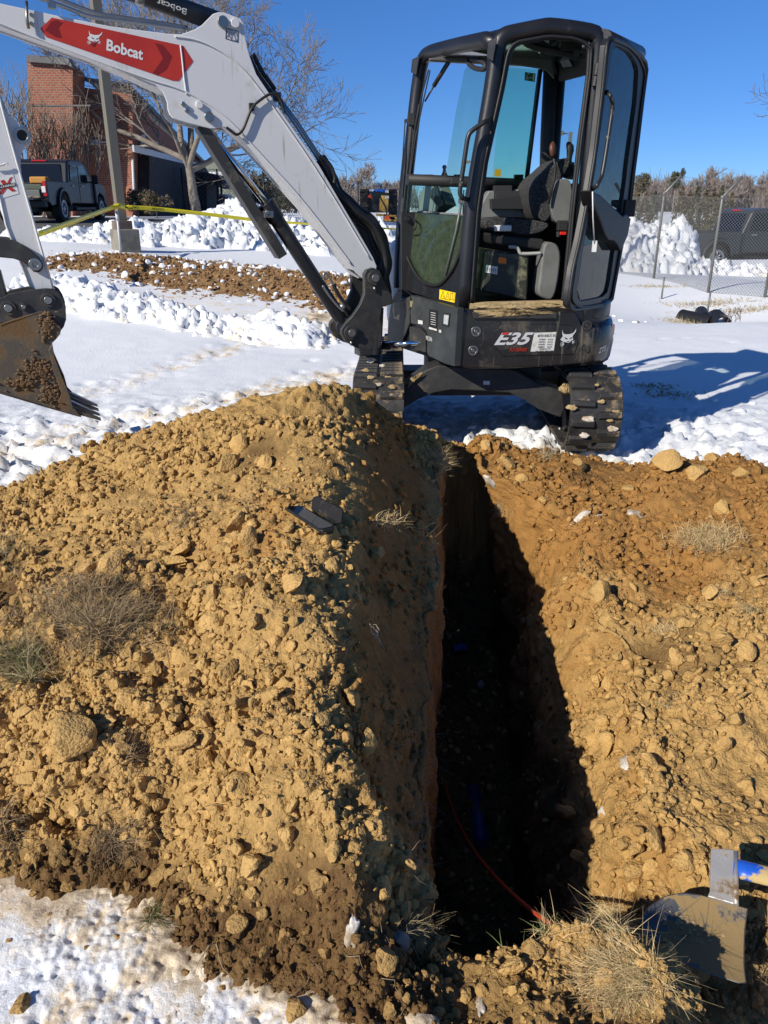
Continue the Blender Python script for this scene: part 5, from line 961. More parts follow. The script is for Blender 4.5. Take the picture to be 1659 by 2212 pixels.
# -- undercarriage
def track(cx, yaw):
    c0 = np.array([cx, 5.73, .0]); f = np.array([sin(yaw), -cos(yaw), 0]); s = np.array([cos(yaw), sin(yaw), 0]); R1, L1 = .245, .76
    path = [(L1, 'a')]; pts = []
    for q in np.linspace(-90, 90, 15): pts.append((L1+R1*cos(radians(q)), .265+R1*sin(radians(q))))
    for k in range(1, 14): t = k/14; pts.append((L1-2*L1*t, .51-.025*sin(pi*t)))
    for q in np.linspace(90, 270, 15): pts.append((-L1+R1*cos(radians(q)), .265+R1*sin(radians(q))))
    for k in range(1, 14): pts.append((-L1+2*L1*k/14, .02))
    P = resamp([np.array([a, c, 0]) for a, c in pts], 96); rings = []; hw = .165
    for i, p in enumerate(P):
        tt = nrm(P[(i+1) % 96]-P[i-1]); n2 = np.array([tt[1], -tt[0]]); w3 = lambda u_, v_: c0+f*(p[0]+n2[0]*v_)+ZU*(p[1]+n2[1]*v_)+s*u_
        rings.append([w3(-hw, .0), w3(-hw*.5, .004), w3(hw*.5, .004), w3(hw, 0), w3(hw, -.028), w3(-hw, -.028)])
    n = len(rings); mb = MB(); vs = [q for r in rings for q in r]
    mb.add(vs, [(i*6+j, i*6+(j+1) % 6, ((i+1) % n)*6+(j+1) % 6, ((i+1) % n)*6+j) for i in range(n) for j in range(6)], 0, False)
    tr = part(mb, 'track', RUB, bev=.003)
    # one lug, copied round the belt
    def lugmesh(sg):
        m = MB(); a, b_ = .012*sg, .155*sg
        top = [(a, -.017), (b_, -.012), (b_, .022), (a, .015)]; bot = [(a-.004*sg, -.026), (b_+.006*sg, -.022), (b_+.006*sg, .032), (a-.004*sg, .026)]
        m.add([(u_, v_, 0) for u_, v_ in bot]+[(u_, v_, .026) for u_, v_ in top], [(0, 1, 2, 3), (4, 7, 6, 5), (0, 4, 5, 1), (1, 5, 6, 2), (2, 6, 7, 3), (3, 7, 4, 0)]); return m
    NL = 38; off = Vector(wloc(tr))
    for sg in (-1, 1):
        first = None
        for k in range(NL):
            i = (k+(0 if sg < 0 else .45))*96/NL; i0 = int(i) % 96; fr = i-int(i); p = P[i0]*(1-fr)+P[(i0+1) % 96]*fr; tt = nrm(P[(i0+1) % 96]-P[i0]); n2 = np.array([tt[1], -tt[0]])
            z = f*n2[0]+ZU*n2[1]; yv = f*tt[0]+ZU*tt[1]; xv = np.cross(yv, z)
            if first is None: first = part(lugmesh(sg), 'track_lug', RUB, tr, bev=.005); o = first; me = first.data; V = np.array([v.co[:] for v in me.vertices])+np.array(off); me.vertices.foreach_set('co', V.ravel()); me.update()
            else: o = first.copy(); COL.objects.link(o); o.parent = tr
            o.location = Vector((c0+f*p[0]+ZU*p[1]).tolist())-off; o.rotation_euler = Matrix(np.stack([xv, yv, z], 1).tolist()).to_euler()
            if cx > 1 and False: pass
    ins = -1 if cx > .7 else 1
    mb = MB(); mb.box(c0+ZU*.26, (.07, L1-.12, .10), s, f, ZU); frm = part(mb, 'track_frame', CST, bev=.01)
    for e, nm, rr in ((L1, 'idler', .205), (-L1, 'sprocket', .205)):
        c = c0+f*e+ZU*.265; m = MB(); m.cyl(c-s*.05, c+s*.05, rr, 36); m.cyl(c-s*.09, c+s*.09, .07, 20); o = part(m, nm, mat('worn_wheel', (.035, .034, .032), .45, dirt=(.30, .20, .09), dscale=6, dthr=(.5, .62)), frm, bev=.006)
        m = MB(); annulus(m, c+s*ins*.05, s*ins, .13, .19, .012, 36); part(m, 'rim', MATS['worn_wheel'], o, bev=.003)
    for k in range(4):
        c = c0+f*(-.5+.33*k)+ZU*.13; m = MB(); m.cyl(c-s*.1, c+s*.1, .075, 20); part(m, 'roller', CST, frm, bev=.004)
    # mud and snow packed between the lugs at the near end
    return c0, f, s
for cx, yw in ((-.02, radians(-1)), (1.385, radians(-2))): tinfo = track(cx, yw)
x = MB(); fr = [(1053, 797), (1105, 797), (1160, 826), (1216, 846), (1220, 880), (1212, 902), (1165, 884), (1130, 862), (1100, 848), (1053, 845), (975, 842), (935, 850), (905, 862), (868, 884), (872, 836), (920, 800), (945, 790)]
x.prism([on_y(a, c, 5.02) for a, c in fr], (0, .22, 0)); x.box((.70, 5.7, .40), (.38, .45, .10)); x.box((.70, 5.75, .32), (.6, .12, .08)); x.cyl((.72, 5.7, .45), (.72, 5.7, .62), .34, 32); uf = part(x, 'undercarriage_frame', CST, bev=.008)
x = MB(); x.prism([on_y(a, c, 5.013) for a, c in ((1044, 823), (1058, 823), (1058, 831), (1044, 831))], (0, .004, 0)); part(x, 'sticker', WST, uf)
x = MB(); mudpatch(x, [(880, 826), (900, 812), (915, 806), (912, 812), (895, 826), (882, 836)], lambda a, c: on_y(a, c, 5.0), (0, -.5, .8), .02, 21, 30); mudpatch(x, [(1203, 842), (1218, 832), (1232, 838), (1240, 850), (1222, 853)], lambda a, c: on_y(a, c, 4.98), (0, -.5, .8), .03, 22, 30); part(x, 'caked_mud', MUD, uf)
for k, (px, py, sz_, mm) in enumerate(((1272, 905, 14, M_SNOW), (1262, 940, 12, M_SNOW), (1322, 926, 13, M_SNOW), (1318, 908, 8, MUD), (1300, 868, 8, MUD), (1236, 880, 12, MUD), (1330, 890, 9, MUD), (1290, 832, 6, MUD), (818, 830, 8, M_SNOW), (846, 836, 9, MUD), (800, 815, 8, MUD), (838, 816, 8, MUD), (826, 790, 7, M_SNOW), (800, 780, 8, M_SNOW), (845, 855, 8, MUD), (790, 800, 9, MUD))):
    # packed lumps sit on the belt: march along the sight line to the track surface
    r = ray(px, py); best = None
    cx = -.02 if px < 1000 else 1.385
    for t_ in np.arange(4.2, 6.6, .01):
        p = CP+r*t_/r[1] if r[1] else CP; yl = p[1]-5.73; z = p[2]
        inside = (abs(-yl) < .76 and .0 < z < .535) or (np.hypot(abs(yl)-.76, z-.265) < .27)
        if inside: best = p; break
    if best is None: continue
    s_ = sz_*best[1]/F_*1.1; m_ = MB(); _q = np.random.default_rng(500+k); rr_ = nrm(r); e_ = np.cross(rr_, ZU); g_ = np.cross(e_, rr_)
    V, Fs = ico(4, 2000+k, (1, 1, 1), .1, 0); ang = np.arctan2(V[:, 1], V[:, 0]); kk_ = 1+.32*vnoise(np.stack([np.cos(ang)*1.8+k, np.sin(ang)*1.8, 0*ang], 1), k)+.10*vnoise(np.stack([np.cos(ang)*3+k, np.sin(ang)*3, 0*ang], 1), k+3)
    V = V*np.stack([kk_, kk_*.55, 0*kk_+.22], 1)+.07*fbm(V*5, 3, k)[:, None]; m_.add((V[:, :1]*e_+V[:, 1:2]*g_-V[:, 2:]*rr_)*s_*.85+best+rr_*s_*.12, Fs, 0, True)
    o = m_.build('packed_snow' if mm is M_SNOW else 'caked_mud', [M_SNOWD if mm is M_SNOW else MUD, MUD], EX); o['kind'] = 'stuff'
# ------------------------------------------------------------ background: buildings, trees, vehicles, fences
BARK = mat('bark', (.20, .17, .14), .9, col2=(.28, .25, .21), nscale=4, bump=.01, bscale=12)
BARK2 = mat('twig_bark', (.17, .135, .115), .9, col2=(.22, .18, .15), nscale=3)
BARK3 = mat('myrtle_bark', (.27, .215, .165), .85, col2=(.17, .13, .10), nscale=2)
FARB = mat('far_twigs', (.26, .215, .19), .95, col2=(.33, .285, .25), nscale=.5)
FARB2 = mat('far_branches', (.22, .19, .17), .95)
def segmesh(name, S, m, parent=None, k=4):
    S = np.array(S, float); a, b, r0, r1 = S[:, :3], S[:, 3:6], S[:, 6], S[:, 7]
    d = b-a; d /= np.linalg.norm(d, axis=1, keepdims=True)+1e-9; ref = np.where(abs(d[:, 2:3]) < .9, [[0, 0, 1.]], [[1., 0, 0]]); n = np.cross(d, ref); n /= np.linalg.norm(n, axis=1, keepdims=True); c = np.cross(d, n)
    V = []
    for P_, r in ((a, r0), (b, r1)):
        for j in range(k): V.append(P_+r[:, None]*(cos(2*pi*j/k)*n+sin(2*pi*j/k)*c))
    V = np.stack(V, 1).reshape(-1, 3); base = np.arange(len(S))[:, None]*2*k
    F = np.concatenate([base+np.array([[j, (j+1) % k, k+(j+1) % k, k+j]]) for j in range(k)], 0)
    return np_mesh(name, V, F, m, parent=parent, smooth=True)
def grow(seed, p, d, L, r, lev, nk=(5, 5, 4, 4, 3), wander=.22, up=.12, ang=(30, 60), shrink=.62, steps=5, minr=.004, start=.3, out=None):
    R = random.Random(seed); out = [] if out is None else out
    def br(p, d, L, r, l):
        p = np.array(p, float); d = nrm(d); n = steps if l < 3 else 3; pts = [(p, r)]
        for i in range(n):
            d = nrm(d+np.array([R.gauss(0, wander), R.gauss(0, wander), R.gauss(0, wander)*.7+up])); q = p+d*L/n; r2 = max(r*(1-(.55 if l else .35)*(i+1)/n), minr)
            out.append((*p, *q, pts[-1][1], r2, l)); p = q; pts.append((p, r2))
            if l < lev:
                k = nk[min(l, len(nk)-1)]
                for _ in range(k):
                    if R.random() < ((1.2 if (i+1)/n >= start else 0)/(n*(1-start*.6))):
                        a = radians(R.uniform(*ang)); x = nrm(np.cross(d, [R.gauss(0, 1), R.gauss(0, 1), R.gauss(0, 1)])); br(p-d*L/n*R.random()*.5, d*cos(a)+x*sin(a), L*shrink*R.uniform(.7, 1.15), max(r2*.6, minr), l+1)
        if l < lev: br(p, nrm(d+np.array([R.gauss(0, .3), R.gauss(0, .3), .1])), L*shrink*.8, max(pts[-1][1]*.8, minr), l+1)
    br(p, d, L, r, 0); return out
def tree(name, loc, segs, label, m1=BARK, m2=BARK2, group=None, split=2, cat='tree'):
    t = empty(name, loc, label, cat, group); L = np.array(loc); S = np.array(segs); S[:, :3] += L; S[:, 3:6] += L
    a = S[S[:, 8] < split]; b = S[S[:, 8] >= split]
    segmesh('trunk', a[:, :8], m1, t, 7); 
    if len(b): segmesh('crown', b[:, :8], m2, t, 3)
    return t
def gl(px, y, dz=0): x = on_y(px, 460, y)[0]; return (x, y, gz(x, y)+dz)
# big bare shade tree
seg = []
grow(5, (0, 0, -.2), (.03, 0, 1), 2.6, .26, 0, out=seg, steps=4, wander=.04, up=.1); seg = [s for s in seg if s[8] == 0]
top = np.array(seg[-1][3:6])
for i, (dx, dy, dz, L, r) in enumerate(((-.9, .2, .45, 3.6, .14), (-.35, -.3, 1, 3.6, .15), (.1, .3, 1, 4.0, .16), (.6, -.1, .8, 3.5, .13), (1, .3, .42, 3.6, .12), (-.7, -.5, .75, 3.0, .10), (.75, .6, .55, 3.2, .1))):
    q = grow(50+i, top-np.array([0, 0, .15*i*.5]), (dx, dy, dz), L*1.18, r, 4, nk=(4, 4, 3, 3), wander=.15, up=.05, ang=(22, 55), shrink=.66, minr=.010)
    seg += [s[:8]+(s[8]+1,) for s in q]
tree('bare_tree', gl(425, 38), seg, 'large bare shade tree with forked trunk in front of the brown wall', BARK, mat('pale_twigs', (.23, .20, .175), .9, col2=(.28, .25, .22), nscale=3))
# crepe myrtles in front of the brick wall
for i, (px, y, n, h, lean) in enumerate(((14, 30.5, 7, 5.4, .26), (46, 33, 5, 5.0, .22), (98, 34, 4, 4.6, .24), (143, 34.5, 6, 4.8, .30), (184, 35, 5, 4.4, .34), (-40, 31, 5, 5.6, .3))):
    seg = []; R = random.Random(900+i)
    for k in range(n):
        a = 2*pi*k/n+R.uniform(-.3, .3); dd = (cos(a)*lean*R.uniform(.3, 1.2), sin(a)*lean*.6, 1)
        seg += [s[:8]+(s[8]+1,) for s in grow(1000+i*40+k, (cos(a)*.12, sin(a)*.12, -.1), dd, h*R.uniform(.5, .62), .045 if i > 0 else .07, 2, nk=(4, 4), wander=.07, up=.10, ang=(14, 34), shrink=.6, minr=.010, start=.35)]
    tree('myrtle_tree', gl(px, y), seg, ['thick many-stemmed bare myrtle beside the excavator arm, against the brick wall', 'dense many-stemmed bare myrtle left of the parked truck cab', 'thin bare myrtle rising behind the truck rear window', 'many-stemmed bare myrtle behind the truck roof', 'spreading bare myrtle between truck and lamp post', 'bare myrtle at the far left of the brick wall'][i], BARK3, BARK3, 'bare myrtles along the brick wall', split=2)
# distant leafless wood
protos = []
for i in range(4):
    s = grow(300+i, (0, 0, 0), (0, 0, 1), 4.2, .16, 3, nk=(9, 7, 5), wander=.12, up=.10, ang=(20, 55), shrink=.62, minr=.05, start=.2, steps=6)
    t = tree('wood_tree', (0, -300, 0), s, 'x', FARB2, FARB, split=1); protos.append(t)
BRN = [mat('wood_mass_a', (.115, .085, .07), 1, col2=(.17, .14, .12), nscale=.9, thr=(.35, .65), bump=.3, bscale=2)]
def far_tree(p, px, y, s, label, group):
    t = copy_tree(p); l = gl(px, y); t.location = l; t.scale = (s*RNG.uniform(.85, 1.2), s*RNG.uniform(.85, 1.2), s); t.rotation_euler = (0, 0, RNG.uniform(0, 6.28)); t['label'] = label; t['group'] = group; return t
wd = list(np.linspace(500, 880, 22))+list(np.linspace(1310, 1700, 24))
for i, px in enumerate(wd):
    y = RNG.uniform(185, 215); rt = px > 1200; hgt = (.80+.35*(np.exp(-((px-770)/22)**2))) if not rt else (.85+.28*sstep(1400, 1500, np.array(px))+.12*sin(px*.05))
    far_tree(protos[i % 4], px+RNG.uniform(-8, 8), y, float(hgt)*RNG.uniform(.8, 1.12), 'bare grey-brown tree in the wood '+('beyond the wire fence' if rt else 'beyond the tractor'), 'trees of the far wood '+('beyond the wire fence' if rt else 'beyond the tractor'))
for p in protos:
    for c in list(p.children): bpy.data.objects.remove(c)
    bpy.data.objects.remove(p)
# the mass of thinner wood behind the single trees: thousands of upright twigs
S = []
for px0, px1, n, base in ((380, 900, 2600, 6.6), (1290, 1760, 3600, 8.0)):
    for k in range(n):
        px = RNG.uniform(px0, px1); y = RNG.uniform(190, 240); x, y, z = gl(px, y); h = base*(.55+.55*RNG.random())*(1+.16*sin(px*.045)+.1*sin(px*.13+1)); 
        for j in range(3):
            a = np.array([x+RNG.normal(0, .8), y, z+h*RNG.uniform(0, .5)]); d = nrm([RNG.normal(0, .35), RNG.normal(0, .3), 1])*h*RNG.uniform(.3, .55); S.append((*a, *(a+d), .11, .03))
far_w = segmesh('wood', S, FARB, None, 3); tag(far_w, 'leafless grey-brown wood on the horizon', kind='stuff')
x = MB(); 
EVG = mat('evergreen', (.05, .06, .035), .9, col2=(.10, .095, .06), nscale=5, thr=(.35, .65)); EVB = mat('bronzed_evergreen', (.13, .095, .055), .9, col2=(.08, .08, .045), nscale=4, thr=(.35, .65))
def leafy(name, loc, shape, n, size, m, label, cat, group=None, trunk=None, tm=BARK, seed=0):
    """a plant of many small leaf blades filling shape(u) -> point, plus its stem"""
    r = np.random.default_rng(seed); t = empty(name, loc, label, cat, group); P_ = np.array([shape(r) for _ in range(n)])+np.array(loc)
    d = r.normal(size=(n, 3)); d /= np.linalg.norm(d, axis=1, keepdims=True); e = np.cross(d, r.normal(size=(n, 3))); e /= np.linalg.norm(e, axis=1, keepdims=True); s = size*r.uniform(.5, 1.3, (n, 1))
    V = np.stack([P_-d*s-e*s*.45, P_-d*s+e*s*.45, P_+d*s+e*s*.3, P_+d*s-e*s*.3], 1).reshape(-1, 3)
    np_mesh('crown', V, np.arange(n*4).reshape(-1, 4), m, parent=t, smooth=False)
    if trunk: part(MB().tube([np.array(loc)+[0, 0, -.1], np.array(loc)+[0, 0, trunk[0]]], [trunk[1], trunk[1]*.5], 7), 'trunk', tm, t)
    return t
def cone(h, w): 
    def f(r): z = h*r.random()**1.25; q = r.uniform(0, 6.28); k = w*(1-z/h)**.75*(.35+.65*sqrt(r.random())); return (cos(q)*k, sin(q)*k, z+.1)
    return f
def ball(w, h, z0, lob=5):
    c = [(random.uniform(-.6, .6)*w, random.uniform(-.5, .5)*w, z0+h*random.uniform(.15, .85), random.uniform(.3, .55)) for _ in range(lob)]
    def f(r): a = c[r.integers(lob)]; v = r.normal(size=3); v /= np.linalg.norm(v); k = a[3]*r.random()**.33; return (a[0]+v[0]*w*k, a[1]+v[1]*w*k, a[2]+v[2]*h*k*.8)
    return f
for i, (px, h) in enumerate(((1352, 2.4), (1372, 2.8), (1392, 2.5), (1410, 2.6), (1468, 2.9), (1485, 2.7), (1501, 3.0), (1520, 2.8), (1537, 2.9), (1553, 3.1), (1576, 2.6))):
    leafy('cone_evergreen', gl(px, 58), cone(h, .62), 700, .10, EVB if i % 3 else EVG, 'small bronzed cone-shaped evergreen in the row beyond the snow bank', 'evergreen', 'row of cone evergreens beyond the snow bank', (.5, .06), seed=i)
for i, (px, y, z0, w_, h, m, lb) in enumerate(((1452, 150, 4.6, 1.3, 2.9, EVG, 'dark green pine among the bare trees beyond the wire fence'), (1380, 150, 3.6, 1.8, 2.9, EVB, 'rusty brown leafed tree beside the open cab door, on the skyline'), (600, 95, .5, 2.6, 4.6, EVG, 'dark round evergreen behind the boom cylinder'), (640, 100, .3, 3.4, 4.4, EVB, 'brown shrubby tree behind the white boom'), (560, 70, .2, 1.6, 2.8, EVB, 'bushy brown shrub at the corner of the green building'))):
    leafy('pine_tree' if m is EVG else 'shrubby_tree', gl(px, y), ball(w_, h, z0, 9), 1500, .17, m, lb, 'tree', None, (z0+h*.4, .13), seed=40+i)
for i, (px, y, w_, h, m, lb) in enumerate(((299, 36.5, .42, .78, EVG, 'clipped dark green bush at the corner of the brick wall'), (338, 36, .55, .75, mat('dry_bush', (.20, .15, .09), .9, col2=(.12, .11, .05), nscale=6), 'dry tan bush beside the clipped green bush'))):
    leafy('bush', gl(px, y), ball(w_*1.3, h, .25, 9), 1500, .05, m, lb, 'bush', None, (.4, .03), seed=70+i)
# tree branch reaching in at the right edge
seg = [s[:8]+(1,) for s in grow(777, (0, 0, 3.8), (-.9, 0, .5), 2.2, .05, 3, nk=(4, 3, 3), wander=.2, up=.05, ang=(25, 60), shrink=.55, minr=.008)]
seg = [(0, 0, -.2, 0, 0, 4, .16, .12, 0)]+seg
tree('edge_tree', gl(1800, 26), seg, 'bare tree whose twigs reach in at the right edge of the sky', BARK, BARK2, split=1)

# -- brick school building
def brick_mat():
    m = bpy.data.materials.new('brick_wall'); m.use_nodes = True; t = m.node_tree; N, L = t.nodes, t.links; b = N['Principled BSDF']; b.inputs['Roughness'].default_value = .9
    tc = N.new('ShaderNodeTexCoord'); sp = N.new('ShaderNodeSeparateXYZ'); L.new(tc.outputs['Object'], sp.inputs[0]); ad = N.new('ShaderNodeMath'); L.new(sp.outputs[0], ad.inputs[0]); L.new(sp.outputs[1], ad.inputs[1]); cb = N.new('ShaderNodeCombineXYZ'); L.new(ad.outputs[0], cb.inputs[0]); L.new(sp.outputs[2], cb.inputs[1])
    br = N.new('ShaderNodeTexBrick'); br.inputs['Scale'].default_value = 1; br.inputs['Brick Width'].default_value = .22; br.inputs['Row Height'].default_value = .09; br.inputs['Mortar Size'].default_value = .011; br.inputs['Color1'].default_value = (.36, .115, .062, 1); br.inputs['Color2'].default_value = (.26, .078, .045, 1); br.inputs['Mortar'].default_value = (.36, .26, .20, 1)
    L.new(cb.outputs[0], br.inputs[0]); L.new(br.outputs[0], b.inputs['Base Color']); bp = N.new('ShaderNodeBump'); bp.inputs['Distance'].default_value = .01; L.new(br.outputs[1], bp.inputs['Height']); bp.invert = True; L.new(bp.outputs[0], b.inputs['Normal']); return m
BRK = brick_mat(); SLT = mat('slate_roof', (.12, .12, .125), .7, col2=(.17, .17, .17), nscale=.8); DBR = mat('brown_boards', (.030, .022, .020), .8, col2=(.045, .034, .03), nscale=3)
GBL = mat('green_siding', (.17, .19, .15), .8, col2=(.20, .22, .18), nscale=.4); WTR = mat('white_trim', (.6, .61, .62), .6); BLM = mat('black_metal', (.015, .015, .016), .5)
bl = empty('brick_building', (-16, 40, 1.05), 'red brick building with steep slate roof behind the parked truck', 'building')
Z0 = .9
def YP(px, py, y): return on_y(px, py, y)
x = MB(); p = [YP(*q, 37) for q in ((60, 470), (60, 127), (143, 133), (157, 150), (157, 470))]; x.prism(p, (0, 1.4, 0)); part(x, 'wall', BRK, bl)
x = MB(); p = [YP(*q, 38.6) for q in ((150, 470), (150, 185), (188, 190), (286, 204), (286, 470))]; x.prism(p, (0, .3, 0)); part(x, 'wall', BRK, bl)
def XP(px, py, xx): r = ray(px, py); return CP+r*(xx/r[0])
xs_ = YP(286, 400, 38.6)[0]
x = MB(); p = [XP(*q, xs_) for q in ((286, 470), (286, 204), (330, 262), (440, 356), (440, 470))]; x.prism(p, (-.3, 0, 0)); part(x, 'wall', BRK, bl)
x = MB(); p = [YP(*q, 36.8) for q in ((57, 118), (146, 124), (160, 150), (146, 140), (57, 133))]; x.prism(p, (0, .5, 0)); part(x, 'parapet', SLT, bl)
a0, a1 = YP(143, 130, 37.2), YP(190, 183, 38.4); a2 = XP(286, 196, xs_+.3); a3 = XP(445, 357, xs_+.3)
x = MB(); lf = np.array([-1.2, 1, 1.0]); x.add([a0, a1, a1+lf, a0+lf], [(0, 1, 2, 3)]); x.prism([a1+ZU*.1, a2+ZU*.1, a2+np.array([-2.4, 1.5, .5]), a1+np.array([-.8, 1, .4])], ZU*.18); x.prism([a2, a3, a3+np.array([-4, 4, 1.6]), a2+np.array([-2.4, 1.5, .5])], ZU*.2); part(x, 'roof', SLT, bl)
x = MB(); x.prism([XP(*q, xs_+.06) for q in ((300, 470), (300, 322), (420, 352), (436, 375), (436, 470))], (.5, 0, 0)); part(x, 'board_wall', DBR, bl)
x = MB(); p0, p1 = XP(285, 313, xs_+.5), XP(425, 352, xs_+.5); x.prism([p0, p1, p1-ZU*.22, p0-ZU*.28], (.08, 0, 0)); part(x, 'gutter', WTR, bl)
for q in (303, 308):
    x = MB(); x.prism([XP(a, c, xs_+.1) for a, c in ((q, 290), (q+3.5, 292), (q+3.5, 315), (q, 314))], (.06, 0, 0)); part(x, 'window', WTR, bl)
x = MB(); x.tube([XP(270+16, 340, xs_+.12), XP(291, 446, xs_+.12)], .06, 6); part(x, 'downpipe', WTR, bl)
x = MB(); c = YP(207, 308, 38.4); x.box(c, (.22, .16, .10)); x.box(c+np.array([.2, 0, .02]), (.3, .05, .03)); part(x, 'wall_lamp', WTR, bl, bev=.03)
x = MB(); x.box((YP(75, 228, 36.98)[0]-3, 36.99, YP(75, 228, 37)[2]), (5.4, .02, .03)); part(x, 'brick_ledge', SLT, bl)
pb = empty('porch', YP(455, 450, 50), 'dark brown porch beside the bare tree, white van behind it', 'building')
x = MB(); x.prism([YP(*q, 48) for q in ((424, 456), (424, 372), (440, 372), (447, 382), (447, 456))], (0, 3, 0)); part(x, 'wall', DBR, pb)
x = MB(); x.prism([YP(*q, 47.5) for q in ((438, 371), (452, 374), (470, 381), (482, 396), (484, 408), (474, 405), (445, 392), (438, 384))], (0, 4, 0)); part(x, 'roof', DBR, pb)
for q in (470, 478): part(MB().tube([YP(q, 402, 47.6), YP(q+1, 455, 47.6)], .07, 6), 'post', BLM, pb)
gb = empty('green_building', YP(475, 450, 62), 'low sage green building with a white panel band', 'building')
x = MB(); x.prism([YP(*q, 62) for q in ((415, 460), (415, 350), (435, 345), (470, 346), (514, 392), (514, 460))], (0, 8, 0)); part(x, 'wall', GBL, gb)
x = MB(); x.prism([YP(*q, 61.8) for q in ((440, 371), (502, 371), (502, 383.5), (440, 383.5))], (0, .15, 0)); part(x, 'panel_band', WTR, gb)
vn = empty('white_van', YP(470, 449, 54), 'white van with dark windows parked past the porch', 'van')
x = MB(); x.prism([YP(*q, 54) for q in ((448, 449), (448, 419), (485, 419), (492, 424), (496, 436), (496, 449))], (0, 2, 0)); part(x, 'body', WTR, vn, bev=.08)
x = MB(); x.prism([YP(*q, 53.97) for q in ((449, 423), (486, 424), (489, 436), (449, 435))], (0, .05, 0)); part(x, 'window', TRD, vn)
x = MB(); x.prism([YP(*q, 53.97) for q in ((491, 424), (494, 428), (494, 440), (491, 438))], (0, .05, 0)); part(x, 'tail_light', mat('tail_red', (.45, .01, .01), .3), vn)
x = MB(); c = YP(455, 447, 53.9); x.cyl(c, c+np.array([0, .2, 0]), .34, 18); part(x, 'wheel', RUB, vn)

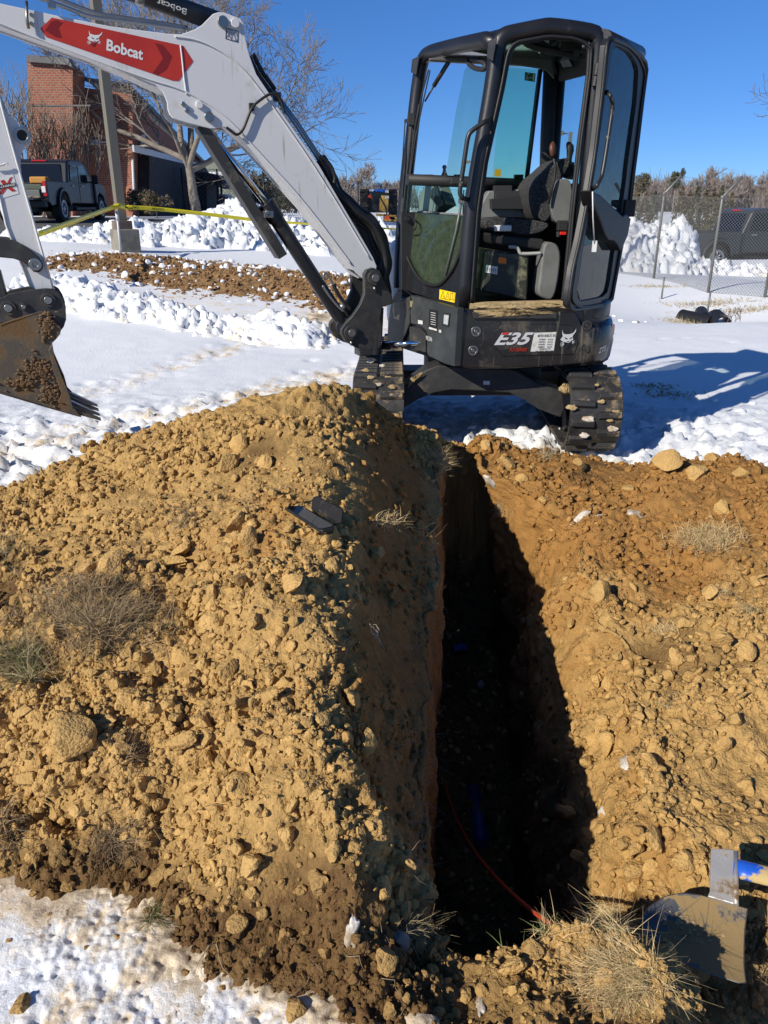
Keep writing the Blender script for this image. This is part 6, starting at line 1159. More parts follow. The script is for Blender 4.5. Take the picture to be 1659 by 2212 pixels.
# -- pickup trucks
PBL = mat('dark_grey_truck', (.012, .014, .020), .34, coat=.15, spec=.4); PBK = mat('truck_black_trim', (.012, .012, .013), .5); TIR = mat('tyre', (.016, .016, .017), .8); RIM = mat('alloy', (.35, .36, .37), .35, metal=.8)
DKG = mat('tinted_window', (.010, .012, .016), .06, spec=.6); TLR = mat('tail_lamp', (.42, .012, .012), .25); TLW = mat('lamp_white', (.7, .68, .66), .3)
def pickup(label, loc, az, gate_open, cargo, word=None, PBL=PBL):
    t = empty('pickup_truck', loc, label, 'truck'); o = np.array(loc); f = np.array([sin(az), cos(az), 0]); s = np.array([cos(az), -sin(az), 0])   # f forward, s to its right
    def W(u, v, z): return o+f*u+s*v+ZU*z      # u from the rear bumper forward
    hw = 1.0
    cabp = [(2.15, 1.12), (2.2, 1.30), (2.42, 1.88), (2.7, 1.96), (3.7, 1.97), (4.05, 1.90), (4.75, 1.36), (4.85, 1.22), (4.85, .55), (2.15, .55)]
    x = MB(); q = [W(u, hw-.08, z) for u, z in cabp]; x.prism(q, -s*(2*hw-.16)); part(x, 'cab', PBL, t, bev=.07, seg=3)
    for sd_ in (1, -1):
        for uu in ((2.42, 2.55, 3.22, 3.22, 1.27, 1.8), (3.30, 3.30, 3.86, 4.45, 1.27, 1.8)):
            x = MB(); a = [W(uu[0], (hw-.07)*sd_, uu[4]), W(uu[1], (hw-.07)*sd_, uu[5]), W(uu[2], (hw-.07)*sd_, uu[5]), W(uu[3], (hw-.07)*sd_, uu[4])]; x.prism(a, s*sd_*.012); islands(x, 'window', DKG, t)
    x = MB(); x.prism([W(2.20, -.78, 1.22), W(2.20, .78, 1.22), W(2.375, .68, 1.80), W(2.375, -.68, 1.80)], -f*.03); part(x, 'rear_window', DKG, t)
    x = MB(); x.prism([W(4.86, -.8, 1.3), W(4.86, .8, 1.3), W(4.15, .72, 1.9), W(4.15, -.72, 1.9)], f*.02+ZU*.02); part(x, 'windscreen', DKG, t)
    x = MB(); x.box(W(2.43, 0, 1.90), (.24, .03, .025), s, f, ZU); hl_ = part(x, 'brake_light', TLR, t, bev=.008)
    bed = [(.08, .62), (.08, 1.22), (2.12, 1.24), (2.12, .55), (1.85, .55), (1.78, .80), (1.6, 1.0), (1.33, 1.06), (1.06, 1.0), (.88, .80), (.82, .55), (.3, .5)]
    for sd_ in (1, -1):
        x = MB(); x.prism([W(u, hw*sd_, z) for u, z in bed], -s*sd_*.10); part(x, 'bed_side', PBL, t, bev=.025, seg=3)
        x = MB(); ar_ = [W(1.33+.56*cos(q), (hw+.0)*sd_, .48+.56*sin(q)) for q in np.linspace(.05, pi-.05, 14)]; br_ = [W(1.33+.47*cos(q), (hw)*sd_, .48+.47*sin(q)) for q in np.linspace(.05, pi-.05, 14)]
        x.prism(ar_+br_[::-1], s*sd_*.07); part(x, 'wheel_arch', PBL, t, bev=.02)
        x = MB(); x.box(W(.07, (hw-.07)*sd_, 1.0), (.055, .045, .22), s, f, ZU); tl = part(x, 'tail_lamp', TLR, t, bev=.015)
        x = MB(); x.box(W(.02, (hw-.1)*sd_, .98), (.06, .012, .09), s, f, ZU); part(x, 'lamp_lens', TLW, tl, bev=.005)
        x = MB(); x.prism([W(u, (hw+.0)*sd_, z) for u, z in ((4.8, .55), (4.8, 1.30), (5.9, 1.24), (6.05, 1.0), (6.05, .55), (5.75, .55), (5.66, .82), (5.25, .95), (4.98, .8), (4.9, .55))], -s*sd_*.3); part(x, 'wing', PBL, t, bev=.05, seg=3)
        x = MB(); x.box(W(4.42, (hw+.14)*sd_, 1.38), (.11, .05, .15), s, f, ZU); x.box(W(4.5, (hw)*sd_, 1.30), (.1, .03, .025), s, f, ZU); part(x, 'mirror', PBK, t, bev=.02)
        x = MB(); x.box(W(3.4, (hw-.02)*sd_, .42), (.07, 1.05, .05), s, f, ZU); part(x, 'running_board', PBK, t, bev=.02)
        for uu in (2.6, 3.55): part(MB().box(W(uu, (hw-.06)*sd_, 1.14), (.02, .09, .018), s, f, ZU), 'door_handle', RIM, t, bev=.005)
        x = MB()
        for uu in (2.28, 3.27, 4.52): x.box(W(uu, (hw-.078)*sd_, .92), (.006, .006, .36), s, f, ZU)
        islands(x, 'door_gap', PBK, t)
        for uu in (1.33, 5.3):
            c = W(uu, (hw-.14)*sd_, .42); x = MB(); x.cyl(c-s*.13, c+s*.13, .42, 32); wl = part(x, 'wheel', TIR, t, bev=.04, seg=3)
            c2 = c+s*sd_*.125; x = MB(); annulus(x, c2, s*sd_, .20, .27, .02, 24); x.cyl(c2-s*sd_*.03, c2+s*sd_*.012, .09, 14)
            for k in range(8): q = 2*pi*k/8; x.tube([c2+.07*(cos(q)*f+sin(q)*ZU), c2+.23*(cos(q)*f+sin(q)*ZU)], .022, 5)
            part(x, 'rim', RIM, wl)
            x = MB(); x.cyl(c2-s*sd_*.04, c2-s*sd_*.02, .26, 20); part(x, 'brake', PBK, wl)
    x = MB(); x.box(W(1.1, 0, .66), (.9, 1.04, .04), s, f, ZU); x.box(W(2.08, 0, .95), (.9, .04, .28), s, f, ZU); part(x, 'bed', PBK, t)
    x = MB(); x.box(W(5.4, 0, 1.12), (.78, .6, .14), s, f, ZU); part(x, 'bonnet', PBL, t, bev=.08)
    x = MB(); x.box(W(6.08, 0, .62), (.95, .08, .16), s, f, ZU); part(x, 'front_bumper', PBK, t, bev=.04)
    x = MB(); x.box(W(-.02, 0, .56), (.94, .12, .10), s, f, ZU); x.box(W(-.12, 0, .40), (.08, .1, .05), s, f, ZU); part(x, 'rear_bumper', PBK if gate_open else RIM, t, bev=.03)
    x = MB(); x.box(W(2.6, 0, .42), (.5, 2.4, .09), s, f, ZU); x.cyl(W(1.33, -.8, .42), W(1.33, .8, .42), .09, 10); x.cyl(W(1.33, -.2, .40), W(1.33, .2, .40), .2, 14); x.cyl(W(5.3, -.8, .42), W(5.3, .8, .42), .07, 10); part(x, 'chassis', PBK, t)
    if gate_open: x = MB(); x.box(W(-.28, 0, .70), (.78, .30, .03), s, f, ZU); part(x, 'tailgate', PBK, t, bev=.01)
    else:
        x = MB(); x.box(W(.06, 0, .93), (.80, .035, .29), s, f, ZU); tg = part(x, 'tailgate', PBL, t, bev=.015)
        x = MB(); x.box(W(.015, .0, 1.12), (.10, .01, .035), s, f, ZU); part(x, 'handle', PBK, tg, bev=.004)
        x = MB(); V, Fs = text_mesh(word or 'SUPER', .01)
        x.add([W(.02, -.62+1.24*v[0], .86+.12*v[1]) for v in V], Fs); part(x, 'lettering', PBK, tg)
        x = MB(); x.box(W(-.15, -.1, .56), (.16, .008, .07), s, f, ZU); part(x, 'number_plate', WTR, t)
    return t, W, s, f
zt_ = gz(-11.2, 28)
T1, W1, s1, f1 = pickup('dark pickup truck with open tailgate and a loaded bed by the brick wall', (-11.35, 25.4, gz(-11.3, 26)+.0), radians(-2), True, True)
def cargo(name, label, cat, shape, m, bev=0): 
    o = shape.build(name, m, None, bev); return tag(o, label, cat, 'cargo in the pickup bed')
cb_ = lambda u, v, z, a, b_, c_: MB().box(W1(u, v, z), (a, b_, c_), s1, f1, ZU)
cargo('tool_box', 'grey plastic tool box at the right side of the truck bed', 'tool box', cb_(.7, .25, .84, .38, .3, .14), mat('grey_plastic', (.13, .14, .13), .5), .03)
cargo('tool_case', 'olive tool case standing on the grey tool box', 'tool case', cb_(.75, .3, 1.06, .36, .2, .08), mat('olive_plastic', (.07, .09, .06), .5), .03)
cargo('paper_sack', 'orange-brown paper sack against the truck rear window', 'sack', cb_(1.7, .2, 1.28, .28, .18, .11), mat('kraft', (.50, .24, .05), .8), .06)
cargo('plastic_sack', 'pale green plastic sack slumped in the truck bed', 'sack', MB().add(*[l.tolist() if hasattr(l, 'tolist') else l for l in (ico(2, 801, (1, .8, .7), .3, 2)[0]*np.array([.30, .26, .26])+W1(.35, -.40, .95), ico(2, 801)[1])], 0, True), mat('pale_green_plastic', (.28, .42, .34), .45))
cargo('blue_bucket', 'blue tub beside the pale green sack in the truck bed', 'tub', MB().loft([[W1(.1+.2*cos(q)*k, -.55+.2*sin(q)*k, z) for q in np.linspace(0, 6.28, 16, endpoint=False)] for z, k in ((.70, .8), (.95, 1.0), (.95, .9), (.75, .75))]), mat('blue_plastic', (.03, .07, .2), .4))
rb = mat('rubble_dust', (.30, .25, .19), .9, col2=(.2, .16, .12), nscale=9); x = MB()
for k in range(26):
    V, Fs = ico(1, 820+k, (1, .6, .5), .3, 2); x.add(V*RNG.uniform(.03, .08)+W1(RNG.uniform(-.45, .2), RNG.uniform(-.6, .75), .76), Fs)
tag(x.build('rubble', rb), 'dusty rubble and scraps on the lowered tailgate', kind='stuff')
T2, W2, s2, f2 = pickup('grey pickup truck with closed tailgate parked behind the wire fence', (9.55, 27.4, -.50), radians(80), False, False, 'SUPER DUTY', mat('mid_grey_truck', (.032, .036, .045), .4, coat=.15, spec=.4))

# -- tractor with yellow implement
tx, ty, tz = gl(817, 50); tr = empty('blue_tractor', (tx, ty, tz), 'blue tractor with glazed cab and yellow towed implement beyond the snow heap', 'tractor')
BLU = mat('tractor_blue', (.015, .10, .48), .35); YIM = mat('implement_yellow', (.52, .33, .06), .6, dirt=(.25, .17, .08), dscale=3, dthr=(.5, .7)); OTR = mat('orange_triangle', (.95, .09, .02), .4)
def TB(px, py, y=50): return on_y(px, py, y)
for q in ((779, 796), (840, 857)):
    a, c = TB(q[0], 452), TB(q[1], 452); x = MB(); cc = (a+c)/2; cc[2] = tz+.88; x.cyl(cc-np.array([.26, 0, 0]), cc+np.array([.26, 0, 0]), .88, 28)
    wl = part(x, 'wheel', TIR, tr, bev=.1, seg=2)
    x = MB()
    for k in range(18):
        an = 2*pi*k/18; for_ = np.array([0, cos(an), sin(an)]); x.box(cc+for_*.9, (.26, .07, .03), (1, .25*(-1)**k, 0), np.cross(for_, (1, 0, 0)), for_)
    part(x, 'tread', TIR, wl)
x = MB(); x.box(TB(817, 440)+np.array([0, .6, 0]), (.75, 1.2, .5)); part(x, 'chassis', BLM, tr, bev=.05)
x = MB(); x.prism([TB(*q) for q in ((795, 435), (795, 412), (840, 414), (840, 435))], (0, 1.3, 0)); part(x, 'cab_glass', mat('tractor_glass', (.045, .065, .065), .08), tr)
x = MB(); x.prism([TB(*q, 49.8) for q in ((791, 412), (794, 408), (835, 409), (842, 413), (841, 415), (793, 414))], (0, 1.8, 0)); part(x, 'roof', BLU, tr, bev=.05)
for a in (795, 817, 839): x = MB(); x.tube([TB(a, 414, 49.9), TB(a, 436, 49.9)], .04, 6); part(x, 'cab_post', BLM, tr)
for q in ((800, 411), (805, 411), (834, 414), (838, 414)): x = MB(); c = TB(*q, 49.7); x.cyl(c, c+np.array([0, .1, 0]), .07, 12); part(x, 'work_lamp', WTR, tr)
x = MB(); x.prism([TB(*q, 49.6) for q in ((788, 434), (803, 434), (806, 442), (803, 447), (795, 446), (788, 440))], (0, 1.2, 0)); part(x, 'mudguard', BLU, tr, bev=.08)
x = MB(); x.prism([TB(*q, 49.6) for q in ((838, 440), (845, 442), (846, 450), (839, 451))], (0, 1.2, 0)); part(x, 'mudguard', BLU, tr, bev=.06)
x = MB(); x.prism([TB(*q, 49.55) for q in ((793, 438), (802, 438), (800, 441), (793, 440.5))], (0, .03, 0)); part(x, 'red_mark', RED, tr)
x = MB(); x.prism([TB(*q, 49.0) for q in ((793.5, 425), (801, 418), (804.5, 430))], (0, .04, 0)); part(x, 'triangle', OTR, tr)
im = empty('yellow_implement', TB(835, 470, 47), 'yellow towed implement with an orange triangle behind the tractor', 'farm machine')
x = MB(); x.prism([TB(*q, 47.5) for q in ((819, 455), (821, 422), (840, 422), (838, 460))], (0, .8, 0)); part(x, 'panel', YIM, im, bev=.03)
x = MB(); x.prism([TB(*q, 47) for q in ((812, 461), (857, 465), (857, 469), (812, 466))], (0, .4, 0)); x.prism([TB(*q, 46.8) for q in ((830, 474), (856, 475), (856, 479), (830, 477))], (0, .4, 0)); x.prism([TB(*q, 47) for q in ((853, 464), (857, 464), (857, 490), (853, 490))], (0, .3, 0)); x.prism([TB(*q, 47) for q in ((828, 462), (832, 462), (832, 490), (828, 490))], (0, .3, 0)); islands(x, 'frame', YIM, im, bev=.02)
x = MB(); x.prism([TB(*q, 46.5) for q in ((837, 462), (830, 474), (843, 474))], (0, .04, 0)); part(x, 'triangle', OTR, im)
x = MB(); x.tube([TB(*q, 46.9) for q in smooth([(821, 422), (824, 432), (833, 446), (836, 458), (834, 470)])], .05, 6); part(x, 'hose', HOS, im)
x = MB(); x.prism([TB(*q, 47.45) for q in ((831, 424), (840, 424), (840, 429), (832, 429))], (0, .03, 0)); part(x, 'notice', WTR, im)

# -- lamp posts
LPC = mat('bronze_lamp_post', (.19, .165, .12), .5, metal=.2); CNC = mat('concrete_base', (.24, .22, .18), .9, col2=(.15, .135, .11), nscale=4, bump=.004, bscale=50)
lx, ly, lz = gl(264, 15.7); lp_ = empty('lamp_post', (lx, ly, lz), 'square bronze lamp post on a stained concrete base, tape tied round it', 'lamp post')
ra = nrm([cos(radians(38)), sin(radians(38)), 0]); rb_ = np.array([-ra[1], ra[0], 0]); c = np.array([lx, ly, lz])
zt2 = on_y(264, 498, 15.5)[2]; x = MB(); x.box(c+ZU*(zt2-lz-.25)/1, (.215, .215, .27), ra, rb_); x.v = [(v[0], v[1], v[2]) for v in x.v]; part(x, 'concrete_base', CNC, lp_, bev=.02)
x = MB(); z1 = on_y(264, 478, 15.6)[2]; x.box(np.array([lx-.03, ly, (zt2+z1)/2+.01]), (.15, .15, (z1-zt2)/2), ra, rb_); part(x, 'base_cover', mat('rusty_cover', (.13, .085, .06), .7, col2=(.18, .15, .12), nscale=8), lp_, bev=.012)
x = MB(); x.box(np.array([lx-.03, ly, z1+3.9]), (.082, .082, 3.9), ra, rb_); part(x, 'pole', LPC, lp_, bev=.008)
x = MB(); x.box(np.array([lx-.7, ly, z1+7.75]), (.45, .2, .09)); x.box(np.array([lx-.2, ly, z1+7.75]), (.2, .04, .03)); part(x, 'lamp_head', LPC, lp_, bev=.02)
w0 = on_y(252, 456, 15.2); w1_ = on_y(260, 534, 15.2); pv = MB().tube([w0, w1_-ZU*.05], .021, 10); pv.cyl(w0-ZU*.03, w0-ZU*.16, .032, 12); tag(pv.build('marker_pipe', WTR, None), 'thin white plastic pipe leaning beside the lamp post base', 'pipe')
for px, y, pt, hx0, hx1, lb in ((1226, 60, 285, 1196, 1216, 'distant lamp post seen through the cab rear window'), (1018, 90, 347, 1005, 1014, 'far small lamp post seen through the cab side pane')):
    l = gl(px, y); fo = empty('lamp_post', l, lb, 'lamp post'); tp = on_y(px, pt, y); x = MB(); x.box(((l[0]+tp[0])/2, y, (l[2]+tp[2])/2), (.11, .11, (tp[2]-l[2])/2)); part(x, 'pole', LPC, fo)
    a, c_ = on_y(hx0, pt+3, y), on_y(hx1, pt+3, y); x = MB(); x.box((a+c_)/2, ((c_[0]-a[0])/2, .3, .14)); x.box(((c_+tp)/2)*[1, 1, 0]+[0, 0, tp[2]-.1], ((tp[0]-c_[0])/2+.05, .05, .05)); part(x, 'lamp_head', LPC, fo, bev=.04)
# -- caution tape
TAP = mat('caution_tape', (.82, .68, .02), .35)
tp_ = empty('caution_tape', on_y(264, 450, 15.5), 'yellow caution tape strung from the lamp post across the snow', 'tape')
def ribbon(pts, w_, tw, name='tape', dr=None):
    P = resamp(pts, max(8, 6*len(pts)), False); n = len(P); x = MB(); vs = []
    for i, p in enumerate(P):
        t_ = nrm(P[min(i+1, n-1)]-P[max(i-1, 0)]); a = np.interp(i/(n-1), *tw) ; u_ = nrm(ZU-t_*np.dot(ZU, t_)); v_ = np.cross(t_, u_); wv = (u_*cos(a)+v_*sin(a))*w_/2; vs += [p-wv, p+wv]
    x.add(vs, [(2*i, 2*i+1, 2*i+3, 2*i+2) for i in range(n-1)], 0, True); o = part(x, name, TAP, tp_); o.modifiers.new('solid', 'SOLIDIFY').thickness = .0008; return P
segA = [on_y(83, 506, 11.2), on_y(160, 478, 12.9), on_y(246, 447, 15.35)]
ribbon(segA, .082, ([0, 1], [.1, .1]))
ribbon([on_y(246, 447, 15.35), on_y(258, 444, 15.42), on_y(270, 447, 15.6)], .085, ([0, 1], [0, 0]), 'tape_knot')
segB = [on_y(269, 448, 15.6), on_y(310, 449, 15.9), on_y(358, 453, 16.2), on_y(450, 463, 16.7), on_y(540, 474, 17.2), on_y(612, 480, 17.6), on_y(700, 486, 18.2), on_y(802, 491, 19), on_y(870, 496, 19.5), on_y(980, 503, 20.5), on_y(1170, 512, 21.5), on_y(1357, 517.5, 22.4), on_y(1412, 515, 22.6)]
ribbon(segB, .075, ([0, .12, .3, .5, 1], [.1, .3, 1.0, 1.1, 1.2]))
x = MB(); V, Fs = text_mesh('CAUTION', .014)
def tapetext(a, b_, k0, k1, hgt=.05):
    o_ = a+(b_-a)*k1; X_ = (a-b_)*(k1-k0); Y_ = -ZU*hgt; x.add([o_+X_*(v[0])+Y_*(v[1]-.5)+np.array([.0, -.012, 0]) for v in V], Fs)
for sgm, ks in (((segA[0], segA[1]), ((.35, .52), (.66, .86))), ((segA[1], segA[2]), ((.05, .22), (.36, .52), (.66, .84)))):
    for k0, k1 in ks: tapetext(sgm[0], sgm[1], k0, k1)
tapetext(segB[0], segB[1], .05, .75); tapetext(segB[1], segB[2], .4, .95)
tapetext(on_y(247, 447, 15.3), on_y(262, 444, 15.3), .2, .95); part(x, 'lettering', INK, tp_)

# -- wire fences
GLV = mat('galvanised', (.20, .20, .19), .5, metal=.5, dirt=(.16, .14, .11), dscale=6, dthr=(.5, .7)); WIR = mat('fence_wire', (.18, .18, .17), .6)
def fence(name, posts, H, label, arm, wr, cell, pr, pm, wm, botz=.0, rail=False, bw=None):
    f_ = empty(name, (posts[0][0], posts[0][1], gz(*posts[0][:2])), label, 'fence'); Z = [gz(a, c) for a, c in posts]
    for i, (a, c) in enumerate(posts):
        b = np.array([a, c, Z[i]]); x = MB(); tp2 = b+ZU*H
        x.tube([b-ZU*.15, tp2]+([tp2+np.array([arm[0], arm[1], arm[2]])] if arm else []), pr, 8); part(x, 'post', pm, f_)
        if arm: part(MB().cyl(tp2-ZU*.03, tp2+ZU*.03, pr*1.35, 10), 'post_cap', pm, f_)
    S = []
    for i in range(len(posts)-1):
        A, B2 = np.array([*posts[i], Z[i]+botz]), np.array([*posts[i+1], Z[i+1]+botz]); L = np.linalg.norm((B2-A)[:2]); hh = H-.02; n = int((L+hh)/cell)
        for k in range(n):
            for sg in (1, -1):
                s0, s1 = k*cell-hh, k*cell; lo, hi = max(0, s0), min(L, s1)
                if hi <= lo: continue
                z0, z1 = (lo-s0), (hi-s0)
                if sg < 0: z0, z1 = hh-z0, hh-z1
                a, c = A+(B2-A)*lo/L+ZU*z0, A+(B2-A)*hi/L+ZU*z1; S.append((*a, *c, wr, wr))
        for z in (.0, hh): S.append((*(A+ZU*z), *(B2+ZU*z), wr*1.3, wr*1.3))
        if arm:
            for q in (.3, .65, .98):
                o_ = np.array(arm)*q+ZU*H; m_ = (A+B2)/2+o_-ZU*.06; S += [(*(A+o_), *m_, .003, .003), (*m_, *(B2+o_), .003, .003)]
    w_ = segmesh('chain_link_mesh', S, wm, f_, 3); w_['kind'] = 'stuff'; return f_
fence('wire_fence', [(5.2, 27.5), (5.5, 24.2), (5.9, 21.1), (6.2, 18.3), (6.62, 16.15), (7.43, 15.4), (9.2, 14.5), (11.2, 13.6)], 1.80, 'tall chain link fence with angled barbed wire arms along the swale', (.30, -.05, .36), .0027, .062, .030, GLV, WIR)
fence('lot_fence', [tuple(gl(q, y)[:2]) for q, y in ((225, 43), (271, 43), (330, 44), (400, 44.5), (475, 45), (573, 46), (680, 50), (774, 55), (880, 60), (1000, 66), (1150, 75), (1330, 85))], 2.35, 'dark chain link fence at the back of the lot', None, .007, .22, .05, BLM, mat('far_wire', (.10, .10, .10), .7))
for px0, y in ((1453, 15.7), (1561, 14.5)):
    l = gl(px0, y); tag(MB().tube([np.array(l)-ZU*.1, np.array(l)+ZU*.42], .018, 7).build('short_stake', GLV, None), 'short metal stake standing '+('between the two tall fence posts' if px0 < 1500 else 'beyond the nearer tall fence post'), 'stake', 'short stakes at the fence foot')
# -- culvert, straw, stones in the swale
CUL = mat('culvert_plastic', (.014, .014, .015), .45)
for i, (px, py, y, r, dx) in enumerate(((1538, 699, 13.7, .13, -.5), (1562, 702, 13.3, .14, .2), (1520, 690, 14.1, .11, .3))):
    c = on_y(px, py, y); c[2] = max(c[2], gz(c[0], y)+.04); d = nrm([dx, 1, .05]); t = empty('culvert_pipe', c, ['black corrugated culvert pipe, open end towards the hole', 'black corrugated culvert pipe lying at the right of the pair', 'half buried culvert pipe under the straw'][i], 'pipe', 'culvert pipes in the swale')
    x = MB(); a = nrm(np.cross(d, ZU)); b_ = np.cross(a, d); rings = []
    for k in range(26): rr_ = r*(1+.05*(k % 2)); rings.append([c+d*(k*.028)+rr_*(cos(q)*a+sin(q)*b_) for q in np.linspace(0, 2*pi, 24, endpoint=False)])
    for k in range(25, -1, -5): rings.append([c+d*(k*.028)+r*.9*(cos(q)*a+sin(q)*b_) for q in np.linspace(0, 2*pi, 24, endpoint=False)])
    rings.append(rings[0]); x.loft(rings, caps=False); part(x, 'pipe_wall', CUL, t)
STN = mat('weathered_stone', (.26, .25, .22), .9, col2=(.16, .16, .14), nscale=5, bump=.005, bscale=40)
for i, (px, y, s_) in enumerate(((1631, 13.3, .16), (1623, 12.6, .12), (1404, 12.4, .06), (1648, 13.0, .12))):
    l = gl(px, y); V, Fs = ico(3, 860+i, (1, .7, .45), .25, 4); o = np_mesh('stone', V*s_+np.array(l)+[0, 0, s_*.2], Fs, STN, smooth=False); tag(o, ['long pale stone beside the culvert', 'rounded grey stone in front of the long pale one', 'small dark stone alone on the snow crest', 'low flat stone at the frame edge by the culvert'][i], 'stone')
DRY = mat('dry_grass', (.42, .34, .19), .8, col2=(.27, .21, .11), nscale=9); GRE = mat('green_grass', (.10, .15, .035), .7, col2=(.19, .20, .08), nscale=9)
def blades(n, f, L, w_, seed, spread=.6, curl=.5, upd=(0, 0, 1)):
    """n grass blades; f(r) gives a root point; returns verts, quads"""
    r = np.random.default_rng(seed); root = np.array([f(r) for _ in range(n)]); d = np.array(upd)[None]+r.normal(0, spread, (n, 3)); d /= np.linalg.norm(d, axis=1, keepdims=True)
    ln = L*r.uniform(.35, 1.15, (n, 1)); bend = r.normal(0, curl, (n, 3)); bend[:, 2] = -abs(bend[:, 2]); s_ = np.cross(d, r.normal(size=(n, 3))); s_ /= np.linalg.norm(s_, axis=1, keepdims=True)
    V = []; K = 4
    for k in range(K+1):
        t = k/K; c = root+d*ln*t+bend*ln*t*t*.5; ww = w_*(1-t*.85); V += [c-s_*ww, c+s_*ww]
    V = np.stack(V, 1).reshape(-1, 3); b = np.arange(n)[:, None]*(2*K+2); F = np.concatenate([b+np.array([[2*k, 2*k+1, 2*k+3, 2*k+2]]) for k in range(K)], 0); return V, F
def at_ground(cx, cy, rx, ry): 
    def f(r): a, b = r.normal(0, 1, 2); x_, y_ = cx+a*rx*.5, cy+b*ry*.5; return (x_, y_, gz(x_, y_))
    return f
for i, (px, y, rx, ry, n, L) in enumerate(((1517, 13.9, .5, .3, 260, .12), (1560, 15.2, 1.0, .22, 320, .16), (1640, 14.6, 1.0, .2, 320, .16), (1440, 16.9, .7, .15, 160, .12), (1650, 12.2, .3, .2, 120, .12), (1310, 22, 1.2, .3, 150, .15), (1500, 6.6, .3, .18, 150, .05), (1455, 6.9, .25, .12, 100, .05), (255, 14.6, 1.2, .5, 420, .06), (170, 13.4, .8, .4, 200, .06))):
    l = gl(px, y); V, F = blades(n, at_ground(l[0], l[1], rx, ry), L, .006, 600+i, .8, .8); tag(np_mesh('straw', V, F, DRY), 'flattened straw and dry grass showing through the snow', kind='stuff')
S = []
for px, y in ((1610, 11.6), (1618, 11.5), (1626, 11.7), (1636, 11.4)):
    l = gl(px, y); S += [s[:8] for s in [(*(np.array(q[:3])+l), *(np.array(q[3:6])+l), q[6], q[7], 0) for q in grow(int(px), (0, 0, 0), (.2, 0, 1), .16, .006, 2, nk=(3, 3), wander=.3, minr=.003)]]
tag(segmesh('weeds', S, BARK2, None, 3), 'dead weed stalks poking through the snow by the culvert', kind='stuff')
# ------------------------------------------------------------ things lying on the dug ground
def thingm(o, label, cat, group=None): return tag(o, label, cat, group)
# phone and its folding case
ps, pn = soil_at(668, 1118); zz = ps[2]+.035
ph = empty('phone', (ps[0], ps[1], zz-.02), 'black mobile phone in a ribbed case lying on the heap', 'phone')
q = [(617, 1096), (622, 1092.5), (643, 1091), (650, 1093), (722, 1136), (721, 1139.5), (698, 1144.5), (690, 1143.5)]
pt_ = [on_z(a, c, zz) for a, c in q]
x = MB(); x.prism([p-ZU*.001 for p in pt_], -ZU*.012); part(x, 'case', mat('phone_case', (.014, .014, .016), .55, bump=.001, bscale=300), ph, bev=.003)
cc = np.mean(pt_, 0); x = MB(); x.prism([cc+(p-cc)*.93 for p in pt_], ZU*.0015); part(x, 'screen', mat('phone_glass', (.006, .007, .009), .03, spec=.8), ph, bev=.0007)
wz, wn_ = soil_at(716, 1118); c0y = on_z(700, 1120, zz)[1]+.02
q = [(672, 1101), (673, 1079), (677, 1072.5), (685, 1071), (738, 1098), (741, 1103), (739, 1127), (735, 1131), (724, 1131)]
x = MB(); wp = [on_pl(a, c, np.array([0, c0y, zz]), nrm([-.25, -.8, .45])) for a, c in q]; x.prism(wp, nrm([.25, .8, -.45])*.014)
wl = x.build('wallet', mat('dusty_black_leather', (.009, .009, .012), .75, spec=.25, dirt=(.10, .085, .06), dscale=30, dthr=(.55, .75)), None, .004); thingm(wl, 'dusty black folding wallet propped behind the phone', 'wallet')
x = MB(); x.tube([p-nrm([.25, .8, -.45])*.001 for p in (wp[0]+(wp[8]-wp[0])*.02+ZU*.008, wp[8]+ZU*.008)], .0012, 5); part(x, 'seam', HOS, wl)
# shovel
SHV = mat('shovel_steel', (.085, .10, .125), .38, metal=.75, dirt=(.43, .32, .165), dscale=4.5, dthr=(.37, .44), bump=.0012, bscale=120)
out_ = [(1388, 1971), (1389, 2001), (1405, 2031), (1427, 2047), (1471, 2072), (1536, 2100), (1600, 2123), (1611, 2120), (1609, 2078), (1611, 2004), (1615, 1960), (1589, 1953), (1515, 1931), (1475, 1925), (1438, 1930), (1405, 1949)]
sc_ = on_z(1505, 2010, -.10); sn_ = nrm([-.10, -.28, 1.0])
def SH(a, c, off=0): return on_pl(a, c, sc_+sn_*off, sn_)
sh = empty('shovel', sc_, 'round point shovel with muddy steel blade lying half in shade at the pit edge', 'shovel')
O_ = resamp([SH(*p) for p in out_], 96); oc = np.mean(O_, 0); e1 = nrm(SH(1611, 2040)-SH(1390, 1985)); e1 = e1-sn_*np.dot(e1, sn_); e2 = np.cross(sn_, e1); rings = []
for k in (1, .985, .95, .91, .86, .81, .75, .69, .62, .55, .47, .38, .28, .17, .06):
    R0 = []
    for p in O_:
        v = (p-oc)*k; b2 = np.dot(v, e2)/.11; a2 = np.dot(v, e1)/.16; R0.append(oc+v-sn_*(.026*(1-min(1, b2*b2))-.004*a2))
    rings.append(R0)
x = MB(); x.loft(rings, caps=False); x.add(rings[-1], [tuple(range(96))], 0, True); 
_q = np.random.default_rng(4)
for k, fc in enumerate(x.f):
    c = np.mean([x.v[i] for i in fc], 0)-oc; a2, b2 = np.dot(c, e1), np.dot(c, e2); nz_ = vnoise(np.array([c])*28, 5)[0]*.035+vnoise(np.array([c])*70, 6)[0]*.012
    x.m[k] = 1 if (a2+.25*abs(b2) < -.065+nz_ or (abs(b2) > .085+nz_*.5 and a2 < .0)) else 0
bl_ = part(x, 'blade', [SHV, mat('bare_shovel_steel', (.11, .12, .135), .4, metal=.6, col2=(.2, .18, .15), nscale=14, bump=.0006, bscale=200)], sh); md = bl_.modifiers.new('solid', 'SOLIDIFY'); md.thickness = .0025
x = MB(); x.tube(rings[0]+[rings[0][0]], .0022, 5); part(x, 'blade_rim', STL, bl_)
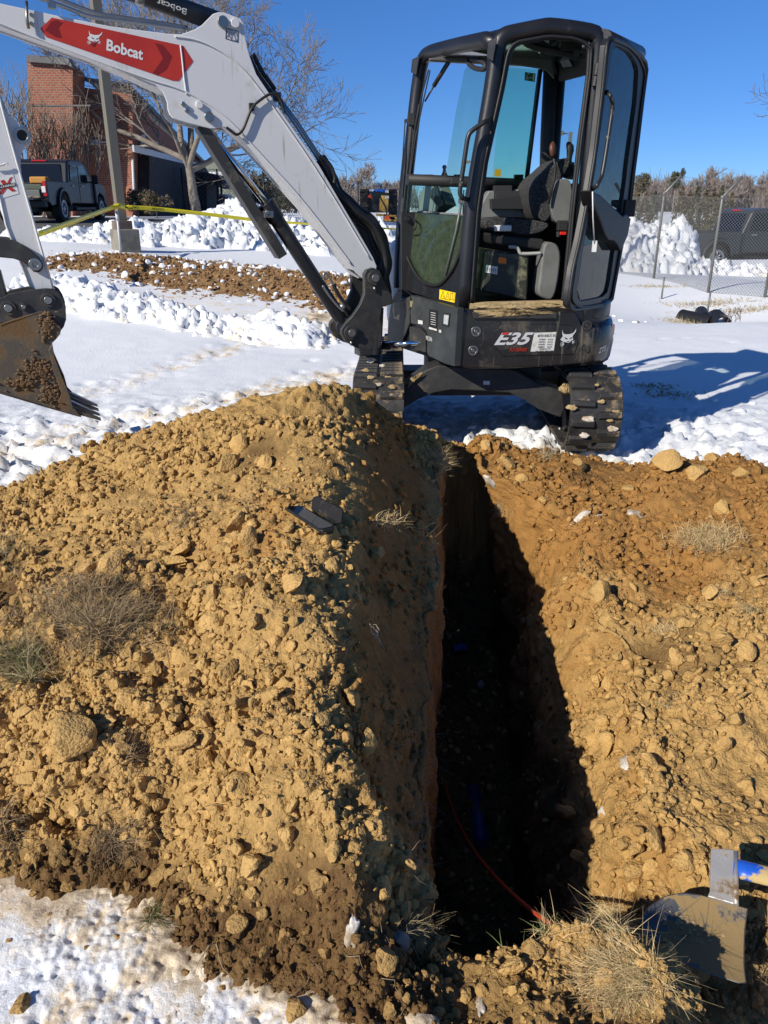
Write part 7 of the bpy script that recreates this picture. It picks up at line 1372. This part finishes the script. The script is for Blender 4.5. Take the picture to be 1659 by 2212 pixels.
h0, h1 = SH(1608, 2040, -.005), SH(1608, 2040, -.005)+e1*.75-np.array([0, 0, .22]); x = MB(); _r = np.random.default_rng(5)
for k in range(70):
    V, Fs = ico(1, 640+k, (1, .8, .5), .3, 2); v = e1*_r.normal()*.035+e2*_r.normal()*.02; x.add(V*_r.uniform(.002, .008)+oc-e1*.01+v-sn_*(.024), Fs)
part(x, 'mud_crumbs', MUD, sh)['kind'] = 'stuff'
# mattock behind it
STR = mat('worn_bright_steel', (.50, .49, .47), .42, metal=.55, col2=(.62, .60, .57), nscale=10, dirt=(.22, .14, .07), dscale=9, dthr=(.52, .62), bump=.0008, bscale=160)
mc = on_z(1562, 1893, .01); mn = nrm([-.25, -.30, 1]); mt_ = empty('mattock', mc, 'mattock with bright worn steel blade and muddy blue handle behind the shovel', 'mattock')
def MT(a, c, off=0): return on_pl(a, c, mc+mn*off, mn)
x = MB(); x.prism([MT(*p) for p in ((1535.5, 1833), (1562, 1832), (1588, 1836), (1590, 1855), (1588, 1915), (1592, 1955), (1528, 1936), (1533, 1925), (1534, 1880))], -mn*.012); hdm = part(x, 'head', STR, mt_, bev=.003)
x = MB(); x.tube([MT(1590, 1840, .004), MT(1590, 1955, .004)], .006, 8); part(x, 'cheek', STR, hdm)
ha, hb = MT(1584, 1874, -.005), MT(1735, 1912, -.005); hx = nrm(hb-ha); hy = nrm(np.cross(mn, hx)); rings = [[ha+(hb-ha)*t+hy*.024*cos(q_)+mn*.014*sin(q_) for q_ in np.linspace(0, 2*pi, 18, endpoint=False)] for t in np.linspace(0, 1, 6)]
x = MB(); x.loft(rings); part(x, 'handle', mat('blue_muddy_handle', (.015, .10, .55), .35, dirt=(.50, .37, .16), dscale=9, dthr=(.50, .54)), mt_)
# orange cable out of the trench
cab_p = [(962, 1688, -1.12), (966, 1715, -1.10), (978, 1750, -1.06), (992, 1782, -.98), (1010, 1815, -.88), (1033, 1850, -.76), (1062, 1886, -.62), (1098, 1923, -.46), (1140, 1961, -.29), (1178, 1988, -.14), (1212, 2008, -.05), (1260, 2040, -.12), (1330, 2100, -.2), (1400, 2150, -.25), (1470, 2178, -.27), (1500, 2195, -.27), (1560, 2235, -.27)]
x = MB(); x.tube(smooth([on_z(*p) for p in cab_p], it=3), .0062, 10); thingm(x.build('cable', mat('orange_conduit', (.62, .075, .03), .4), None), 'orange-red plastic conduit curving up out of the trench', 'cable')
# blue water pipe and scraps down in the trench
x = MB(); a, b_ = on_z(1022, 1700, -1.16), on_z(1040, 1810, -1.15); d_ = nrm(b_-a); x.tube([a-d_*.0-ZU*.012, b_+d_*.02-ZU*.02], .034, 18); thingm(x.build('water_pipe', mat('blue_pipe', (.015, .05, .2), .4, dirt=(.08, .05, .03), dscale=8, dthr=(.5, .6)), None), 'blue water pipe laid bare on the trench floor', 'pipe')
x = MB(); c = on_z(982, 1410, -1.14); r_ = np.random.default_rng(3); G = [[c+np.array([i*.02, j*.03, .02*r_.random()+.01]) for i in range(5)] for j in range(5)]; x.add([p for r in G for p in r], [(j*5+i, j*5+i+1, j*5+i+6, j*5+i+5) for j in range(4) for i in range(4)]); thingm(x.build('plastic_scrap', mat('blue_film', (.05, .14, .5), .3), None), 'crumpled scrap of blue plastic film on the trench floor', 'plastic scrap')
def stone(px, py, s, label, m, fl=(1, .7, .5), name='stone', seed=1, z=None, up=.3):
    p, n = soil_at(px, py); p = p if z is None else on_z(px, py, z); V, Fs = ico(3, 950+seed, fl, .25, 4); o = np_mesh(name, V*s, Fs, m, smooth=False, attrs={'stain': np.full(len(V), .26)}); o.location = Vector((p+n*s*up).tolist()); o.rotation_euler = rotm(n, seed*1.3, .1).to_euler()
    try: o.data.polygons.foreach_set('use_smooth', [True]*len(o.data.polygons)); o.data.set_sharp_from_angle(angle=radians(30))
    except Exception: pass
    return tag(o, label, 'stone' if name == 'stone' else 'snow lump')
PAL = mat('pale_stone', (.42, .38, .31), .8, col2=(.30, .26, .20), nscale=20, bump=.002, bscale=120)
stone(1086, 1304, .045, 'flat pale stone deep in the shaded trench', PAL, seed=1, z=-1.12); stone(864, 2034, .026, 'smooth grey stone on the near lip of the trench', STN, (1, .8, .7), seed=2); stone(1040, 1480, .03, 'small pale stone on the dark trench floor', PAL, seed=3, z=-1.12)
for i, (px, py, s, fl, lb) in enumerate(((1365, 1645, .052, (1, .75, .3), 'largest snow patch left on the right bank of the trench'), (1302, 1755, .024, (1, .8, .4), 'small snow lump at the shadow edge on the right bank'), (1256, 1118, .07, (1, .5, .2), 'long snow streak high on the right bank'), (1296, 1116, .03, (1, .7, .4), 'small snow lump beside the long streak on the right bank'), (1380, 1108, .075, (1, .5, .22), 'snow patch nearest the big dry grass tuft'), (1060, 1043, .06, (1, .6, .3), 'snow lump in the shade at the far end of the trench'), (762, 2008, .035, (.5, 1, .5), 'snow lump wedged at the near corner of the trench'), (1039, 2165, .032, (.45, 1, .35), 'upright lump of ice in the earth at the bottom edge'), (1185, 968, .06, (1, .6, .5), 'snow lump beside the near end of the right track'), (1660, 2000, .03, (1, .6, .4), 'x'))[:9]):
    p, n = soil_at(px, py); m_ = MB(); _q = np.random.default_rng(60+i); t1 = nrm(np.cross(n, [0, 1, .1])); t2 = np.cross(n, t1)
    V, Fs = ico(4, 5000+i, (1, 1, 1), .1, 0); ang = np.arctan2(V[:, 1], V[:, 0]); k_ = 1+.34*vnoise(np.stack([np.cos(ang)*1.7+i, np.sin(ang)*1.7, 0*ang], 1), i)+.12*vnoise(np.stack([np.cos(ang)*3+i, np.sin(ang)*5, 0*ang], 1), i+3)
    V = V*np.stack([k_*fl[0], k_*max(fl[1], .5), 0*k_+.26], 1)+.05*fbm(V*5, 3, i)[:, None]*np.array([1, 1, 1.3]); m_.add((V[:, :1]*t1+V[:, 1:2]*t2+V[:, 2:]*n)*s*.85+p-n*s*.02, Fs, 0, True)
    tag(m_.build('snow_lump', M_SNOWD, None), lb, 'snow lump')
# grass tufts, sods and roots
DRY2 = mat('brown_grass', (.36, .26, .14), .8, col2=(.22, .15, .08), nscale=40); PALE = mat('pale_grass', (.68, .52, .27), .7, col2=(.45, .33, .16), nscale=40)
def tuft(px, py, rx, ry, n, L, m, label, w_=.0011, spread=.8, curl=.8, upd=None, seed=0, green=0, name='grass_tuft', up0=.0):
    p, nn = soil_at(px, py); D = p[1]+.5
    def f(r):
        a, b = r.normal(0, .45, 2); i = hit(px+a*rx, py+b*ry, 14); return SOILP[i]+SOILN[i]*up0
    u_ = nn*.6+np.array([0, 0, .7]) if upd is None else np.array(upd)
    o = None
    V, F = blades(n, f, L, w_, seed, spread, curl, u_); o = np_mesh(name, V, F, m); tag(o, label, 'grass tuft')
    if green:
        V, F = blades(green, f, L*.9, w_*1.2, seed+1, spread*.7, curl*.7, u_); np_mesh('green_blades', V, F, GRE, parent=o)
    return o
SOD = [(200, 1330, 150, 85, 5200, .10, DRY2, 'broad sod of brown grass lying on the left flank of the heap', 150), (60, 1440, 55, 45, 900, .12, DRY, 'green-tinged grass at the lower left end of the broad sod', 260), (395, 1105, 40, 45, 420, .04, DRY2, 'matted root sod in the middle of the heap', 0), (20, 1190, 40, 55, 380, .07, DRY, 'grass sod at the left edge above the broad sod', 20), (15, 1330, 30, 30, 260, .07, DRY2, 'grass sod at the left edge beside the broad sod', 10),
  (250, 1810, 60, 45, 420, .06, DRY2, 'dead grass tuft with dark roots low on the heap', 6), (275, 1630, 35, 30, 220, .05, DRY2, 'dry weed tuft between big clods left of centre', 0), (335, 1990, 26, 26, 170, .075, DRY, 'small green-tinged tuft at the edge of the dirty snow', 70), (18, 1790, 30, 60, 380, .06, DRY2, 'sod of grass at the left edge above the dirty snow', 0), (540, 1085, 30, 18, 110, .04, DRY2, 'sparse roots beside the phone', 0),
  (1525, 1165, 75, 28, 1500, .095, PALE, 'large pale dry grass tuft on the right bank', 20), (955, 1000, 26, 20, 420, .11, PALE, 'grass tuft hanging over the far lip of the trench', 20), (1080, 1105, 22, 16, 160, .06, DRY, 'small tuft at the shadow edge of the trench', 0), (1180, 975, 20, 14, 200, .11, DRY, 'dry tuft on the earth in front of the tracks', 0), (840, 1125, 36, 16, 240, .06, PALE, 'clump of bare roots on the ridge right of the wallet', 0), (1560, 1285, 36, 14, 260, .05, PALE, 'thin dry grass below the large pale tuft', 0), (1440, 1365, 36, 14, 240, .05, PALE, 'thin flattened grass in the middle of the right bank', 0), (1440, 1520, 25, 20, 130, .05, DRY, 'small brown tuft low on the right bank', 0), (1620, 1320, 25, 14, 130, .05, DRY, 'small tuft at the right edge of the bank', 0),
  (900, 2010, 60, 20, 420, .055, DRY, 'matted dry grass on the near lip of the trench', 0), (1050, 2020, 90, 16, 150, .06, PALE, 'sparse upright grass stalks along the near lip of the trench', 60), (1180, 2010, 60, 18, 130, .06, PALE, 'grass stalks near the emerging orange conduit', 50), (1325, 1985, 48, 40, 1100, .06, PALE, 'upper part of the big dry tuft beside the shovel', 40), (1345, 2115, 80, 62, 3600, .055, PALE, 'big dense dry grass tuft at the bottom, beside the shovel', 140), (1640, 2110, 30, 40, 200, .06, DRY2, 'dark grass in the shade at the right edge', 0)]
for (px, py, rx, ry, n) in ((200, 1335, 150, 80, 5200), (1345, 2115, 70, 55, 2600), (1525, 1172, 70, 22, 900), (250, 1820, 60, 45, 600), (395, 1105, 40, 45, 700)):
    r0_ = np.random.default_rng(px)
    def f(r): a, b = r.normal(0, .42, 2); i = hit(px+a*rx, py+b*ry, 12); return SOILP[i]
    V, F = blades(n, f, .032, .0011, px, 1.6, 1.8, (0, 0, .6)); tag(np_mesh('matted_grass', V, F, mat('matted_roots', (.20, .145, .085), .9, col2=(.12, .08, .045), nscale=30)), 'matted dead grass and roots on turned sods', kind='stuff')
for i, (px, py, rx, ry, n, L, m, lb, gn) in enumerate(SOD):
    tuft(px, py, rx, ry, n, L, m, lb, seed=1200+i*3, green=gn, w_=.0009 if py > 1800 else .0013, spread=(.85 if m is not PALE else .6) if i not in (22, 23) else 1.5, curl=.9 if m is DRY2 else (.6 if i not in (22, 23) else 1.6))
S = []; r_ = np.random.default_rng(9)
def root_at(p, d, L, r0):
    p = np.array(p); d = nrm(d)
    for k in range(5):
        d = nrm(d+r_.normal(0, .45, 3)+np.array([0, 0, -.12])); q_ = p+d*L/5; S.append((*p, *q_, r0*(1-k*.15), r0*(.85-k*.15))); p = q_
for k in range(230):
    py = r_.uniform(1020, 1900); xe = np.interp(py, [1000, 1200, 1500, 1900], [948, 955, 938, 905]); px = xe-abs(r_.normal(0, 28)); i = hit(px, py, 12); root_at(SOILP[i], SOILN[i]+r_.normal(0, .5, 3), r_.uniform(.04, .13), r_.uniform(.0005, .0011))
for k in range(160):
    px, py = r_.uniform(0, 1659), r_.uniform(1000, 2180); i = hit(px, py, 10)
    if inpit.ravel()[i] < .5: root_at(SOILP[i]+SOILN[i]*.004, SOILN[i]*.3+r_.normal(0, .6, 3), r_.uniform(.03, .09), r_.uniform(.0006, .0013))
for (px, py) in ((470, 2035), (1000, 1215), (990, 1190), (600, 1060), (690, 1240)): i = hit(px, py, 10); [root_at(SOILP[i]+SOILN[i]*.01, SOILN[i]*.5+r_.normal(0, .6, 3), .09, .0016) for _ in range(3)]
tag(segmesh('roots', S, mat('root_fibre', (.30, .23, .15), .8), None, 3), 'fine roots and stalks hanging from the cut earth', kind='stuff')
tw = soil_at(800, 1378); S = []
for dd in ((.3, -.1, 1), (.5, 0, .8), (-.2, .1, .9), (.5, -.2, -.9), (-.4, -.2, -.4)): root_at(tw[0]+tw[1]*.02, dd, .06, .0022)
tag(segmesh('straw_wisp', S, mat('bleached_straw', (.62, .56, .42), .7), None, 4), 'bleached wisp of straw stuck on the shaded flank of the heap', 'straw wisp')
# dark debris and clods dropped on the near snow
for i, (px, py, s) in enumerate(((145, 1925, .028), (75, 1935, .014), (255, 2035, .013), (190, 2055, .012), (290, 2065, .010), (395, 1985, .014), (540, 2095, .022), (400, 2110, .012), (185, 2110, .015), (105, 1985, .011), (50, 2185, .026), (640, 2190, .03), (610, 2150, .015), (350, 2160, .012), (480, 2140, .010), (300, 2130, .009), (90, 2090, .009), (20, 2040, .01))):
    p = on_z(px, py, .0); o = place_clod(p+ZU*.006, (0, 0, 1), s, dark=True, sink=.2, name='clod', parent=snow)
S = []
for k in range(120):
    p = on_z(r_.uniform(0, 760), r_.uniform(1900, 2210), .008); root_at(p, (r_.normal(), r_.normal(), .25), r_.uniform(.008, .03), .0007)
tag(segmesh('grass_bits', S, DRY2, None, 3), 'bits of dead grass fallen on the dirty snow', kind='stuff')
for i, (px, py, s) in enumerate(((1275, 955, .04), (1540, 865, .05), (1500, 905, .035), (1420, 800, .03), (1600, 890, .05), (1380, 830, .04), (1020, 925, .05), (1065, 905, .035), (1150, 935, .04), (1005, 905, .03), (1625, 870, .04), (1560, 915, .035), (1470, 945, .03), (1090, 925, .03), (1345, 665, .06), (1375, 672, .05), (1330, 650, .04), (1400, 655, .035), (1310, 672, .04))):
    p = on_z(px, py, 0); V, Fs = ico(3, 990+i, (1, .75, .5), .3, 4); o = np_mesh('snow_lump', V*s, Fs, M_SNOW, attrs={'stain': np.full(len(V), .12 if px < 1200 else 0.)}); o.location = Vector((p[0], p[1], gz(p[0], p[1])+s*.15)); o.rotation_euler = (0, 0, i*1.7)
    tag(o, 'rounded lump of snow on the trampled snow by the excavator', 'snow lump', 'snow lumps round the excavator')
